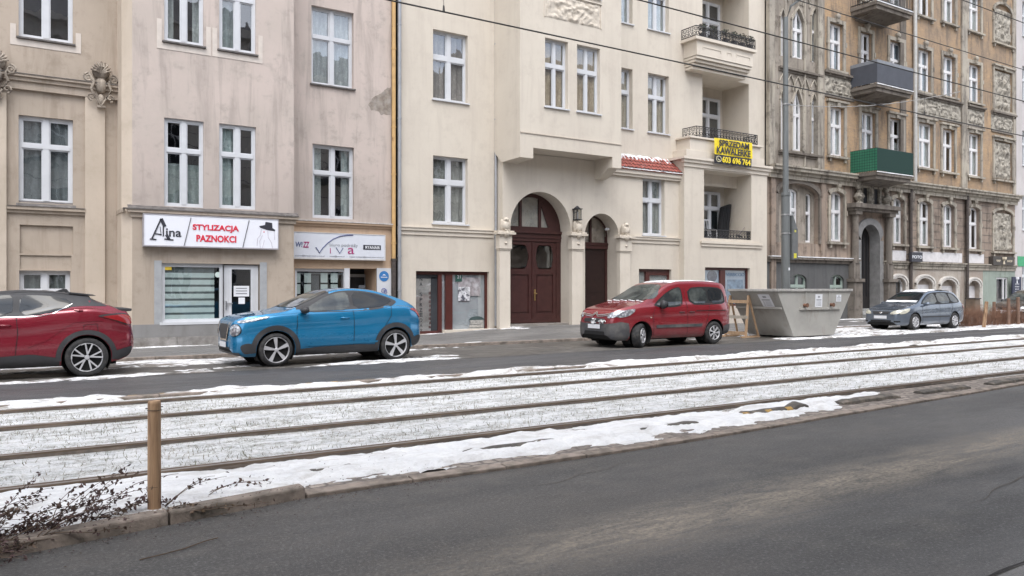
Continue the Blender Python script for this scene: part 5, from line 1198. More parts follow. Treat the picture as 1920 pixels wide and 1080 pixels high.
for k, o in enumerate(f4[1:]): surround(Y3, o, style='lintel'); window(h3, Y3, o, .15, 2, .62, .07, .12, mat=M_wold, curtain=cyc[(k + 1) % 7], ccol=(.5, .52, .54), trw=.12, sill=False)
for o in (f2[0], f3[0], f4[0]):
    m = MB(); arch_band(m, Y3 - .12, o, .10, .06, o['z0']); m.build('window_surround', M_surr, h3)
    window(h3, Y3 - .12, o, .12, 2, .58, .07, .12, mat=M_wold, curtain='lace', ccol=(.45, .46, .47), trw=.12, sill=False)
for o in f2s + f3s + f4s:
    m = MB(); arch_band(m, Y3 - .12, o, .06, .05, o['z0']); m.build('window_surround', M_surr, h3)
    window(h3, Y3 - .12, o, .12, 1, .58, .055, .1, mat=M_wold, curtain='lace', ccol=(.45, .46, .47), trw=.12, sill=False)
window(h3, Y3 + .22, gf[0], .08, 2, .60, .07, .13, mat=M_wold, curtain='lace', ccol=(.3, .29, .28), trw=.12, sill=False)
for o in gfs: window(h3, Y3 + .22, o, .08, 1, .60, .06, .1, mat=M_wold, curtain='lace', ccol=(.3, .29, .28), trw=.1, sill=False)
m = MB(); arch_band(m, Y3, bigarch, .16, .09, bigarch['z0']); m.build('arch_moulding', M_surrd, h3)
for o in bs: window(h3, Y3, o, .1, 2, .5, .05, .06, mat=simple('grey_green_frame', (.3, .36, .32), .6), curtain=None, sill=False)
for k, o in enumerate(bs2):
    m = MB(); arch_band(m, Y3, o, .20, .07, o['z0']); arch_band(m, Y3 - .07, dict(o, x0=o['x0'] - .1, x1=o['x1'] + .1, z1=o['z1'] + .1), .08, .04, o['z0']); m.build('arch_surround', simple('white_arch_paint', (.55, .52, .48), .85, var=.15, sc=4, c2=(.3, .25, .2), lo=.6, hi=.75), h3)
    if k == 0: window(h3, Y3, o, .15, 1, None, .07, curtain=None, mat=M_wold, sill=False)
    else:
        m = MB(); m.quad((o['x0'], Y3 + o['depth'] - .003, o['z0']), (o['x1'], Y3 + o['depth'] - .003, o['z0']), (o['x1'], Y3 + o['depth'] - .003, topz(o, o['x1']) + .1), (o['x0'], Y3 + o['depth'] - .003, topz(o, o['x0']) + .1)); m.build('painted_niche', M_wband, h3)
# cornices
m = MB(); molding(m, x3a, x3b, Y3 - .12, zf, [(.05, -.42, -.22), (.14, -.22, -.08), (.30, -.08, .06), (.36, .06, .14)], False); m.build('cornice', M_surr, h3)
m = MB(); molding(m, x3a, PX(1608, Y3), Y3, zg, [(.08, -.14, 0), (.20, 0, .10)], False); m.build('base_cornice', M_surrd, h3)
m = MB(); m.box(x3a + .1, PX(1606, Y3), Y3 - .22, Y3, zg + .10, zg + .14); m.build('cornice_snow', M_snow, h3)
m = MB(); molding(m, PX(1652, Y3), x3b, Y3, zg, [(.06, -.30, -.12), (.12, -.12, 0), (.18, 0, .07)], False); m.build('base_cornice', M_surr, h3)
for (a, b) in ((1542, 1600), (1714, 1802), (1812, 1845), (1858, 1902)):
    for zz in (f2[4]['z1'] + .40,):
        m = MB(); molding(m, PX(a, Y3), PX(b, Y3), Y3, zz, [(.06, -.1, .0)], False); molding(m, PX(a, Y3), PX(b, Y3), Y3, f3[4]['z0'] - .2, [(.08, -.14, -.04), (.18, -.04, .06)], False); m.build('string_course', M_surrd, h3)
        m = MB(); m.box(PX(a, Y3), PX(b, Y3), Y3 - .02, Y3 + .01, zz, f3[4]['z0'] - .34); relief(m, PX(a, Y3) + .15, PX(b, Y3) - .15, zz + .12, f3[4]['z0'] - .42, Y3 - .022, .10, 3.6, a * .1, max(20, int((b - a) * .9)), 16); m.build('frieze_relief', M_orn, h3, smooth='auto')
for k, o in enumerate(rel):
    m = MB(); zt_ = o['z1'] - o.get('rise', 0) * .4; relief(m, o['x0'] + .05, o['x1'] - .05, o['z0'] + .05, zt_ - .05, Y3 + .06, .16, 2.4, 30 + k * 7, 34, 44); m.build('figure_relief', M_orn, h3, smooth='auto'); surround(Y3, o, .14, .07, 'lintel' if not o.get('rise') else 'key')
m = MB(); zz = PZ(1455, 125, Y3 - .12); zz2 = PZ(1455, 283, Y3 - .12)
for q in (zz, zz2, zz + FH): molding(m, PX(1455, Y3), PX(1535, Y3), Y3 - .12, q, [(.06, -.14, -.04), (.16, -.04, .05)], False)
m.build('sill_course', M_surrd, h3)
for base in (zz - .2, zz + FH - .2):
    m = MB()   # blind tracery between the gothic windows
    for cx in (PX(1463, Y3), PX(1477, Y3), PX(1491, Y3), PX(1505, Y3), PX(1521, Y3)):
        for sg in (-1, 1): m.path([(cx + sg * .35 * (1 - (q / 6) ** 1.6), Y3 - .16, base - .75 + q * .12 - (0.0)) for q in range(7)], .035, 5)
    m.build('blind_tracery', M_surr, h3)
m = MB()
for px in (1450, 1472, 1508, 1535, 1540):
    a = PX(px, Y3 - .12); m.tube((a, Y3 - .14, zf + .2), (a, Y3 - .14, ZT3 - .4), .06, n=8)
m.box(PX(1443, Y3 - .2), PX(1452, Y3 - .2), Y3 - .2, Y3, zf + .1, ZT3 - .2); m.box(PX(1534, Y3 - .25), PX(1543, Y3 - .25), Y3 - .25, Y3, zf + .1, ZT3 - .2); m.build('pilaster', M_surr, h3)
m = MB(); m.box(PX(1443, Y3), PX(1452, Y3), Y3 - .1, Y3, -.1, zf - .4); m.box(PX(1537, Y3), PX(1546, Y3), Y3 - .1, Y3, zg, zf - .4); m.build('pilaster', M_grd, h3)
m = MB(); a = PX(1801, Y3); b = PX(1811, Y3); m.box(a, b, Y3 - .10, Y3, zf, ZT3 - .3); m.build('pilaster', M_surr, h3)
m = MB(); a = PX(1898, Y3); m.box(a, x3b, Y3 - .08, Y3, zf, ZT3 - .3); m.build('pilaster', M_surr, h3)
m = MB(); a = PX(1711, Y3); m.tube((a, Y3 - .14, zf - .1), (a, Y3 - .14, ZT3 - .4), .10, n=12); m.build('pale_drainpipe', simple('pale_pipe', (.42, .41, .39), .5, metal=.2), h3, smooth='auto')
for px in (1703, 1809):
    m = MB(); a = PX(px, Y3); m.tube((a, Y3 - .14, .1), (a, Y3 - .14, zf - .1), .085, n=12); m.build('dark_drainpipe', M_cpipe, h3, smooth='auto')
    m = MB(); m.ball((a + .15, Y3 - .12, zf - .6), .16, .16, .35, 8, 6); m.ball((a + .15, Y3 - .14, zf - 1.1), .10, .12, .25, 8, 6); m.build('console', M_surrd, h3, smooth='auto')
m = MB(); a = PX(1699, Y3 - .05); m.box(a - .5, a, Y3 - .06, Y3, zf + .15, ZT3 - .3); m.build('dark_strip', M_surrd, h3)
# white band with sign
m = MB(); bz0, bz1 = zg + .10, zg + .62
for (a, b) in ((1667, 1698), (1713, 1803), (1813, 1844)): m.box(PX(a, Y3), PX(b, Y3), Y3 - .03, Y3 + .01, bz0, bz1)
m.build('white_band', M_wband, h3)
# portal
pcx = (port['x0'] + port['x1']) / 2; phw = (port['x1'] - port['x0']) / 2
m = MB(); arch_band(m, Y3, port, .30, .12, .3); m.build('portal_arch', simple('grey_portal', (.20, .195, .19), .85, var=.2, sc=4, bump=.4), h3)
zent3 = PZ(1605, 392, Y3)
m = MB(); n_ = 20; P = [(port['x0'], .3)] + [(pcx - phw * cos(pi * i / n_), topz(port, pcx - phw * cos(pi * i / n_))) for i in range(n_ + 1)] + [(port['x1'], .3)]
for (a, b) in zip(P[:-1], P[1:]):
    s_ = .006; f = lambda p: (pcx + (p[0] - pcx) * (1 - s_ / phw), p[1] - s_ if p[1] > .31 else p[1]); a, b = f(a), f(b)
    m.quad((a[0], Y3 - .1, a[1]), (a[0], Y3 + .44, a[1]), (b[0], Y3 + .44, b[1]), (b[0], Y3 - .1, b[1]))
m.build('portal_lining', simple('grey_lining', (.22, .215, .21), .85, var=.25, sc=3), h3)
m = MB()
for sg in (-1, 1):
    cx = pcx + sg * (phw + .62); m.box(cx - .32, cx + .32, Y3 - .38, Y3, -.1, 1.9); m.box(cx - .40, cx + .40, Y3 - .46, Y3, 1.9, 2.05); m.box(cx - .24, cx + .24, Y3 - .30, Y3, 2.05, 2.8)
    m.tube((cx, Y3 - .20, 2.8), (cx, Y3 - .20, zent3 - .3), .17, .15, 14); m.box(cx - .26, cx + .26, Y3 - .42, Y3, zent3 - .3, zent3 - .12)
m.box(pcx - phw - 1.0, pcx + phw + 1.0, Y3 - .45, Y3, zent3 - .12, zent3 + .02); m.box(pcx - phw - 1.12, pcx + phw + 1.12, Y3 - .58, Y3, zent3 + .02, zent3 + .22)
m.build('portal', M_surrd, h3)
m = MB()   # aedicule over the portal: niches, vases, side figures
zz = zent3 + .22; ax0, ax1 = pcx - 1.3, pcx + 1.3
for cx in (pcx - .45, pcx + .45):
    o = dict(x0=cx - .26, x1=cx + .26, z0=zz + .1, z1=zz + 1.5, rise=.26); arch_band(m, Y3 - .04, o, .10, .14, zz)
for sg in (-1, 1):
    cx = pcx + sg * 1.15; m.lathe([(0, 0), (.2, 0), (.12, .12), (.26, .35), (.2, .5), (.1, .55), (.13, .65), (0, .7)], (cx, Y3 - .25, zz), 'z', 12); m.ball((cx, Y3 - .2, zz + .95), .22, .16, .3, 9, 7)
    scroll(m, pcx + sg * .95, zz + .35, Y3 - .1, .3, 1.4, .06, sg, pi)
m.box(pcx - .1, pcx + .1, Y3 - .22, Y3, zz, zz + 1.6); m.build('portal_ornament', M_orn, h3, smooth='auto')
m = MB(); 
for cx in (pcx - .45, pcx + .45): m.box(cx - .24, cx + .24, Y3 - .035, Y3 - .01, zz + .05, zz + 1.45)
m.build('niche_shade_panel', M_dark, h3)  # flat panels; the niches' shade is put into their near-black colour
m = MB(); m.box(port['x0'], port['x1'], Y3 + .46, Y3 + .54, .3, port['z1']); dd = m.build('entrance_door', simple('black_door', (.02, .018, .018), .5, var=.3), h3)
m = MB()
for q in range(5): m.box(port['x0'] + .15 + q * .28, port['x0'] + .19 + q * .28, Y3 + .42, Y3 + .46, 1.2, port['z1'] - .5)
m.build('door_bars', M_iron, dd)
m = MB(); 
for q in range(4): m.box(port['x0'] - .02, port['x1'] + .02, Y3 - .75 + q * .3, Y3 + .45, -.05 if q == 0 else .05 + q * .13, .18 + q * .13)
m.build('entrance_step', simple('step_stone', (.30, .30, .29), .8, var=.2, bump=.3), h3, bevel=.01)
# balconies
def balcony(zfl, kind):
    yf = 22.0; a, b = PX(1594, Y3), PX(1712, yf)
    m = MB(); m.box(a, b, yf, Y3, zfl - .16, zfl); m.box(a + .08, b - .08, yf + .08, Y3, zfl - .34, zfl - .16)
    m.prismx([(yf + .3, zfl - .34), (Y3, zfl - .34), (Y3, zfl - .52)], a + .4, b - .4); bl_ = m.build('balcony', M_surrd, h3)
    m = MB(); m.box(a - .02, b + .02, yf - .03, yf, zfl - .03, zfl + .012); m.build('snow_edge', M_snow, bl_)
    z = zfl; h = 1.1; m = MB(); runs = (((a + .04, yf + .04), (b - .04, yf + .04)), ((a + .04, yf + .04), (a + .04, Y3)), ((b - .04, yf + .04), (b - .04, Y3)))
    for p, q in runs:
        for zz in (z + .08, z + h): m.obox((*p, zz), (*q, zz), .04, .04)
        L_ = max(abs(p[0] - q[0]), abs(p[1] - q[1])); n = int(L_ / .12)
        for i in range(n + 1): x, y = lerp(p[0], q[0], i / n), lerp(p[1], q[1], i / n); m.obox((x, y, z), (x, y, z + h), .016, .016)
    m.build('railing', M_iron, bl_)
    if kind:
        mt = {'grey': simple('grey_screen', (.065, .07, .085), .8, var=.12, sc=2, bump=.2, bs=5), 'green': None}[kind] if kind == 'grey' else M_green
        m = MB(); h2_ = h - (.12 if kind == 'grey' else .0)
        m.box(a - .005, b + .005, yf - .012, yf - .002, z + .04, z + h2_); m.box(a - .012, a - .002, yf - .002, Y3 - .02, z + .04, z + h2_); m.box(b + .002, b + .012, yf - .002, Y3 - .02, z + .04, z + h2_); m.build('privacy_screen', mt, bl_)
        if kind == 'grey':
            m = MB(); m.box(a - .006, b + .006, yf - .016, yf - .004, z + h2_ - .02, z + h + .02); m.box(a - .016, a - .004, yf, Y3 - .02, z + h2_ - .02, z + h + .02); m.build('screen_edge', simple('light_grey_cloth', (.2, .21, .23), .8), bl_)
    return z
t = NT('green_mesh_screen')
g_ = t.n('ShaderNodeNewGeometry'); sp_ = t.n('ShaderNodeSeparateXYZ', i_0=g_.outputs['Position'])
def lines(sock, per): return t.math('LESS_THAN', t.math('FRACT', t.math('MULTIPLY', sock, 1 / per)), .14)
gg = t.math('MAXIMUM', t.math('MAXIMUM', lines(sp_.outputs[0], .13), lines(sp_.outputs[2], .13)), lines(sp_.outputs[1], .13))
c = t.ramp(t.noise(2, 4), .3, .7, (.025, .135, .08), (.04, .165, .10)); t.pbr(t.mix(gg, c, (.01, .035, .028)), .7, 0, .3); M_green = t.m
balcony(7.10, 'green'); balcony(11.25, 'grey'); balcony(15.15, None)
# interior and body
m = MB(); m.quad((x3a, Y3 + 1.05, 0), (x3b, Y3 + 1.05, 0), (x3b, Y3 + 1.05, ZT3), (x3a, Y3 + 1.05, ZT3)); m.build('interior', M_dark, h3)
body_box(h3, x3a, x3b, Y3 + 1.1, Y3 + 12, -.1, ZT3, M_brick, None)
m = MB(); m.box(x3a, x3b, Y3 - .6, Y3 + 1.1, ZT3, ZT3 + .4); m.build('eaves', M_surrd, h3)
m = MB(); m.prismx([(Y3 - .6, ZT3 + .4), (Y3 + 6, ZT3 + 5), (Y3 + 12, ZT3 + .4)], x3a, x3b); m.build('roof', M_tile, h3)
# green shop door
m = MB(); a, b = gdoor['x0'], gdoor['x1']; m.box(a, a + .1, Y3 + .05, Y3 + .12, .15, gdoor['z1']); m.box(b - .1, b, Y3 + .05, Y3 + .12, .15, gdoor['z1']); m.box(a + .1, b - .1, Y3 + .05, Y3 + .12, gdoor['z1'] - .1, gdoor['z1']); m.box((a + b) / 2 + .2, (a + b) / 2 + .3, Y3 + .05, Y3 + .12, .15, gdoor['z1'] - .1); gd = m.build('shop_door', M_wold, h3)
m = MB(); m.quad((a, Y3 + .09, .15), (b, Y3 + .09, .15), (b, Y3 + .09, gdoor['z1']), (a, Y3 + .09, gdoor['z1'])); m.build('pane', M_glass, gd)
m = MB(); m.box(a, b, Y3 + .3, Y3 + .31, .15, gdoor['z1'] - .2); m.build('door_backing', simple('shop_goods', (.22, .18, .17), .9, var=.7, sc=5), gd)
# FOTO sign etc
s_ = thing('shop_sign', 'small square black FOTO sign projecting from the white band', 'shop sign', (PX(1720, Y3 - .4), Y3 - .4, zg + .2))
yy = Y3 - .35; a, b = PX(1709.5, yy), PX(1730, yy); z0, z1 = PZ(1710, 490.5, yy), PZ(1710, 472.5, yy)
m = MB(); m.box(a, b, yy, yy + .12, z0, z1); m.obox((a + .05, yy + .1, z1 - .1), (a + .05, Y3, z1 - .1), .03, .03); m.obox((a + .05, yy + .1, z0 + .1), (a + .05, Y3, z0 + .1), .03, .03); m.build('panel', M_blk, s_)
text(s_, 'lettering', 'FOTO', a + .06, b - .06, lerp(z0, z1, .34), lerp(z0, z1, .66), yy - .001, M_paper, bold=.02)
s_ = thing('shop_sign', 'long dark fascia sign with pale emblem above the pale green shop', 'shop sign', (PX(1880, Y3), Y3, zg + .2))
yy = Y3 - .26; a, b = PX(1862.5, yy), PX(1901, yy); z0, z1 = PZ(1862, 496.5, yy), PZ(1862, 480.5, yy)
m = MB(); m.box(a, b, yy, Y3, z0, z1); m.build('panel', simple('dark_fascia', (.05, .042, .036), .6), s_)
M_gold = simple('pale_gold', (.55, .48, .36), .6)
text(s_, 'lettering', 'VAP', lerp(a, b, .14), lerp(a, b, .34), lerp(z0, z1, .36), lerp(z0, z1, .62), yy - .001, M_gold, bold=.02); text(s_, 'lettering', 'SHOP', lerp(a, b, .66), lerp(a, b, .92), lerp(z0, z1, .36), lerp(z0, z1, .62), yy - .001, M_gold, bold=.02)
m = MB(); cx = lerp(a, b, .5); m.lathe([(0, -.25), (.08, -.18), (.05, 0), (.16, .1), (.16, .22), (0, .22)], (cx, yy, (z0 + z1) / 2), 'z', 8); m.build('emblem', M_gold, s_)
s_ = thing('sign_board', 'tall dark blue board with small white lettering at the far right end of the tenement', 'sign', (PX(1906, Y3 - .3), Y3 - .3, 1))
yy = Y3 - .3; a, b = PX(1898.5, yy), PX(1915, yy); z0, z1 = PZ(1899, 560, yy), PZ(1899, 519, yy)
m = MB(); m.box(a, b, yy, yy + .06, z0, z1); m.build('panel', simple('navy_board', (.018, .022, .05), .5), s_)
for q, s in enumerate(('OPEN', 'PON', 'WT-PT', '10-18', 'SOB')): text(s_, 'lettering', s, lerp(a, b, .28), lerp(a, b, .72), lerp(z1, z0, .36 + q * .12), lerp(z1, z0, .30 + q * .12), yy - .001, M_paper)
m = MB(); m.lathe([(0, -.2), (.05, -.15), (.04, 0), (.12, .08), (.12, .2), (0, .2)], ((a + b) / 2, yy, lerp(z1, z0, .16)), 'z', 8); m.build('emblem', M_paper, s_)

# ============================================================ HOUSE 4: next house beyond, only a sliver in view
h4 = thing('plastered_house', 'pale grey plastered house just beyond the brick tenement at the right edge', 'house', (x3b + 8, Y3, 0))
ops = []
for fl_ in range(5):
    for q in range(6): ops.append(dict(x0=x3b + .9 + q * 2.6, x1=x3b + 2.1 + q * 2.6, z0=1.2 + fl_ * 3.9 if fl_ else 1.0, z1=(1.2 + fl_ * 3.9 if fl_ else 1.0) + 2.1, rise=0))
M_h4 = plaster('pale_pink_grey_render', (.50, .47, .46), (.46, .43, .42), (.33, .3, .28), drip=.3)
m = MB(); facade(m, Y3, x3b, x3b + 16.5, -.1, 20, ops); m.build('wall', M_h4, h4)
for o in ops: window(h4, Y3, o, .15, 2, .62, .07, .12, curtain='lace', ccol=(.4, .4, .4))
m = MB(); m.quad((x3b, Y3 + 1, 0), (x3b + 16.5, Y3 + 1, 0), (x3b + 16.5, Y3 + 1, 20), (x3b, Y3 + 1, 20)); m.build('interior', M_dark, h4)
body_box(h4, x3b, x3b + 16.5, Y3 + 1.05, Y3 + 12, -.1, 20, M_h4, None)
m = MB(); m.prismx([(Y3 - .5, 20), (Y3 + 6, 24), (Y3 + 12, 20)], x3b, x3b + 16.5); m.build('roof', M_tile, h4)
m = MB(); m.box(x3b + .3, x3b + 1.2, Y3 - .03, Y3, 2.9, 3.5); m.build('green_fascia', simple('green_fascia', (.05, .3, .14), .6), h4)

# ============================================================ houses across the street, behind the camera (seen mirrored in the panes)
M_slate = simple('dark_roofing', (.10, .09, .09), .8, var=.2)
def across(x0, x1, hgt, colr, label, seed):
    rg = random.Random(seed); y = -4.2
    h = thing('street_house', label, 'house', ((x0 + x1) / 2, y, 0))
    mt = plaster('across_render_%d' % seed, colr, tuple(c * .9 for c in colr), tuple(c * .5 for c in colr))
    ops = []; nb = int((x1 - x0) / 2.5); w_ = (x1 - x0) / nb
    for f_ in range(int(hgt / 3.9)):
        for q in range(nb): ops.append(dict(x0=x0 + w_ * (q + .26), x1=x0 + w_ * (q + .74), z0=1.1 + f_ * 3.9, z1=3.3 + f_ * 3.9, rise=0))
    m = MB(); facade(m, 0, x0, x1, -.1, hgt, ops)
    m.v = [(p[0], y - p[1], p[2]) for p in m.v]; m.build('wall', mt, h)
    m = MB(); m.box(x0, x1, y - 10, y - .6, -.1, hgt); m.build('interior', M_dark, h)
    for o in ops:
        m = MB(); a, b, c, d = o['x0'], o['x1'], o['z0'], o['z1']; yy = y - .15
        m.box(a, a + .09, yy - .06, yy, c, d); m.box(b - .09, b, yy - .06, yy, c, d); m.box((a + b) / 2 - .06, (a + b) / 2 + .06, yy - .06, yy + .01, c, d); m.box(a + .09, b - .09, yy - .05, yy + .005, lerp(c, d, .62) - .05, lerp(c, d, .62) + .05); m.box(a - .1, b + .1, yy - .06, y + .08, c - .08, c)
        m.build('window', M_white, h)
    m = MB()
    for f_ in range(int(hgt / 3.9)): m.box(x0, x1, y, y + .15, 3.85 + f_ * 3.9, 4.0 + f_ * 3.9)
    m.box(x0, x1, y - .5, y + .5, hgt, hgt + .4); m.build('cornice', mt, h)
    for q in range(1, nb, 3):
        for f_ in range(1, int(hgt / 3.9)):
            m = MB(); a = x0 + w_ * q; z = .9 + f_ * 3.9; m.box(a, a + w_ * 1.6, y, y + 1.1, z - .15, z)
            for i in range(16): xx = lerp(a + .05, a + w_ * 1.6 - .05, i / 15); m.obox((xx, y + 1.05, z), (xx, y + 1.05, z + 1), .02, .02)
            m.obox((a, y + 1.05, z + 1), (a + w_ * 1.6, y + 1.05, z + 1), .04, .04); m.build('balcony', M_iron, h)
    m = MB(); m.prismx([(y + .5, hgt + .4), (y - 5, hgt + 3.6), (y - 10, hgt + .4)], x0, x1); m.build('roof', M_slate, h)
across(-22, -4, 15.5, (.68, .62, .54), 'pale yellow house across the street, left of the camera', 1)
across(-4, 13, 16.5, (.62, .58, .53), 'grey beige house across the street, right behind the camera', 2)
across(13, 31, 15.0, (.70, .64, .57), 'light cream house across the street, right of the camera', 3)
across(31, 52, 17.0, (.5, .40, .33), 'reddish house across the street, farthest to the right', 4)
# ============================================================ CARS (local frame: x 0 = front bumper, +x to the rear, near side is -y)
def paint(name, c, metal=.35, dirty=.25):
    t = NT(name); g = t.n('ShaderNodeTexCoord').outputs['Object']; s_ = t.n('ShaderNodeSeparateXYZ', i_0=g)
    low = t.math('MULTIPLY', t.math('SUBTRACT', .75, s_.outputs[2]), 1.8, True)
    d = t.math('MULTIPLY', t.math('MULTIPLY', low, t.ramp(t.noise(6, 8, .7, (.6, 1, 1.6)), .3, .75)), dirty)
    col = t.mix(d, c, (.24, .22, .2)); r = t.mix(d, (.26, .26, .26), (.8, .8, .8))
    t.pbr(col, r, metal, .5, 1.0); b = t.t.nodes['Principled BSDF']
    b.inputs['Coat Roughness'].default_value = .03
    return t.m
M_plastic = simple('black_trim_plastic', (.035, .035, .038), .6, var=.15, sc=6)
M_grey_pl = simple('grey_bumper_plastic', (.060, .060, .064), .7, var=.25, sc=5, c2=(.12, .115, .11))
M_under = simple('underbody', (.008, .008, .008), .95, var=.1)
M_tyre = simple('tyre_rubber', (.022, .022, .023), .85, var=.35, sc=12, c2=(.07, .065, .06), lo=.5, hi=.75)
M_alloy = simple('alloy_silver', (.62, .62, .64), .4, metal=.5, var=.1)
M_spokegap = simple('spoke_gap_black', (.004, .004, .004), .9)
M_chrome = simple('chrome', (.75, .76, .78), .12, metal=1.0, var=.02)
M_seam = simple('panel_gap', (.008, .008, .009), .8)
M_plate = simple('number_plate', (.70, .71, .74), .5, var=.04)
M_tail = simple('tail_lamp_red', (.28, .008, .012), .15, var=.1, coat=1.0)
t = NT('car_glass')
t.pbr((.016, .019, .022), t.ramp(t.noise(2, 3), .3, .7, (.03, .03, .03), (.07, .07, .07)), 0, .5, 0); M_cg = t.m
t = NT('car_glass_pale_reflection')
t.pbr(t.ramp(t.noise(2.2, 4, .6), .4, .62, (.025, .03, .032), (.085, .095, .09)), .05, 0, .8, 0); M_cgl = t.m  # pale cloudy reflections are mixed into the glass colour
t = NT('headlamp')
v = t.n('ShaderNodeTexVoronoi', i_Vector=t.co(), i_Scale=16).outputs['Distance']
t.pbr(t.ramp(v, .1, .6, (.72, .74, .78), (.20, .21, .23)), .12, .35, .8, 1.0); M_lamp = t.m
t = NT('headlamp_yellowed')
t.pbr(t.ramp(t.noise(9, 5), .35, .65, (.62, .60, .48), (.42, .41, .36)), .25, .15, .8, .8); M_lampy = t.m

def chaikin(P, n=2, closed=True):
    for _ in range(n):
        Q = []
        for i in range(len(P)):
            a, b = P[i], P[(i + 1) % len(P)]; Q += [(a[0]*.78+b[0]*.22, a[1]*.78+b[1]*.22), (a[0]*.22+b[0]*.78, a[1]*.22+b[1]*.78)]
        P = Q
    return P
class Car:
    def __init__(s, label, cat, loc, rz, sp, name='parked_car', group=None):
        s.sp = sp; s.root = thing(name, label, cat, loc, rz, group, world=False)
        s.make_body()
    def arch(s, x):
        z = None
        for wx in s.sp['wheels']:
            r = s.sp['r'] + s.sp.get('gap', .065); d = abs(x - wx)
            if d < r: z = s.sp['r'] + sqrt(r*r - d*d)
        return z
    def section(s, x):
        sp = s.sp; zt = cs(sp['top'], x); zb = cs(sp['bot'], x); w = cs(sp['plan'], x); belt = cs(sp['belt'], x); wt = cs(sp['roof'], x)
        zbelt = min(belt, zt - .07); g = sstep((zt - belt) / .30)
        a = s.arch(x)
        for wx in sp['wheels']: w += sp.get('flare', .02) * exp(-((x - wx) / .42) ** 2)
        hb = zbelt - zb; hg = zt - zbelt; wtop = lerp(w * .86, wt, g)
        P = [(w*.90, zb), (w*.975, zb + .12*hb), (w*1.0, zb + .42*hb), (w*(1.0 - sp.get('waist', .0)), zb + .62*hb), (w*.992, zb + .82*hb), (w*.955, zbelt)]
        P += [(lerp(w*.93, wtop, .22), zbelt + .16*hg), (lerp(w*.93, wtop, .62), zbelt + .55*hg), (wtop*1.0, zbelt + .86*hg), (wtop*.93, zt - .022*(.4+.6*g)), (wtop*.72, zt - .010), (wtop*.38, zt - .003), (0, zt)]
        # catmull sampling
        out = []; Q = [P[0]] + P + [(-P[-2][0], P[-2][1])]
        for i in range(1, len(Q) - 2):
            p0, p1, p2, p3 = Q[i-1], Q[i], Q[i+1], Q[i+2]
            for k in range(4):
                t = k / 4
                out.append(tuple(.5*((2*p1[j]) + (-p0[j]+p2[j])*t + (2*p0[j]-5*p1[j]+4*p2[j]-p3[j])*t*t + (-p0[j]+3*p1[j]-3*p2[j]+p3[j])*t**3) for j in (0, 1)))
        out.append(P[-1])
        if a is not None and a > zb:
            # raise everything below the arch line on to the arch
            ya = None
            for q in range(len(out) - 1):
                if out[q][1] <= a < out[q+1][1]: f = (a - out[q][1]) / (out[q+1][1] - out[q][1]); ya = lerp(out[q][0], out[q+1][0], f); break
            if ya is None: ya = w
            out = [((ya, a) if p[1] < a else p) for p in out]
        return out
    def make_body(s):
        sp = s.sp; L_ = sp['L']; xs = set()
        n = 90
        for i in range(n + 1):
            u = i / n; xs.add(round(L_ * u, 4))
        for e in (.006, .014, .025, .04, .06, .09, .13): xs.add(e); xs.add(round(L_ - e, 4))
        for wx in sp['wheels']:
            r = sp['r'] + sp.get('gap', .065)
            for i in range(25): xs.add(round(wx - r * cos(pi * i / 24) * .99999, 4))
            xs |= {round(wx - r - .002, 4), round(wx + r + .002, 4)}
        xs = sorted(xs); secs = [s.section(x) for x in xs]; m = len(secs[0]); V = []; Fc = []
        for x, sc_ in zip(xs, secs):
            V += [(x, -p[0], p[1]) for p in sc_] + [(x, p[0], p[1]) for p in sc_[:-1][::-1]]
        w_ = 2 * m - 1
        for i in range(len(xs) - 1):
            for j in range(w_ - 1): Fc.append((i*w_ + j, i*w_ + j + 1, (i+1)*w_ + j + 1, (i+1)*w_ + j))
        Fc.append(tuple(range(w_))[::-1]); Fc.append(tuple((len(xs)-1)*w_ + j for j in range(w_)))
        b = MB(); b.add(V, Fc)
        s.bvh = BVHTree.FromPolygons([Vector(v) for v in V], Fc)
        o = b.build('body', sp['paint'], s.root, smooth=True, weld=True); s.body = o
        me = o.data
        try: me.set_sharp_from_angle(angle=radians(50))
        except Exception: pass
        u = MB()
        for i in range(len(xs) - 1):
            a0, a1 = secs[i][0], secs[i+1][0]; u.quad((xs[i], -a0[0], a0[1]), (xs[i], a0[0], a0[1]), (xs[i+1], a1[0], a1[1]), (xs[i+1], -a1[0], a1[1]))
        r = sp['r']; w0, w1 = sp['wheels']
        u.box(.25, L_ - .3, -.62, .62, .19, .5)
        for wx in sp['wheels']:
            yb_ = cs(sp['plan'], wx) - .05; rr = r + sp.get('gap', .065) + .004
            for sg in (-1, 1):
                u.lathe([(rr, sg * yb_), (rr, sg * (yb_ - .34)), (0, sg * (yb_ - .34))], (wx, 0, r), 'y', 32)
        u.f = [f for f in u.f if max(u.v[i][2] for i in f) > .16]
        u.build('underbody', M_under, s.root)
    def frame(s, view):
        if view == 'side': return Vector((0, -3, 0)), Vector((1, 0, 0)), Vector((0, 0, 1)), Vector((0, 1, 0))
        if view == 'far': return Vector((0, 3, 0)), Vector((1, 0, 0)), Vector((0, 0, 1)), Vector((0, -1, 0))
        if view == 'front': return Vector((-3, 0, 0)), Vector((0, 1, 0)), Vector((0, 0, 1)), Vector((1, 0, 0))
        if view == 'rear': return Vector((s.sp['L'] + 3, 0, 0)), Vector((0, 1, 0)), Vector((0, 0, 1)), Vector((-1, 0, 0))
        if view == 'top': return Vector((0, 0, 4)), Vector((1, 0, 0)), Vector((0, 1, 0)), Vector((0, 0, -1))
    def hit(s, view, u, v, off):
        o, a, b, d = s.frame(view); p = o + a*u + b*v
        loc, nor, _, _ = s.bvh.ray_cast(p, d)
        if loc is None: return None
        if nor.dot(d) > 0: nor = -nor
        return loc + nor * off
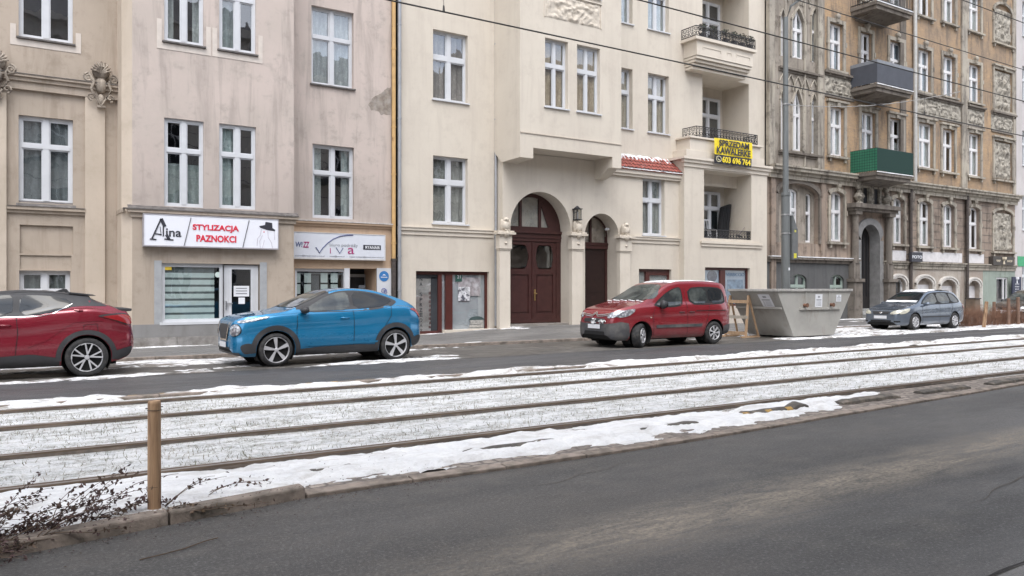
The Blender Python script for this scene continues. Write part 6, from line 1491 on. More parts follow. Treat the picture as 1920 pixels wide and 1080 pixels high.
    def patch(s, name, view, poly, mat, parent=None, off=.006, nx=26, ny=8, smooth=2, both=False, skirt=.02):
        P = chaikin(poly, smooth) if smooth else poly
        us = [p[0] for p in P]; u0, u1 = min(us), max(us); m = MB()
        rows = []
        for i in range(nx + 1):
            u = lerp(u0 + 1e-4, u1 - 1e-4, .5 - .5 * cos(pi * i / nx)); zs = []
            for k in range(len(P)):
                a, b = P[k], P[(k+1) % len(P)]
                if (a[0] - u) * (b[0] - u) <= 0 and a[0] != b[0]: zs.append(lerp(a[1], b[1], (u - a[0]) / (b[0] - a[0])))
            if len(zs) < 2: continue
            z0, z1 = min(zs), max(zs); tr_ = 0
            while s.hit(view, u, z1, off) is None and tr_ < 40 and z1 > z0 + .01: z1 -= .006; tr_ += 1
            while s.hit(view, u, z0, off) is None and tr_ < 40 and z0 < z1 - .01: z0 += .006; tr_ += 1
            col = [s.hit(view, u, lerp(z0, z1, j / ny), off) for j in range(ny + 1)]
            if any(c is None for c in col): continue
            rows.append(col)
        if len(rows) < 2: return None
        h = ny + 1; V = [c for col in rows for c in col]
        m.add(V, [(i*h + j, (i+1)*h + j, (i+1)*h + j + 1, i*h + j + 1) for i in range(len(rows)-1) for j in range(ny)])
        o = m.build(name, mat, parent or s.root, smooth=True)
        return o
    def ribbon(s, name, view, pts, wd, mat, parent=None, off=.008, n=6):
        Q = []
        for a, b in zip(pts[:-1], pts[1:]): Q += [(lerp(a[0], b[0], k / n), lerp(a[1], b[1], k / n)) for k in range(n)]
        Q.append(pts[-1]); m = MB(); V = []
        for i, p in enumerate(Q):
            a = Q[max(0, i-1)]; b = Q[min(len(Q)-1, i+1)]; dx, dz = b[0]-a[0], b[1]-a[1]; l = sqrt(dx*dx+dz*dz) or 1; nx_, nz_ = -dz/l*wd/2, dx/l*wd/2
            h0, h1 = s.hit(view, p[0]-nx_, p[1]-nz_, off), s.hit(view, p[0]+nx_, p[1]+nz_, off)
            if h0 is None or h1 is None: continue
            V += [h0, h1]
        k = len(V) // 2
        if k < 2: return None
        m.add(V, [(2*i, 2*i+2, 2*i+3, 2*i+1) for i in range(k-1)])
        return m.build(name, mat, parent or s.root, smooth=True)
    def both(s, fn):
        fn('side'); fn('far')
    def arch_trim(s, wd=.07, mat=None, ext=.0):
        for view in ('side', 'far'):
            for wx in s.sp['wheels']:
                r = s.sp['r'] + s.sp.get('gap', .065) + wd / 2 + .008
                a0 = -.25; pts = [(wx - r * cos(a0 + (pi - 2*a0) * i / 28), s.sp['r'] + r * sin(a0 + (pi - 2*a0) * i / 28)) for i in range(29)]
                s.ribbon('wheel_arch_trim', view, pts, wd, mat or M_plastic, off=.014, n=1)
    def wheels(s, style, steer=0, hub=M_alloy):
        sp = s.sp; r = sp['r']; K_ = {'star5': .775, 'v5': .74}.get(style, .63)
        for k, wx in enumerate(sp['wheels']):
            tr = cs(sp['plan'], wx) - .115 + sp.get('flare', .02)
            for sg in (-1, 1):
                y0 = sg * tr; wv = MB(); W_ = .105
                prof = [(r*(K_-.03), -W_), (r*(K_+.03), -W_ - .006), (r*.84, -W_ - .012), (r*.95, -W_ + .004), (r*.99, -W_ + .025), (r, 0), (r*.99, W_ - .025), (r*.95, W_), (r*.6, W_)]
                wv.lathe(prof, (0, 0, 0), 'y', 40)
                o = wv.build('wheel', M_tyre, s.root, smooth='auto'); o.location = (wx, y0, r); rz_ = steer if k == 0 else 0
                o.rotation_euler = (0, 0, rz_ + (pi if sg > 0 else 0))
                d = MB(); d.lathe([(r*K_, -W_ + .0), (r*(K_-.02), -W_ - .012), (r*(K_-.04), -W_ - .002), (r*(K_-.05), -W_ + .04)], (0, 0, 0), 'y', 40)
                if style == 'star5':
                    for q in range(5):
                        a = 2*pi*q/5 + .35
                        for da, w0 in ((0, .085),):
                            p0 = Vector((.03*cos(a), -W_ + .004, .03*sin(a))); p1 = Vector((r*(K_-.03)*cos(a), -W_ - .004, r*(K_-.03)*sin(a))); tn = Vector((-sin(a), 0, cos(a)))
                            d.add([p0 - tn*.016, p0 + tn*.016, p1 + tn*.060, p1 - tn*.026, p0 - tn*.014 + Vector((0,.03,0)), p0 + tn*.014 + Vector((0,.03,0)), p1 + tn*.05 + Vector((0,.03,0)), p1 - tn*.02 + Vector((0,.03,0))], [(0,1,2,3),(0,3,7,4),(1,5,6,2),(0,4,5,1)])
                elif style == 'v5':
                    for q in range(5):
                        a = 2*pi*q/5 + .2
                        for da in (-.20, .20):
                            b = a + da * 1.15; p0 = Vector((.05*cos(a), -W_ + .006, .05*sin(a))); p1 = Vector((r*(K_-.02)*cos(b), -W_ - .006, r*(K_-.02)*sin(b))); d.obox(p0, p1, .026, .026)
                        b = a + .2 * 1.15; p1 = Vector((r*(K_-.02)*cos(b), -W_ - .006, r*(K_-.02)*sin(b))); b2 = b + .30; d.obox(p1, Vector((r*(K_-.03)*cos(b2), -W_ - .006, r*(K_-.03)*sin(b2))), .02, .02)
                else:
                    nsp = 9 if style == 'multi' else 7
                    for q in range(nsp):
                        a = 2*pi*q/nsp; p0 = Vector((.05*cos(a), -W_ - .004, .05*sin(a))); p1 = Vector((r*.59*cos(a), -W_ - .006, r*.59*sin(a))); tn = Vector((-sin(a), 0, cos(a))); w0 = .012; w1 = .034
                        d.add([p0 - tn*w0, p0 + tn*w0, p1 + tn*w1, p1 - tn*w1, p0 - tn*w0 + Vector((0,.02,0)), p0 + tn*w0 + Vector((0,.02,0)), p1 + tn*w1 + Vector((0,.02,0)), p1 - tn*w1 + Vector((0,.02,0))], [(0,1,2,3),(0,3,7,4),(1,5,6,2)])
                d.lathe([(0, -W_ - .012), (.035, -W_ - .010), (.045, -W_ + .01)], (0, 0, 0), 'y', 16)
                d.build('rim', hub, o)
                e = MB(); e.lathe([(0, -W_ + .05), (r*(K_-.02), -W_ + .045)], (0, 0, 0), 'y', 32); e.lathe([(0, W_), (r*.62, W_)], (0, 0, 0), 'y', 24); e.build('spoke_gap_disc', M_spokegap, o)  # plain backing disc; darkness of the spoke gaps put into its colour
    def mirror(s, x, z, mat, size=(.09, .11, .075), stalk=.10):
        for sg, view in ((-1, 'side'), (1, 'far')):
            h = s.hit(view, x, z, 0)
            if h is None: continue
            m = MB(); c = (h.x - .02, h.y + sg * (stalk + .03), z + .02); m.ball(c, *size, 14, 9); m.obox(h, (c[0], c[1] - sg*.04, c[2] - .03), .06, .03); o = m.build('wing_mirror', mat, s.root, smooth=True)
            g = MB(); g.lathe([(0, 0), (size[2]*.85, 0)], (0, 0, 0), 'y', 14); g.v = [(c[0] + size[0]*.75, c[1] + v[0]*1.2, c[2] + v[2]) for v in g.v]; g.build('mirror_glass', M_chrome, o)
    def handle(s, x, z, mat, ln=.17):
        for view, sg in (('side', -1), ('far', 1)):
            a, b = s.hit(view, x, z, .03), s.hit(view, x + ln, z, .03)
            if a is None or b is None: continue
            m = MB(); m.path([s.hit(view, x - .01, z, .0), a + (b - a) * .12, a + (b - a) * .88, s.hit(view, x + ln + .01, z, 0)], .013, 6); m.build('door_handle', mat, s.root, smooth=True)

def rnd_patch_box(c, view, poly, th, name, mat): pass
# ---------------------------------------------------------------- blue crossover
P_blue = paint('blue_metallic_paint', (.006, .185, .38), .40, .22)
juke = dict(L=4.21, wheels=(.82, 3.46), r=.340, gap=.05, flare=.035, paint=P_blue, waist=.02,
    top=[(0, .76), (.02, .88), (.08, .96), (.25, 1.02), (.6, 1.07), (1.0, 1.12), (1.16, 1.165), (1.5, 1.33), (1.85, 1.475), (2.15, 1.565), (2.5, 1.60), (2.9, 1.58), (3.3, 1.50), (3.65, 1.38), (3.85, 1.29), (3.98, 1.21), (4.08, 1.12), (4.16, 1.0), (4.21, .82)],
    bot=[(0, .36), (.06, .25), (.3, .21), (1.2, .22), (3.1, .22), (3.8, .26), (4.08, .33), (4.21, .47)],
    belt=[(0, .76), (.3, .94), (1.1, 1.05), (2.0, 1.09), (2.7, 1.12), (3.2, 1.18), (3.7, 1.17), (4.21, 1.0)],
    plan=[(0, .50), (.03, .60), (.10, .70), (.25, .79), (.5, .845), (.8, .865), (1.3, .87), (2.6, .87), (3.4, .865), (3.8, .83), (4.0, .76), (4.13, .68), (4.21, .56)],
    roof=[(0, .6), (1.1, .70), (1.6, .655), (2.2, .62), (3.0, .60), (3.6, .58), (4.21, .6)])
c = Car('metallic blue crossover with black wheel arches parked in front of the two shops', 'car', (4.0, 17.02, .004), 0, juke)
glA = [(1.40, 1.115), (1.62, 1.25), (1.93, 1.415), (2.18, 1.49), (2.42, 1.51), (2.44, 1.13), (1.8, 1.11)]
glB = [(2.52, 1.14), (2.50, 1.51), (2.85, 1.495), (3.2, 1.42), (3.44, 1.32), (3.30, 1.23), (3.0, 1.17)]
for v in ('side', 'far'):
    c.patch('window_surround', v, [(1.22, 1.09), (1.6, 1.29), (1.95, 1.46), (2.25, 1.54), (2.7, 1.545), (3.15, 1.47), (3.58, 1.31), (3.45, 1.22), (3.05, 1.13), (2.4, 1.09)], M_plastic, off=.004)
    c.patch('front_side_window', v, glA, M_cgl if v == 'side' else M_cg, off=.009, smooth=1); c.patch('rear_side_window', v, glB, M_cg, off=.009, smooth=1)
    c.patch('sill_cladding', v, [(1.22, .2), (1.20, .33), (1.7, .37), (2.6, .39), (3.12, .37), (3.08, .2)], M_plastic, off=.010, smooth=0)
    c.patch('sill_crease', v, [(1.32, .385), (1.62, .50), (2.1, .46), (3.05, .47), (3.02, .41), (2.5, .41)], paint('blue_crease_paint', (.008, .19, .38), .45, .2) if v == 'side' else P_blue, off=.016, smooth=1)
    c.ribbon('door_gap', v, [(1.28, .36), (1.24, .60), (1.26, 1.08)], .010, M_seam); c.ribbon('door_gap', v, [(2.48, .38), (2.50, .8), (2.48, 1.12)], .010, M_seam); c.ribbon('door_gap', v, [(3.20, .75), (3.34, .98), (3.36, 1.22)], .010, M_seam)
    c.patch('front_corner_trim', v, [(.12, .44), (.30, .50), (.42, .40), (.40, .30), (.2, .26)], M_plastic, off=.010)
    c.patch('rear_bumper_trim', v, [(3.88, .28), (3.9, .50), (4.08, .55), (4.17, .52), (4.12, .36)], M_plastic, off=.012, smooth=1)
    c.patch('tail_lamp', v, [(3.80, 1.13), (3.98, 1.15), (4.12, 1.05), (4.17, .90), (4.08, .96), (4.0, 1.06)], M_tail, off=.012, smooth=1)
    c.patch('headlamp_slit', v, [(.10, .93), (.35, .97), (.72, 1.02), (.62, .975), (.35, .92), (.12, .88)], M_lamp, off=.010, smooth=1)
# windscreen and front
me_ = c.body.data; me_.materials.append(M_plastic)
for p_ in me_.polygons:
    q_ = p_.center
    if 1.17 < q_.x < 2.02 and q_.z > 1.145 + max(0, .12 - (q_.x - 1.17)) : p_.material_index = 1
c.patch('windscreen', 'front', [(-.70, 1.18), (-.60, 1.48), (-.40, 1.54), (.40, 1.54), (.60, 1.48), (.70, 1.18), (0, 1.19)], M_cgl, off=.008, smooth=1, nx=30, ny=12)
c.patch('rear_window', 'rear', [(-.55, 1.20), (-.46, 1.45), (.46, 1.45), (.55, 1.20)], M_cg, off=.008, smooth=1)
c.patch('grille', 'front', [(-.32, .86), (.32, .86), (.38, .76), (.24, .54), (-.24, .54), (-.38, .76)], M_plastic, off=.012, smooth=0)
c.ribbon('grille_chrome', 'front', [(-.44, .90), (-.38, .74), (-.25, .54), (.25, .54), (.38, .74), (.44, .90)], .035, M_chrome, off=.024)
c.patch('lower_grille', 'front', [(-.45, .40), (.45, .40), (.50, .28), (-.50, .28)], M_plastic, off=.012, smooth=0)
c.patch('bumper_lip', 'front', [(-.7, .30), (.7, .30), (.7, .235), (-.7, .235)], M_grey_pl, off=.012, smooth=0)
pl = c.patch('number_plate', 'front', [(-.26, .50), (.26, .50), (.26, .39), (-.26, .39)], M_plate, off=.03, smooth=0)
for sg in (-1, 1):
    yy = sg * .62
    for rr, mt, of in ((.125, M_seam, .008), (.115, M_lamp, .018)):
        c.patch('headlamp' if mt is M_lamp else 'headlamp_housing', 'front', [(yy + rr*cos(2*pi*q/18), .745 + rr*sin(2*pi*q/18)) for q in range(18)], mt, off=of, smooth=0)
c.arch_trim(.10); c.wheels('star5', 0); c.mirror(1.42, 1.12, M_plastic); c.handle(2.20, .96, P_blue)
m = MB(); m.prismx([(-.02, 1.585), (.02, 1.585), (.0, 1.66)], 2.95, 3.10); m.build('roof_aerial', M_plastic, c.root)
# ---------------------------------------------------------------- red coupe-like crossover, front cut by the frame
P_red = paint('dark_red_metallic_paint', (.22, .011, .026), .35, .20)
chr_ = dict(L=4.36, wheels=(.92, 3.56), r=.350, gap=.05, flare=.035, paint=P_red, waist=.02,
    top=[(0, .66), (.03, .76), (.12, .86), (.4, .95), (.9, 1.02), (1.15, 1.08), (1.5, 1.28), (1.9, 1.46), (2.2, 1.53), (2.6, 1.555), (3.0, 1.54), (3.4, 1.49), (3.62, 1.46), (3.66, 1.41), (3.78, 1.35), (4.0, 1.26), (4.18, 1.18), (4.22, 1.18), (4.27, 1.12), (4.33, .92), (4.36, .74)],
    bot=[(0, .36), (.06, .26), (.3, .21), (1.2, .22), (3.2, .22), (4.0, .25), (4.25, .33), (4.36, .46)],
    belt=[(0, .70), (.4, .90), (1.1, 1.02), (2.0, 1.05), (2.6, 1.08), (3.1, 1.16), (3.6, 1.20), (4.0, 1.14), (4.36, .96)],
    plan=[(0, .50), (.04, .62), (.12, .72), (.3, .80), (.6, .85), (1.2, .86), (2.6, .855), (3.1, .86), (3.6, .87), (3.95, .84), (4.15, .78), (4.28, .71), (4.36, .58)],
    roof=[(0, .6), (1.1, .70), (1.6, .65), (2.2, .62), (3.0, .60), (3.6, .56), (4.36, .6)])
c = Car('dark red crossover with a black roof, cut off by the left edge of the view', 'car', (-2.14, 17.05, .004), 0, chr_)
for v in ('side', 'far'):
    c.patch('roof_side', v, [(1.25, 1.10), (1.6, 1.42), (2.0, 1.57), (2.6, 1.60), (3.2, 1.57), (3.62, 1.50), (3.90, 1.26), (3.50, 1.27), (3.3, 1.25), (2.9, 1.12), (2.0, 1.07)], M_plastic, off=.003, smooth=0)
    c.patch('front_side_window', v, [(1.40, 1.10), (1.64, 1.27), (1.95, 1.41), (2.25, 1.465), (2.44, 1.47), (2.42, 1.10)], M_cg, off=.008, smooth=1)
    c.patch('rear_side_window', v, [(2.52, 1.11), (2.54, 1.47), (2.9, 1.46), (3.22, 1.41), (3.34, 1.33), (3.20, 1.23), (2.95, 1.14)], M_cg, off=.008, smooth=1)
    c.ribbon('chrome_strip', v, [(1.35, 1.075), (2.45, 1.085), (2.85, 1.10), (3.05, 1.15), (3.22, 1.24), (3.34, 1.31)], .009, M_chrome, off=.013)
    c.patch('sill_cladding', v, [(1.30, .2), (1.26, .36), (2.0, .40), (2.7, .44), (3.10, .36), (3.16, .2)], M_plastic, off=.010, smooth=0)
    c.ribbon('door_gap', v, [(1.30, .38), (1.28, 1.0)], .010, M_seam); c.ribbon('door_gap', v, [(2.46, .42), (2.50, .8), (2.48, 1.08)], .011, M_seam)
    c.patch('tail_lamp', v, [(3.78, 1.08), (3.86, 1.055), (4.10, .98), (4.30, .90), (4.30, 1.06), (4.18, 1.11)], M_tail, off=.018, smooth=1); c.patch('tail_lamp_housing', v, [(3.68, 1.10), (3.9, 1.04), (4.3, .88), (4.32, 1.08), (4.15, 1.14)], M_plastic, off=.009, smooth=1)
    c.patch('rear_bumper_trim', v, [(4.02, .26), (4.0, .44), (4.2, .50), (4.33, .52), (4.28, .36)], M_plastic, off=.012, smooth=1)
    c.ribbon('fuel_flap_gap', v, [(3.50, .93), (3.72, .95), (3.74, .80), (3.52, .78), (3.50, .93)], .007, M_seam)
    c.ribbon('crease_shade_line', v, [(2.65, .55), (2.95, .68), (3.2, .88), (3.36, .98), (3.8, 1.0)], .012, paint('dark_red_crease_shade', (.17, .008, .02), .35, .1), off=.006)  # last ribbon lies flat; the crease's shade is its darker red
    c.patch('headlamp', v, [(.15, .80), (.6, .90), (.7, .86), (.2, .70)], M_lamp, off=.01)
m = MB(); m.prismy([(3.30, 1.525), (3.68, 1.478), (3.74, 1.452), (3.60, 1.452), (3.3, 1.49)], -.56, .56); m.build('roof_spoiler', M_plastic, c.root, bevel=.008)
m = MB(); m.prismy([(4.02, 1.225), (4.25, 1.215), (4.33, 1.21), (4.32, 1.165), (4.15, 1.15)], -.62, .62); m.build('boot_spoiler', M_plastic, c.root, bevel=.008)
me_ = c.body.data; me_.materials.append(M_plastic)
for p_ in me_.polygons:
    q_ = p_.center
    if q_.x < 3.72 and (q_.z > 1.36 or (q_.x < 2.0 and q_.z > 1.16)): p_.material_index = 1
c.patch('roof_panel', 'top', [(1.75, -.58), (1.75, .58), (2.4, .60), (3.3, .56), (3.64, .54), (3.64, -.54), (3.3, -.56), (2.4, -.60)], M_plastic, off=.006, smooth=0, nx=30, ny=16)
c.patch('rear_window', 'rear', [(-.55, 1.21), (-.46, 1.41), (.46, 1.41), (.55, 1.21)], M_cg, off=.008, smooth=1)
c.patch('windscreen', 'front', [(-.70, 1.10), (-.60, 1.43), (-.40, 1.50), (.40, 1.50), (.60, 1.43), (.70, 1.10)], M_cg, off=.008, smooth=1, nx=30, ny=12)
m = MB(); m.prismy([(3.10, 1.53), (3.34, 1.515), (3.30, 1.575), (3.24, 1.585)], -.03, .03); m.build('roof_aerial', M_plastic, c.root, bevel=.006)
m = MB(); h0_, h1_ = c.hit('side', 3.36, 1.20, .004), c.hit('side', 3.50, 1.19, .004); m.path([h0_, h0_.lerp(h1_, .5) + Vector((0, -.02, .0)), h1_], .018, 6); m.build('door_handle', P_red, c.root)
c.arch_trim(.085); c.wheels('v5', 0); c.mirror(1.5, 1.12, M_plastic); c.handle(2.22, .95, P_red)
# ---------------------------------------------------------------- red van-like car
P_red2 = paint('red_paint', (.21, .010, .018), .15, .45)
ber = dict(L=4.38, wheels=(.88, 3.61), r=.325, gap=.06, flare=.02, paint=P_red2, waist=.01,
    top=[(0, .66), (.02, .80), (.07, .93), (.18, 1.02), (.45, 1.09), (.8, 1.165), (1.02, 1.22), (1.3, 1.36), (1.6, 1.51), (1.9, 1.67), (2.1, 1.74), (2.5, 1.80), (3.2, 1.81), (3.8, 1.79), (4.12, 1.75), (4.22, 1.69), (4.30, 1.45), (4.35, 1.1), (4.38, .8)],
    bot=[(0, .34), (.05, .25), (.3, .20), (1.2, .23), (3.2, .23), (4.0, .26), (4.30, .30), (4.38, .42)],
    belt=[(0, .76), (.3, .97), (1.0, 1.09), (1.8, 1.11), (2.4, 1.13), (4.0, 1.13), (4.38, 1.05)],
    plan=[(0, .58), (.03, .66), (.10, .74), (.25, .81), (.5, .86), (.9, .885), (1.5, .89), (3.8, .89), (4.1, .87), (4.28, .82), (4.36, .76), (4.38, .7)],
    roof=[(0, .6), (1.1, .74), (1.6, .70), (2.2, .70), (3.0, .71), (4.0, .70), (4.2, .69), (4.38, .7)])
c = Car('red high-roofed passenger van with grey bumpers, front wheel turned, beside the skip', 'van', (13.62, 16.80, .004), radians(-.8), ber)
for v in ('side', 'far'):
    c.patch('window_surround', v, [(1.30, 1.07), (1.62, 1.30), (1.9, 1.47), (2.2, 1.60), (2.46, 1.63), (2.48, 1.2), (2.3, 1.07)], M_seam, off=.003, smooth=1)
    c.patch('front_side_window', v, [(1.42, 1.10), (1.70, 1.30), (1.98, 1.47), (2.22, 1.575), (2.42, 1.60), (2.43, 1.22), (2.3, 1.12)], M_cgl, off=.008, smooth=1)
    c.patch('window_surround', v, [(2.70, 1.13), (2.67, 1.60), (3.4, 1.64), (4.05, 1.60), (4.16, 1.35), (4.15, 1.15), (3.4, 1.12)], M_seam, off=.003, smooth=1)
    c.patch('rear_side_window', v, [(2.75, 1.17), (2.72, 1.57), (3.38, 1.60), (3.42, 1.16)], M_cgl if v == 'side' else M_cg, off=.008, smooth=1)
    c.patch('rear_quarter_window', v, [(3.48, 1.16), (3.45, 1.60), (3.98, 1.575), (4.08, 1.38), (4.09, 1.19)], M_cg, off=.008, smooth=1)
    c.patch('side_rub_strip', v, [(1.38, .60), (1.40, .52), (3.1, .52), (3.14, .60)], M_grey_pl, off=.022, smooth=0)
    c.ribbon('door_gap', v, [(1.32, .25), (1.30, .9), (1.40, 1.08)], .011, M_seam); c.ribbon('door_gap', v, [(2.56, .25), (2.58, .9), (2.56, 1.6)], .011, M_seam); c.ribbon('door_gap', v, [(3.20, .42), (3.35, .75), (3.44, 1.13)], .010, M_seam)
    c.ribbon('slide_rail', v, [(2.9, .96), (4.1, .96)], .018, M_seam)
    c.patch('bumper_corner', v, [(.02, .22), (.02, .66), (.25, .70), (.46, .66), (.50, .34), (.4, .21)], M_grey_pl, off=.014, smooth=0)
    c.patch('rear_bumper', v, [(3.98, .25), (3.96, .50), (4.1, .55), (4.34, .56), (4.34, .32)], M_grey_pl, off=.014, smooth=0)
    c.patch('headlamp', v, [(.12, .83), (.16, .92), (.42, 1.01), (.70, 1.045), (.64, .95), (.46, .85), (.25, .81)], M_lamp, off=.012, smooth=1)
    c.patch('tail_lamp', v, [(4.22, .98), (4.22, 1.36), (4.31, 1.36), (4.34, .98)], M_tail, off=.012, smooth=0)
c.patch('windscreen', 'front', [(-.76, 1.24), (-.70, 1.50), (-.56, 1.68), (0, 1.71), (.56, 1.68), (.70, 1.50), (.76, 1.24), (0, 1.26)], M_cgl, off=.008, smooth=1, nx=34, ny=14)
c.patch('rear_window', 'rear', [(-.6, 1.15), (-.56, 1.62), (.56, 1.62), (.6, 1.15)], M_cg, off=.008, smooth=1)
c.patch('front_bumper', 'front', [(-.80, .67), (-.5, .65), (.5, .65), (.80, .67), (.80, .24), (-.80, .24)], M_grey_pl, off=.014, smooth=0, nx=34)
c.patch('grille', 'front', [(-.42, .78), (.42, .78), (.46, .68), (-.46, .68)], M_plastic, off=.018, smooth=0)
c.patch('lower_grille', 'front', [(-.42, .44), (.42, .44), (.46, .30), (-.46, .30)], M_seam, off=.020, smooth=0)
for zz in (.89, .85): c.ribbon('chrome_chevron', 'front', [(-.55, zz + .015), (-.12, zz - .02), (0, zz + .06), (.12, zz - .02), (.55, zz + .015)], .022, M_chrome, off=.018)
for sg in (-1, 1): c.patch('headlamp', 'front', [(sg*.50, .80), (sg*.54, .90), (sg*.74, 1.0), (sg*.82, .98), (sg*.80, .85), (sg*.66, .80)], M_lamp, off=.016, smooth=1)
c.patch('number_plate', 'front', [(-.26, .62), (.26, .62), (.26, .51), (-.26, .51)], M_plate, off=.032, smooth=0)
m = MB(); rg = random.Random(8)
for q in range(26): m.ball((.0 + rg.uniform(-.03, .02), rg.choice((-1, .2, .1, 0)) * .30 + rg.gauss(0, .06), .68 + rg.uniform(-.05, .09)), rg.uniform(.015, .035), rg.uniform(.03, .07), rg.uniform(.012, .03), 7, 5)
m.build('stuck_snow', M_snow, c.root, smooth=True)
m = MB(); 
for q in range(14): y = -.7 + q * .11; h_ = c.hit('top', 1.06 + .02 * (q % 3), y, .01); m.ball(h_, rg.uniform(.02, .04), .06, rg.uniform(.008, .02), 7, 5)
m.build('cowl_snow', M_snow, c.root, smooth=True)
def roof_snow(c, x0, x1, hw, amt, hole=0, seed=1):
    m = MB(); xs = frange(x0, x1, .05); ys = frange(-hw, hw, .05)
    def fn(x, y):
        h = c.hit('top', x, y, 0) or Vector((x, y, 1)); e = min(x - x0, x1 - x, hw - abs(y)) / .12
        return (h.x, h.y, h.z - .012 + min(1, max(0, e)) * amt + .022 * fbm(x * 2.2 + seed, y * 2.2, 4, seed) - hole)
    m.grid(xs, ys, fn); m.build('roof_snow', M_snow, c.root, smooth=True)
roof_snow(c, 2.15, 4.1, .66, .028, 0, 3)
c.arch_trim(.025, P_red2); c.wheels('seven', radians(30)); c.mirror(1.62, 1.13, M_plastic, (.09, .10, .12)); c.handle(2.28, .93, M_plastic); c.handle(2.66, .93, M_plastic)
m = MB(); m.tube((2.2, -.3, 1.75), (2.32, -.3, 1.93), .004); m.build('aerial', M_plastic, c.root)
h_ = c.hit('side', 1.22, .80, .004); m = MB(); m.ball(h_, .03, .006, .018, 10, 6); m.build('side_repeater', M_lampy, c.root)
# ---------------------------------------------------------------- grey estate
P_gry = paint('blue_grey_metallic_paint', (.125, .155, .20), .5, .35)
cor = dict(L=4.41, wheels=(.87, 3.47), r=.315, gap=.05, flare=.02, paint=P_gry, waist=.01,
    top=[(0, .56), (.02, .66), (.1, .74), (.3, .81), (.7, .90), (1.05, .97), (1.2, 1.02), (1.5, 1.18), (1.8, 1.33), (2.05, 1.43), (2.4, 1.49), (3.0, 1.505), (3.6, 1.47), (3.85, 1.43), (4.05, 1.30), (4.22, 1.10), (4.34, .95), (4.38, .85), (4.41, .7)],
    bot=[(0, .32), (.06, .23), (.3, .18), (1.2, .19), (3.1, .19), (4.0, .23), (4.3, .28), (4.41, .42)],
    belt=[(0, .62), (.3, .78), (1.1, .90), (2.0, .93), (3.0, .96), (4.0, .98), (4.41, .9)],
    plan=[(0, .52), (.03, .61), (.10, .69), (.25, .76), (.5, .81), (.9, .83), (1.5, .84), (3.4, .84), (3.9, .82), (4.2, .77), (4.34, .70), (4.41, .6)],
    roof=[(0, .6), (1.1, .70), (1.6, .63), (2.2, .59), (3.0, .59), (3.8, .57), (4.41, .6)])
c = Car('blue-grey estate car with snow on its roof, parked beyond the skip', 'car', (27.95, 17.50, .02), radians(-1.5), cor)
for v in ('side', 'far'):
    c.patch('window_surround', v, [(1.30, .94), (1.6, 1.14), (1.9, 1.30), (2.2, 1.40), (3.0, 1.43), (3.7, 1.39), (4.0, 1.15), (4.03, 1.02), (3.0, .965)], M_seam, off=.003, smooth=1)
    c.patch('front_side_window', v, [(1.42, .965), (1.68, 1.14), (1.95, 1.28), (2.16, 1.355), (2.40, 1.37), (2.44, .98)], M_cgl, off=.008, smooth=1)
    c.patch('rear_side_window', v, [(2.52, .985), (2.48, 1.375), (3.0, 1.39), (3.22, 1.38), (3.30, 1.0)], M_cgl, off=.008, smooth=1)
    c.patch('rear_quarter_window', v, [(3.38, 1.01), (3.32, 1.37), (3.62, 1.35), (3.82, 1.18), (3.90, 1.03)], M_cgl, off=.008, smooth=1)
    c.patch('side_rub_strip', v, [(1.30, .515), (1.30, .475), (3.1, .475), (3.1, .515)], M_plastic, off=.016, smooth=0)
    c.ribbon('door_gap', v, [(1.34, .25), (1.30, .6), (1.34, .94)], .010, M_seam); c.ribbon('door_gap', v, [(2.46, .25), (2.48, .97)], .010, M_seam); c.ribbon('door_gap', v, [(3.10, .35), (3.25, .6), (3.32, .98)], .010, M_seam)
    c.patch('headlamp', v, [(.10, .60), (.14, .70), (.4, .80), (.62, .82), (.5, .70), (.3, .62)], M_lampy, off=.012, smooth=1)
    c.patch('tail_lamp', v, [(4.10, .80), (4.12, 1.02), (4.24, .98), (4.36, .82)], M_tail, off=.012, smooth=0)
    c.ribbon('roof_rail', v, [(2.1, 1.47), (2.6, 1.488), (3.4, 1.475), (3.8, 1.44)], .02, M_plastic, off=.02)
c.patch('windscreen', 'front', [(-.68, 1.02), (-.60, 1.26), (-.50, 1.39), (0, 1.41), (.50, 1.39), (.60, 1.26), (.68, 1.02)], M_cg, off=.008, smooth=1, nx=30, ny=12)
c.patch('rear_window', 'rear', [(-.55, 1.0), (-.46, 1.36), (.46, 1.36), (.55, 1.0)], M_cg, off=.008, smooth=1)
c.patch('grille', 'front', [(-.36, .70), (.36, .70), (.30, .60), (-.30, .60)], M_plastic, off=.014, smooth=0)
c.patch('lower_grille', 'front', [(-.42, .38), (.42, .38), (.40, .27), (-.40, .27)], M_seam, off=.014, smooth=0)
m = MB(); m.ball((-.005, 0, .655), .012, .06, .035, 12, 7); m.build('badge', M_chrome, c.root)
for sg in (-1, 1):
    c.patch('headlamp', 'front', [(sg*.38, .60), (sg*.40, .67), (sg*.58, .75), (sg*.74, .77), (sg*.74, .66), (sg*.58, .60)], M_lampy, off=.016, smooth=1)
    c.patch('fog_lamp', 'front', [(sg*.52, .36), (sg*.70, .36), (sg*.70, .31), (sg*.52, .31)], M_seam, off=.014, smooth=0)
c.patch('number_plate', 'front', [(-.26, .545), (.26, .545), (.26, .435), (-.26, .435)], M_plate, off=.03, smooth=0)
c.patch('bonnet_gap', 'front', [(-.62, .775), (.62, .775), (.62, .768), (-.62, .768)], M_seam, off=.008, smooth=0)
roof_snow(c, 2.05, 3.8, .54, .034, 0, 7)
m = MB(); m.grid(frange(-.62, .62, .05), [0, 1, 2], lambda y, q: ((c.hit('front', y, 1.035 + q * .035 + .012 * N(y * 4, q), .008 + .014 * (q == 1)) or Vector((1.2, y, 1.05))))); m.build('windscreen_snow', M_snow, c.root, smooth=True)
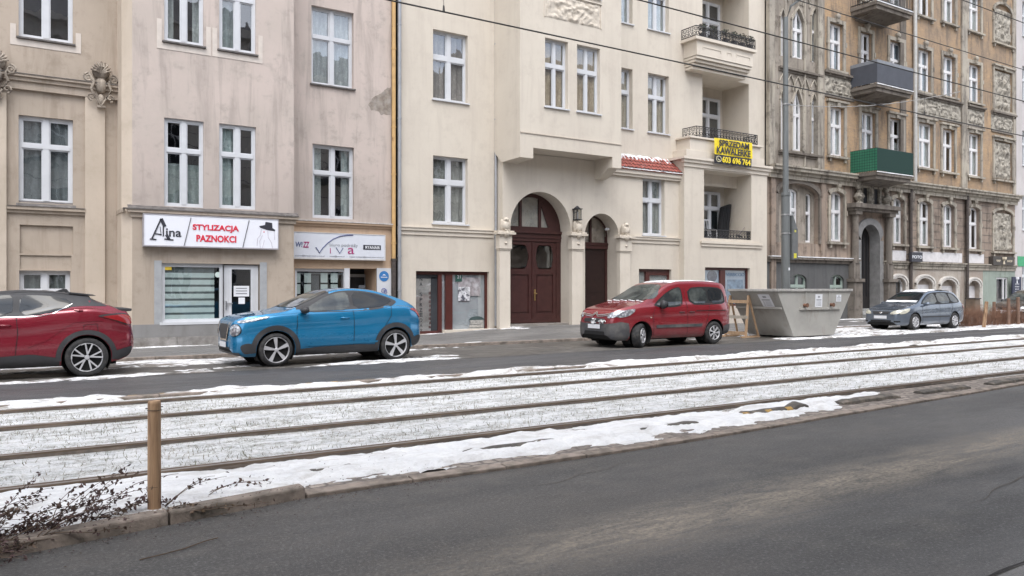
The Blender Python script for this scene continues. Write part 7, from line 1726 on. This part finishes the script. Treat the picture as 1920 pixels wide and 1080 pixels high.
c.wheels('multi', 0); c.mirror(1.56, .96, P_gry); c.handle(2.24, .80, P_gry, .15); c.handle(3.04, .82, P_gry, .15); c.arch_trim(.02, P_gry)
# ---------------------------------------------------------------- dark car at the far right edge
P_drk = paint('dark_grey_paint', (.04, .042, .046), .4, .4)
sp = dict(cor, paint=P_drk)
c = Car('dark car with snowy bumper behind the dry hedge at the right edge', 'car', (38.3, 17.9, .02), 0, sp)
for v in ('side', 'far'):
    c.patch('side_window', v, [(1.42, .965), (1.68, 1.14), (1.95, 1.28), (2.16, 1.355), (3.22, 1.38), (3.80, 1.20), (3.90, 1.03)], M_cg, off=.008, smooth=1)
c.patch('windscreen', 'front', [(-.68, 1.02), (-.60, 1.26), (-.50, 1.39), (0, 1.41), (.50, 1.39), (.60, 1.26), (.68, 1.02)], M_cgl, off=.008, smooth=1)
for sg in (-1, 1): c.patch('headlamp', 'front', [(sg*.38, .60), (sg*.40, .67), (sg*.58, .75), (sg*.74, .77), (sg*.74, .66), (sg*.58, .60)], M_lamp, off=.016, smooth=1)
c.patch('grille', 'front', [(-.36, .72), (.36, .72), (.30, .58), (-.30, .58)], M_seam, off=.014, smooth=0)
c.patch('number_plate', 'front', [(-.26, .545), (.26, .545), (.26, .435), (-.26, .435)], M_plate, off=.03, smooth=0)
c.patch('bumper_snow', 'front', [(-.7, .58), (.7, .58), (.7, .54), (-.7, .54)], M_snow, off=.03, smooth=0)
c.wheels('multi', 0); c.mirror(1.56, .96, P_drk); c.arch_trim(.02, P_drk)
# ============================================================ STREET OBJECTS
# ---- skip container
t = NT('grey_skip_steel')
c = t.mix(t.ramp(t.noise(1.2, 6, .65), .4, .6), (.40, .39, .36), (.34, .33, .305)); c = t.mix(t.math('MULTIPLY', t.ramp(t.noise(2.4, 9, .75, (1, 1, .35)), .54, .68), .5), c, (.24, .19, .15)); c = t.mix(t.ramp(t.noise(9, 9, .8), .66, .72), c, (.16, .07, .04))
t.pbr(c, .6, .1, .4, 0, t.bump(t.noise(3, 5), .3, .03)); M_skip = t.m
sk = thing('skip_container', 'big grey steel skip with sloping ends and stuck-on notices beside the red van', 'skip', (22.3, 17.1, 0))
xb0, xb1, xt0_, xt1_, yf, yb, zb_, zt_ = 21.25, 23.3, 20.35, 24.2, 16.25, 18.05, .06, 1.53
yf_t, yb_t = yf - .06, yb + .06
def shell(off):
    o = off
    return [(xb0+o, yf+o, zb_+o*.5), (xb1-o, yf+o, zb_+o*.5), (xb1-o, yb-o, zb_+o*.5), (xb0+o, yb-o, zb_+o*.5), (xt0_+o, yf_t+o, zt_), (xt1_-o, yf_t+o, zt_), (xt1_-o, yb_t-o, zt_), (xt0_+o, yb_t-o, zt_)]
m = MB(); a = shell(0); b = shell(.03)
m.add(a, [(0,3,2,1),(0,1,5,4),(1,2,6,5),(2,3,7,6),(3,0,4,7)]); m.add(b, [(0,1,2,3),(0,4,5,1),(1,5,6,2),(2,6,7,3),(3,7,4,0)]); m.build('shell', M_skip, sk)
m = MB()
for (p, q) in (((xt0_, yf_t), (xt1_, yf_t)), ((xt0_, yb_t), (xt1_, yb_t)), ((xt0_, yf_t), (xt0_, yb_t)), ((xt1_, yf_t), (xt1_, yb_t))): m.obox((*p, zt_), (*q, zt_), .09, .08)
m.build('rim', simple('skip_rim', (.34, .33, .31), .6, var=.3, sc=5, c2=(.5, .48, .46), lo=.55, hi=.7), sk, bevel=.01)
m = MB(); zr = .93; m.obox((xb0 + .02 - (xb0 - xt0_) * (zr / zt_) + .75, yf - .05, zr), (xb1 + .25, yf - .05, zr), .07, .06)
for x in (21.75, 22.95): m.obox((x, yf - .05, zr), (x, yf - .06, zt_), .05, .05)
m.build('side_rib', M_skip, sk)
m = MB(); f_ = .62; xr = lerp(xb0, xt0_, f_); m.obox((xr - .04, yf, lerp(zb_, zt_, f_)), (xr - .04, yb, lerp(zb_, zt_, f_)), .06, .07); m.build('end_rib', M_skip, sk)
for x in (21.7, 23.05):
    m = MB(); m.tube((x, yf - .04, zr + .12), (x, yf - .16, zr + .12), .05, n=12); m.tube((x, yf - .16, zr + .12), (x, yf - .18, zr + .12), .07, n=12); m.build('lifting_pin', simple('rusty_pin', (.16, .08, .05), .8, var=.3), sk, smooth='auto')
def notice(parent, pts, w_=None):
    m = MB(); m.quad(*pts); o = m.build('notice', M_paper, parent)
    m = MB(); P = [Vector(p) for p in pts]; n = (P[1]-P[0]).cross(P[3]-P[0]).normalized() * .004
    def q(u0, u1, v0, v1):
        f = lambda u, v: P[0].lerp(P[1], u).lerp(P[3].lerp(P[2], u), v) + n
        m.quad(f(u0, v0), f(u1, v0), f(u1, v1), f(u0, v1))
    q(.35, .65, .72, .86); q(.15, .85, .52, .60)
    for k in range(4): q(.18, .3, .12 + k*.09, .16 + k*.09); q(.36, .85, .12 + k*.09, .15 + k*.09)
    m.build('notice_print', M_gry, o)
yn = yf - .02
def yfz(z): return lerp(yf, yf_t, (z - zb_) / (zt_ - zb_)) - .008
for (x0, x1, z0, z1) in ((22.25, 22.62, .98, 1.40), (23.35, 23.62, 1.15, 1.38)): notice(sk, [(x0, yfz(z0), z0), (x1, yfz(z0), z0), (x1, yfz(z1), z1), (x0, yfz(z1), z1)])
def xfz(z): return lerp(xb0, xt0_, (z - zb_) / (zt_ - zb_)) - .01
z0, z1 = 1.0, 1.40; notice(sk, [(xfz(z0), 16.95, z0), (xfz(z0), 16.50, z0), (xfz(z1), 16.55, z1), (xfz(z1), 17.0, z1)])
# ---- wooden rack
M_wood = simple('pale_pine', (.47, .32, .20), .8, var=.2, sc=7, stretch=(3, 3, .5), c2=(.34, .22, .13))
rk = thing('wooden_rack', 'pale pine A-frame rack standing between the red van and the grey skip', 'rack', (20.4, 17.6, 0))
def R3(t_, h, x): return (x, lerp(18.15, 17.25, t_), h)
xa = 20.25
for (t_, tt) in ((.03, .06), (.97, .90)):
    m = MB(); m.obox(R3(t_, .05, xa - .05), R3(tt, 1.36, xa + .16), .075, .05); m.build('upright', M_wood, rk)
    m = MB(); m.obox(R3(t_, .05, xa + .55), R3(tt, 1.30, xa + .18), .06, .04); m.build('strut', M_wood, rk)
    m = MB(); m.obox(R3(t_, .03, xa - .25), R3(t_, .03, xa + .6), .07, .06); m.build('foot', M_wood, rk)
for (h, o_) in ((1.16, .13), (.66, .05), (.14, -.03)):
    m = MB(); m.obox(R3(.03, h, xa + o_ - .03), R3(.97, h, xa + o_ - .03), .04, .10); m.build('rung', M_wood if h != .66 else simple('grey_wood_rung', (.4, .36, .3), .8), rk)
# ---- street lamp pole
M_pole = simple('galvanised_pole', (.155, .165, .165), .55, metal=.3, var=.15, sc=4, stretch=(2, 2, .4))
yp = 18.55; xp_ = PX(1473, yp)
pl = thing('street_lamp', 'tall grey tram pole with a curved lamp arm behind the skip', 'street lamp', (xp_, yp, .08))
m = MB(); m.tube((xp_, yp, 0), (xp_, yp, 4.95), .150, .145, 20); m.tube((xp_, yp, 4.9), (xp_, yp, 5.02), .165, .165, 20); m.tube((xp_, yp, 5.0), (xp_, yp, 11.3), .105, .085, 16); m.build('pole', M_pole, pl, smooth='auto')
m = MB(); m.path([(xp_, yp, 11.1), (xp_ + .15, yp - .1, 11.7), (xp_ + .8, yp - .7, 12.3), (xp_ + 1.6, yp - 1.5, 12.6)], .04, 8); m.build('lamp_arm', M_pole, pl, smooth=True)
m = MB(); m.ball((xp_ + 2.0, yp - 1.9, 12.65), .42, .42, .10, 14, 8); m.build('lamp_head', M_pole, pl, smooth=True)
m = MB()
for zz in (PZ(1473, 404, yp), PZ(1473, 439, yp), PZ(1473, 197, yp)): m.tube((xp_, yp, zz), (xp_, yp, zz + .05), .158 if zz < 5 else .11, n=20); m.tube((xp_, yp - .1, zz + .02), (xp_ + .35, yp - .1, zz + .02), .015)
m.build('clamp_band', simple('steel_band', (.4, .4, .4), .4, metal=.8), pl)
m = MB(); m.box(PX(1473, yp) - .035, PX(1473, yp) + .035, yp - .155, yp - .148, PZ(1470, 507, yp), PZ(1470, 502, yp)); m.build('white_label', M_paper, pl)
bx = thing('control_cabinet', 'narrow dark grey box strapped to the tram pole with yellow stickers', 'cabinet', (xp_ + .3, yp, 3))
za, zb2 = PZ(1485, 487, yp), PZ(1485, 405, yp); x0 = xp_ + .16
m = MB(); m.box(x0, x0 + .30, yp - .18, yp + .16, za, zb2 - .5); m.prismy([(x0, zb2 - .5), (x0 + .30, zb2 - .5), (x0 + .04, zb2), (x0, zb2)], yp - .18, yp + .16); m.build('casing', simple('cabinet_grey', (.12, .125, .125), .6, var=.1), bx, bevel=.01)
m = MB(); m.box(x0 + .06, x0 + .20, yp - .19, yp - .182, za + .05, za + .22); m.build('warning_sticker', simple('warn_yellow', (.6, .55, .05), .6), bx)
m = MB(); m.box(x0 + .10, x0 + .18, yp - .19, yp - .182, lerp(za, zb2, .62), lerp(za, zb2, .62) + .08); m.build('small_sticker', simple('warn_yellow2', (.5, .48, .1), .6), bx)
# ---- overhead wires
M_wire = simple('wire_metal', (.03, .028, .026), .6)
def wire(Y, z, label, r=.010, sag=.0, x0=-30, x1=130):
    w_ = thing('overhead_wire', label, 'tram wire', (0, Y, z), group='overhead tram wires')
    m = MB(); m.path([(x, Y, z + sag * ((x - xm_) / 25.) ** 2) for x in frange(x0, x1, 4) for xm_ in [20]], r, 6); m.build('wire', M_wire, w_); return w_
yn_, yf_ = 7.9, 11.1
w1 = wire(yf_, PZ(1200, 101, yf_), 'contact wire over the far track, crossing the cream house front', .013)
w2 = wire(yn_, PZ(1700, 132, yn_), 'contact wire over the near track, crossing the upper right house fronts', .009)
w3 = wire(yf_, PZ(1800, 94, yf_), 'upper carrying wire of the far track at the upper right', .010)
w4 = wire(yn_, PZ(1850, 17, yn_), 'upper carrying wire of the near track in the top right corner', .008)
for X, Y, wa, wb, pr in ((PX(832, yf_), yf_, w1, w3, w1), (PX(1733, yf_), yf_, w1, w3, w1)):
    m = MB(); z0, z1 = wa.location.z, wb.location.z; m.tube((X, Y, z0), (X, Y, z1), .004, n=5); m.tube((X, Y, z0), (X, Y, z0 + .10), .022, .012, 8); m.build('dropper', M_wire, pr)
sw = thing('span_wire', 'thin span wire running from the tram pole across to the brick tenement', 'span wire', (xp_, yp, 7))
m = MB(); zz = PZ(1473, 197, yp); A = Vector((xp_, yp, zz)); B = Vector((PX(1800, yf_ + 4), yf_ + 4, PZ(1800, 172, yf_ + 4))); m.path([A.lerp(B, k / 12) - Vector((0, 0, .25 * sin(pi * k / 12))) for k in range(13)], .012, 5); m.build('wire', simple('pale_wire', (.3, .29, .28), .5), sw)
m = MB(); c_ = A.lerp(B, .55) - Vector((0, 0, .25)); m.tube(c_ - Vector((.12, 0, 0)), c_ + Vector((.12, 0, .02)), .03, n=8); m.build('insulator', M_cpipe, sw)
# ---- wooden post in front
M_post = simple('weathered_timber', (.38, .245, .145), .8, var=.25, sc=5, stretch=(5, 5, .35), bump=.4, bs=30, c2=(.20, .115, .065), lo=.46, hi=.58)
def post(x, y, z, h, r, label, lean=(0, 0), tilt_top=True, group=None, mat=M_post):
    p = thing('wooden_post', label, 'post', (x, y, z), group=group)
    m = MB(); b = Vector((x, y, z - .1)); t_ = Vector((x + lean[0], y + lean[1], z + h)); m.tube(b, t_ - (t_ - b).normalized() * .015, r, r * .96, 20); m.tube(t_ - (t_ - b).normalized() * .015, t_, r * .96, r * .85, 20); o = m.build('timber', mat, p, smooth='auto'); return p, m
p, _ = post(.93, 5.93, .05, .775, .0445, 'single round wooden post standing in the snow near the kerb, left foreground')
m = MB(); m.lathe([(.0458, 0), (.0458, .004)], (.93 + .0, 5.93, .06 + .70), 'z', 20); m.tube((.93 + .04, 5.93, .78), (.93 + .055, 5.93, .78), .004); m.tube((.93 - .04, 5.93, .775), (.93 - .056, 5.93, .775), .004); m.build('nail', M_iron, p)
m = MB(); rg = random.Random(2)
for q in range(14): a = rg.uniform(0, 2*pi); m.ball((.93 + .06*cos(a), 5.93 + .06*sin(a), .075), .03, .03, .014, 7, 5)
m.build('snow_collar', M_snow, p, smooth=True)
for k, (px, y, h, ln, lb) in enumerate(((1844, 16.4, 1.05, (.25, 0), 'leaning pale wooden post at the left end of the dry hedge'), (1891, 16.9, 1.15, (0, 0), 'reddish brown wooden post in the dry hedge in front of the dark car'), (1909, 16.9, 1.2, (.0, 0), 'reddish brown wooden post right of the dark car headlamp'), (1864, 17.6, 1.0, (0, 0), 'short brown post behind the dry hedge'))):
    post(PX(px, y), y, .0, h, .07, lb, ln, mat=M_post if k == 0 else simple('reddish_post_%d' % k, (.20, .125, .09), .85, var=.2))
# ---- rubber lane separators
M_rub = simple('dirty_black_rubber', (.075, .068, .06), .85, var=.35, sc=9, bump=.5, c2=(.2, .17, .14), lo=.5, hi=.72)
M_ylw = simple('worn_yellow_rubber', (.38, .24, .07), .75, var=.3, sc=12, c2=(.12, .09, .06), lo=.5, hi=.65)
def separator(x0, x1, y, z, label, group, r=.085, jit=0, bend=False, stripes=True):
    s_ = thing('lane_separator', label, 'lane separator', ((x0 + x1) / 2, y, z), group=group); n = 10
    pts = [(lerp(x0, x1, k / n), y + .02 * sin(k * 1.7 + jit) + (.06 * (k > 8) if bend else 0), z + .004 * sin(k * 2.3 + jit) + (.03 * (k >= 8) if bend else 0)) for k in range(n + 1)]
    V = []
    prof = [(-1, 0), (-.9, .55), (-.5, .85), (0, .92), (.5, .85), (.9, .55), (1, 0)]; m = MB()
    for k, p in enumerate(pts):
        sc_ = .55 if k in (0, n) else 1
        V += [(p[0], p[1] + q * r, p[2] - .01 + w_ * r * .85 * sc_) for q, w_ in prof]
    w_ = len(prof); m.add(V, [(i*w_+j, (i+1)*w_+j, (i+1)*w_+j+1, i*w_+j+1) for i in range(n) for j in range(w_-1)] + [tuple(range(w_)), tuple(range(n*w_, n*w_+w_))[::-1]])
    b = m.build('rubber_body', M_rub, s_, smooth='auto')
    if not stripes: return
    for k in (0, 3, 6):
        m = MB(); p = pts[k]; L0 = .12; V = []
        for e in (0, L0): V += [(p[0] + .02 + e, p[1] + q * r * 1.03, p[2] - .005 + w_ * r * .86) for q, w_ in prof[:3]]
        m.add(V, [(0, 3, 4, 1), (1, 4, 5, 2)]); m.build('yellow_stripe', M_ylw, b)
for k, (x0, lb, bd) in enumerate(((7.55, 'black and yellow rubber separator with curled end, first clear of the snow', True), (9.55, 'rubber lane separator on the cobbles, second from the left', False), (11.5, 'rubber lane separator on the cobbles, third from the left', False), (13.5, 'rubber lane separator on the cobbles, fourth, near the right edge', False), (15.5, 'rubber lane separator far right on the cobbles, beyond the others', False))):
    separator(x0, x0 + 1.3, 6.58, .040, lb, 'rubber separators along the near cobbles', jit=k, bend=bd, stripes=(k == 0))
for k, x0 in enumerate((1.45, 3.6, 5.6)):
    separator(x0 + .1, x0 + 1.25, 6.52, .030, ('rubber separator almost buried in the snow left of centre, nearest the post', 'half buried rubber separator showing a dark lump in the snow below the blue car', 'half buried rubber separator in the snow below the red van')[k], 'separators buried in the snow strip', r=.075, jit=k, stripes=False)
for k, x0 in enumerate((1.6, 4.2, 6.2)):
    separator(x0, x0 + 1.4, 12.62, .0, ('yellow and black separator at the far lane edge, leftmost', 'yellow and black separator at the far lane edge below the blue car front', 'yellow and black separator at the far lane edge below the blue car rear')[k], 'separators along the far lane', r=.09, jit=k)
# ---- dead creeper twigs at the left
M_twig = simple('dead_twig', (.10, .07, .05), .9, var=.3, sc=20)
M_dleaf = simple('withered_leaf', (.070, .042, .042), .9, var=.5, sc=9, c2=(.14, .10, .06), lo=.5, hi=.7)
def shrub(x0, y0, n, label, seed, spread=.5, hgt=.3, leafs=26, dirs=None):
    s_ = thing('dead_shrub', label, 'shrub', (x0, y0, .1)); tw = MB(); lf = MB(); rg = random.Random(seed)
    for k in range(n):
        bx_, by = x0 + rg.uniform(-.5, .5) * spread, y0 + .18 * (x0 if x0 < 0 else 0) + rg.uniform(-.10, .10); a = rg.uniform(-.5, 1.2) if not dirs else rg.uniform(*dirs); L_ = rg.uniform(.25, .75) * (1 if not dirs else 1.0); el = rg.uniform(.05, .9)
        pts = []; p = Vector((bx_, by, .06)); d = Vector((cos(a) * cos(el), sin(a) * cos(el) * .5, sin(el)))
        m_ = 12
        for q in range(m_):
            pts.append(p.copy()); p = p + d * (L_ / m_); d = (d + Vector((rg.uniform(-.18, .22), rg.uniform(-.15, .15), -.075 * (hgt < 2) + rg.uniform(-.1, .1)))).normalized()
            if p.z < .06: p.z = .06; d.z = abs(d.z) * .3
        tw.path(pts, .0038, 4, .0012)
        for q in range(leafs):
            u = rg.uniform(.15, 1); i = min(m_ - 2, int(u * (m_ - 1))); c = pts[i].lerp(pts[i+1], rg.random()) + Vector((rg.gauss(0, .010), rg.gauss(0, .010), rg.gauss(0, .012)))
            e = Vector((rg.uniform(-1, 1), rg.uniform(-1, 1), rg.uniform(-1, .3))).normalized() * rg.uniform(.009, .021); f = e.cross(Vector((rg.uniform(-1, 1), rg.uniform(-1, 1), rg.uniform(-1, 1)))).normalized() * e.length * .62; nrm = e.cross(f).normalized() * e.length * .25
            lf.add([c - e, c + f * .9 + nrm, c + e * 1.1, c - f * .9 + nrm], [(0, 1, 2), (0, 2, 3)])
    tw.build('twig', M_twig, s_); lf.build('foliage', M_dleaf, s_)
shrub(-.15, 5.75, 44, 'withered creeper with dark curled leaves spilling over the kerb at the far left', 1, .9, leafs=30)
shrub(.45, 5.86, 20, 'withered creeper just left of the wooden post', 2, .55, leafs=24)
shrub(.99, 5.90, 6, 'few dead sprigs rising right beside the wooden post foot', 3, .15, leafs=16)
shrub(1.30, 6.15, 2, 'isolated dead sprig lying on the snow right of the post', 11, .1, leafs=16, dirs=(-.1, .3))
shrub(-.35, 5.60, 30, 'tangle of dead twigs over the kerb in the lower left corner', 5, .6, leafs=18)
# litter leaves and grit on the kerb / road edge
m = MB(); rg = random.Random(9)
for k in range(520):
    x = rg.uniform(-.6, 3.2); y = KY(x) + (rg.gauss(-.05, .07) if rg.random() < .7 else rg.uniform(-.5, .9)); z = .092 if KY(x) < y < KY(x) + .15 and x < 2 else (.006 if y < KY(x) else .085)
    s__ = rg.uniform(.003, .011); a = rg.uniform(0, pi); m.quad((x - s__*cos(a), y - s__*sin(a), z), (x + s__*.6*sin(a), y - s__*.6*cos(a), z + .004), (x + s__*cos(a), y + s__*sin(a), z + .002), (x - s__*.6*sin(a), y + s__*.6*cos(a), z + .006))
props(m.build('litter', M_dleaf), 'scattered dead leaf bits and grit along the left kerb', 'leaf litter', kind='stuff')
tg = thing('fallen_twig', 'single dead twig lying on the near road below the wooden post', 'twig', (1.0, 5.0, 0)); m = MB(); m.path([(.72, 5.10, .008), (.86, 5.12, .012), (.98, 5.17, .008), (1.12, 5.24, .012), (1.2, 5.27, .01)], .004, 5); m.build('twig', M_twig, tg)
# ---- dry brown hedge on the right
hd = thing('dry_hedge', 'low leafless brown hedge between the estate car and the dark car', 'hedge', (35, 17.2, 0)); m = MB(); rg = random.Random(4)
for k in range(1500):
    x = rg.uniform(33.2, 38.2); y = rg.uniform(16.9, 17.7); h = rg.uniform(.45, .95) * (1 - .25 * abs(N(x, 1))); lx, ly = rg.gauss(0, .16), rg.gauss(0, .14); w_ = .007
    p0 = Vector((x, y, 0)); p1 = p0 + Vector((lx * .4, ly * .4, h * .6)); p2 = p0 + Vector((lx, ly, h)); r_ = Vector((w_, 0, 0)); m.add([p0 - r_, p0 + r_, p1 + r_ * .8, p1 - r_ * .8, p2], [(0, 1, 2, 3), (3, 2, 4)])
    for q in range(2): b = p1.lerp(p2, rg.random()); e = b + Vector((rg.gauss(0, .12), rg.gauss(0, .1), rg.uniform(.02, .16))); m.add([b, b + Vector((.008, 0, .004)), e], [(0, 1, 2)])
m.build('bare_twigs', simple('russet_twigs', (.17, .085, .05), .9, var=.5, sc=6), hd)
bn_ = thing('litter_bin', 'small brown box standing by the last arch behind the dry hedge', 'bin', (PX(1826, 22.6), 22.6, .1)); x = PX(1826, 22.6)
m = MB(); m.box(x - .25, x + .3, 22.4, 22.9, .12, 1.0); m.build('casing', simple('bin_brown', (.15, .11, .08), .8, var=.2), bn_, bevel=.02); m = MB(); m.box(x - .28, x + .33, 22.36, 22.94, 1.0, 1.06); m.build('lid', M_cpipe, bn_, bevel=.01)
# ---- far-lane and roadside debris lumps of snow
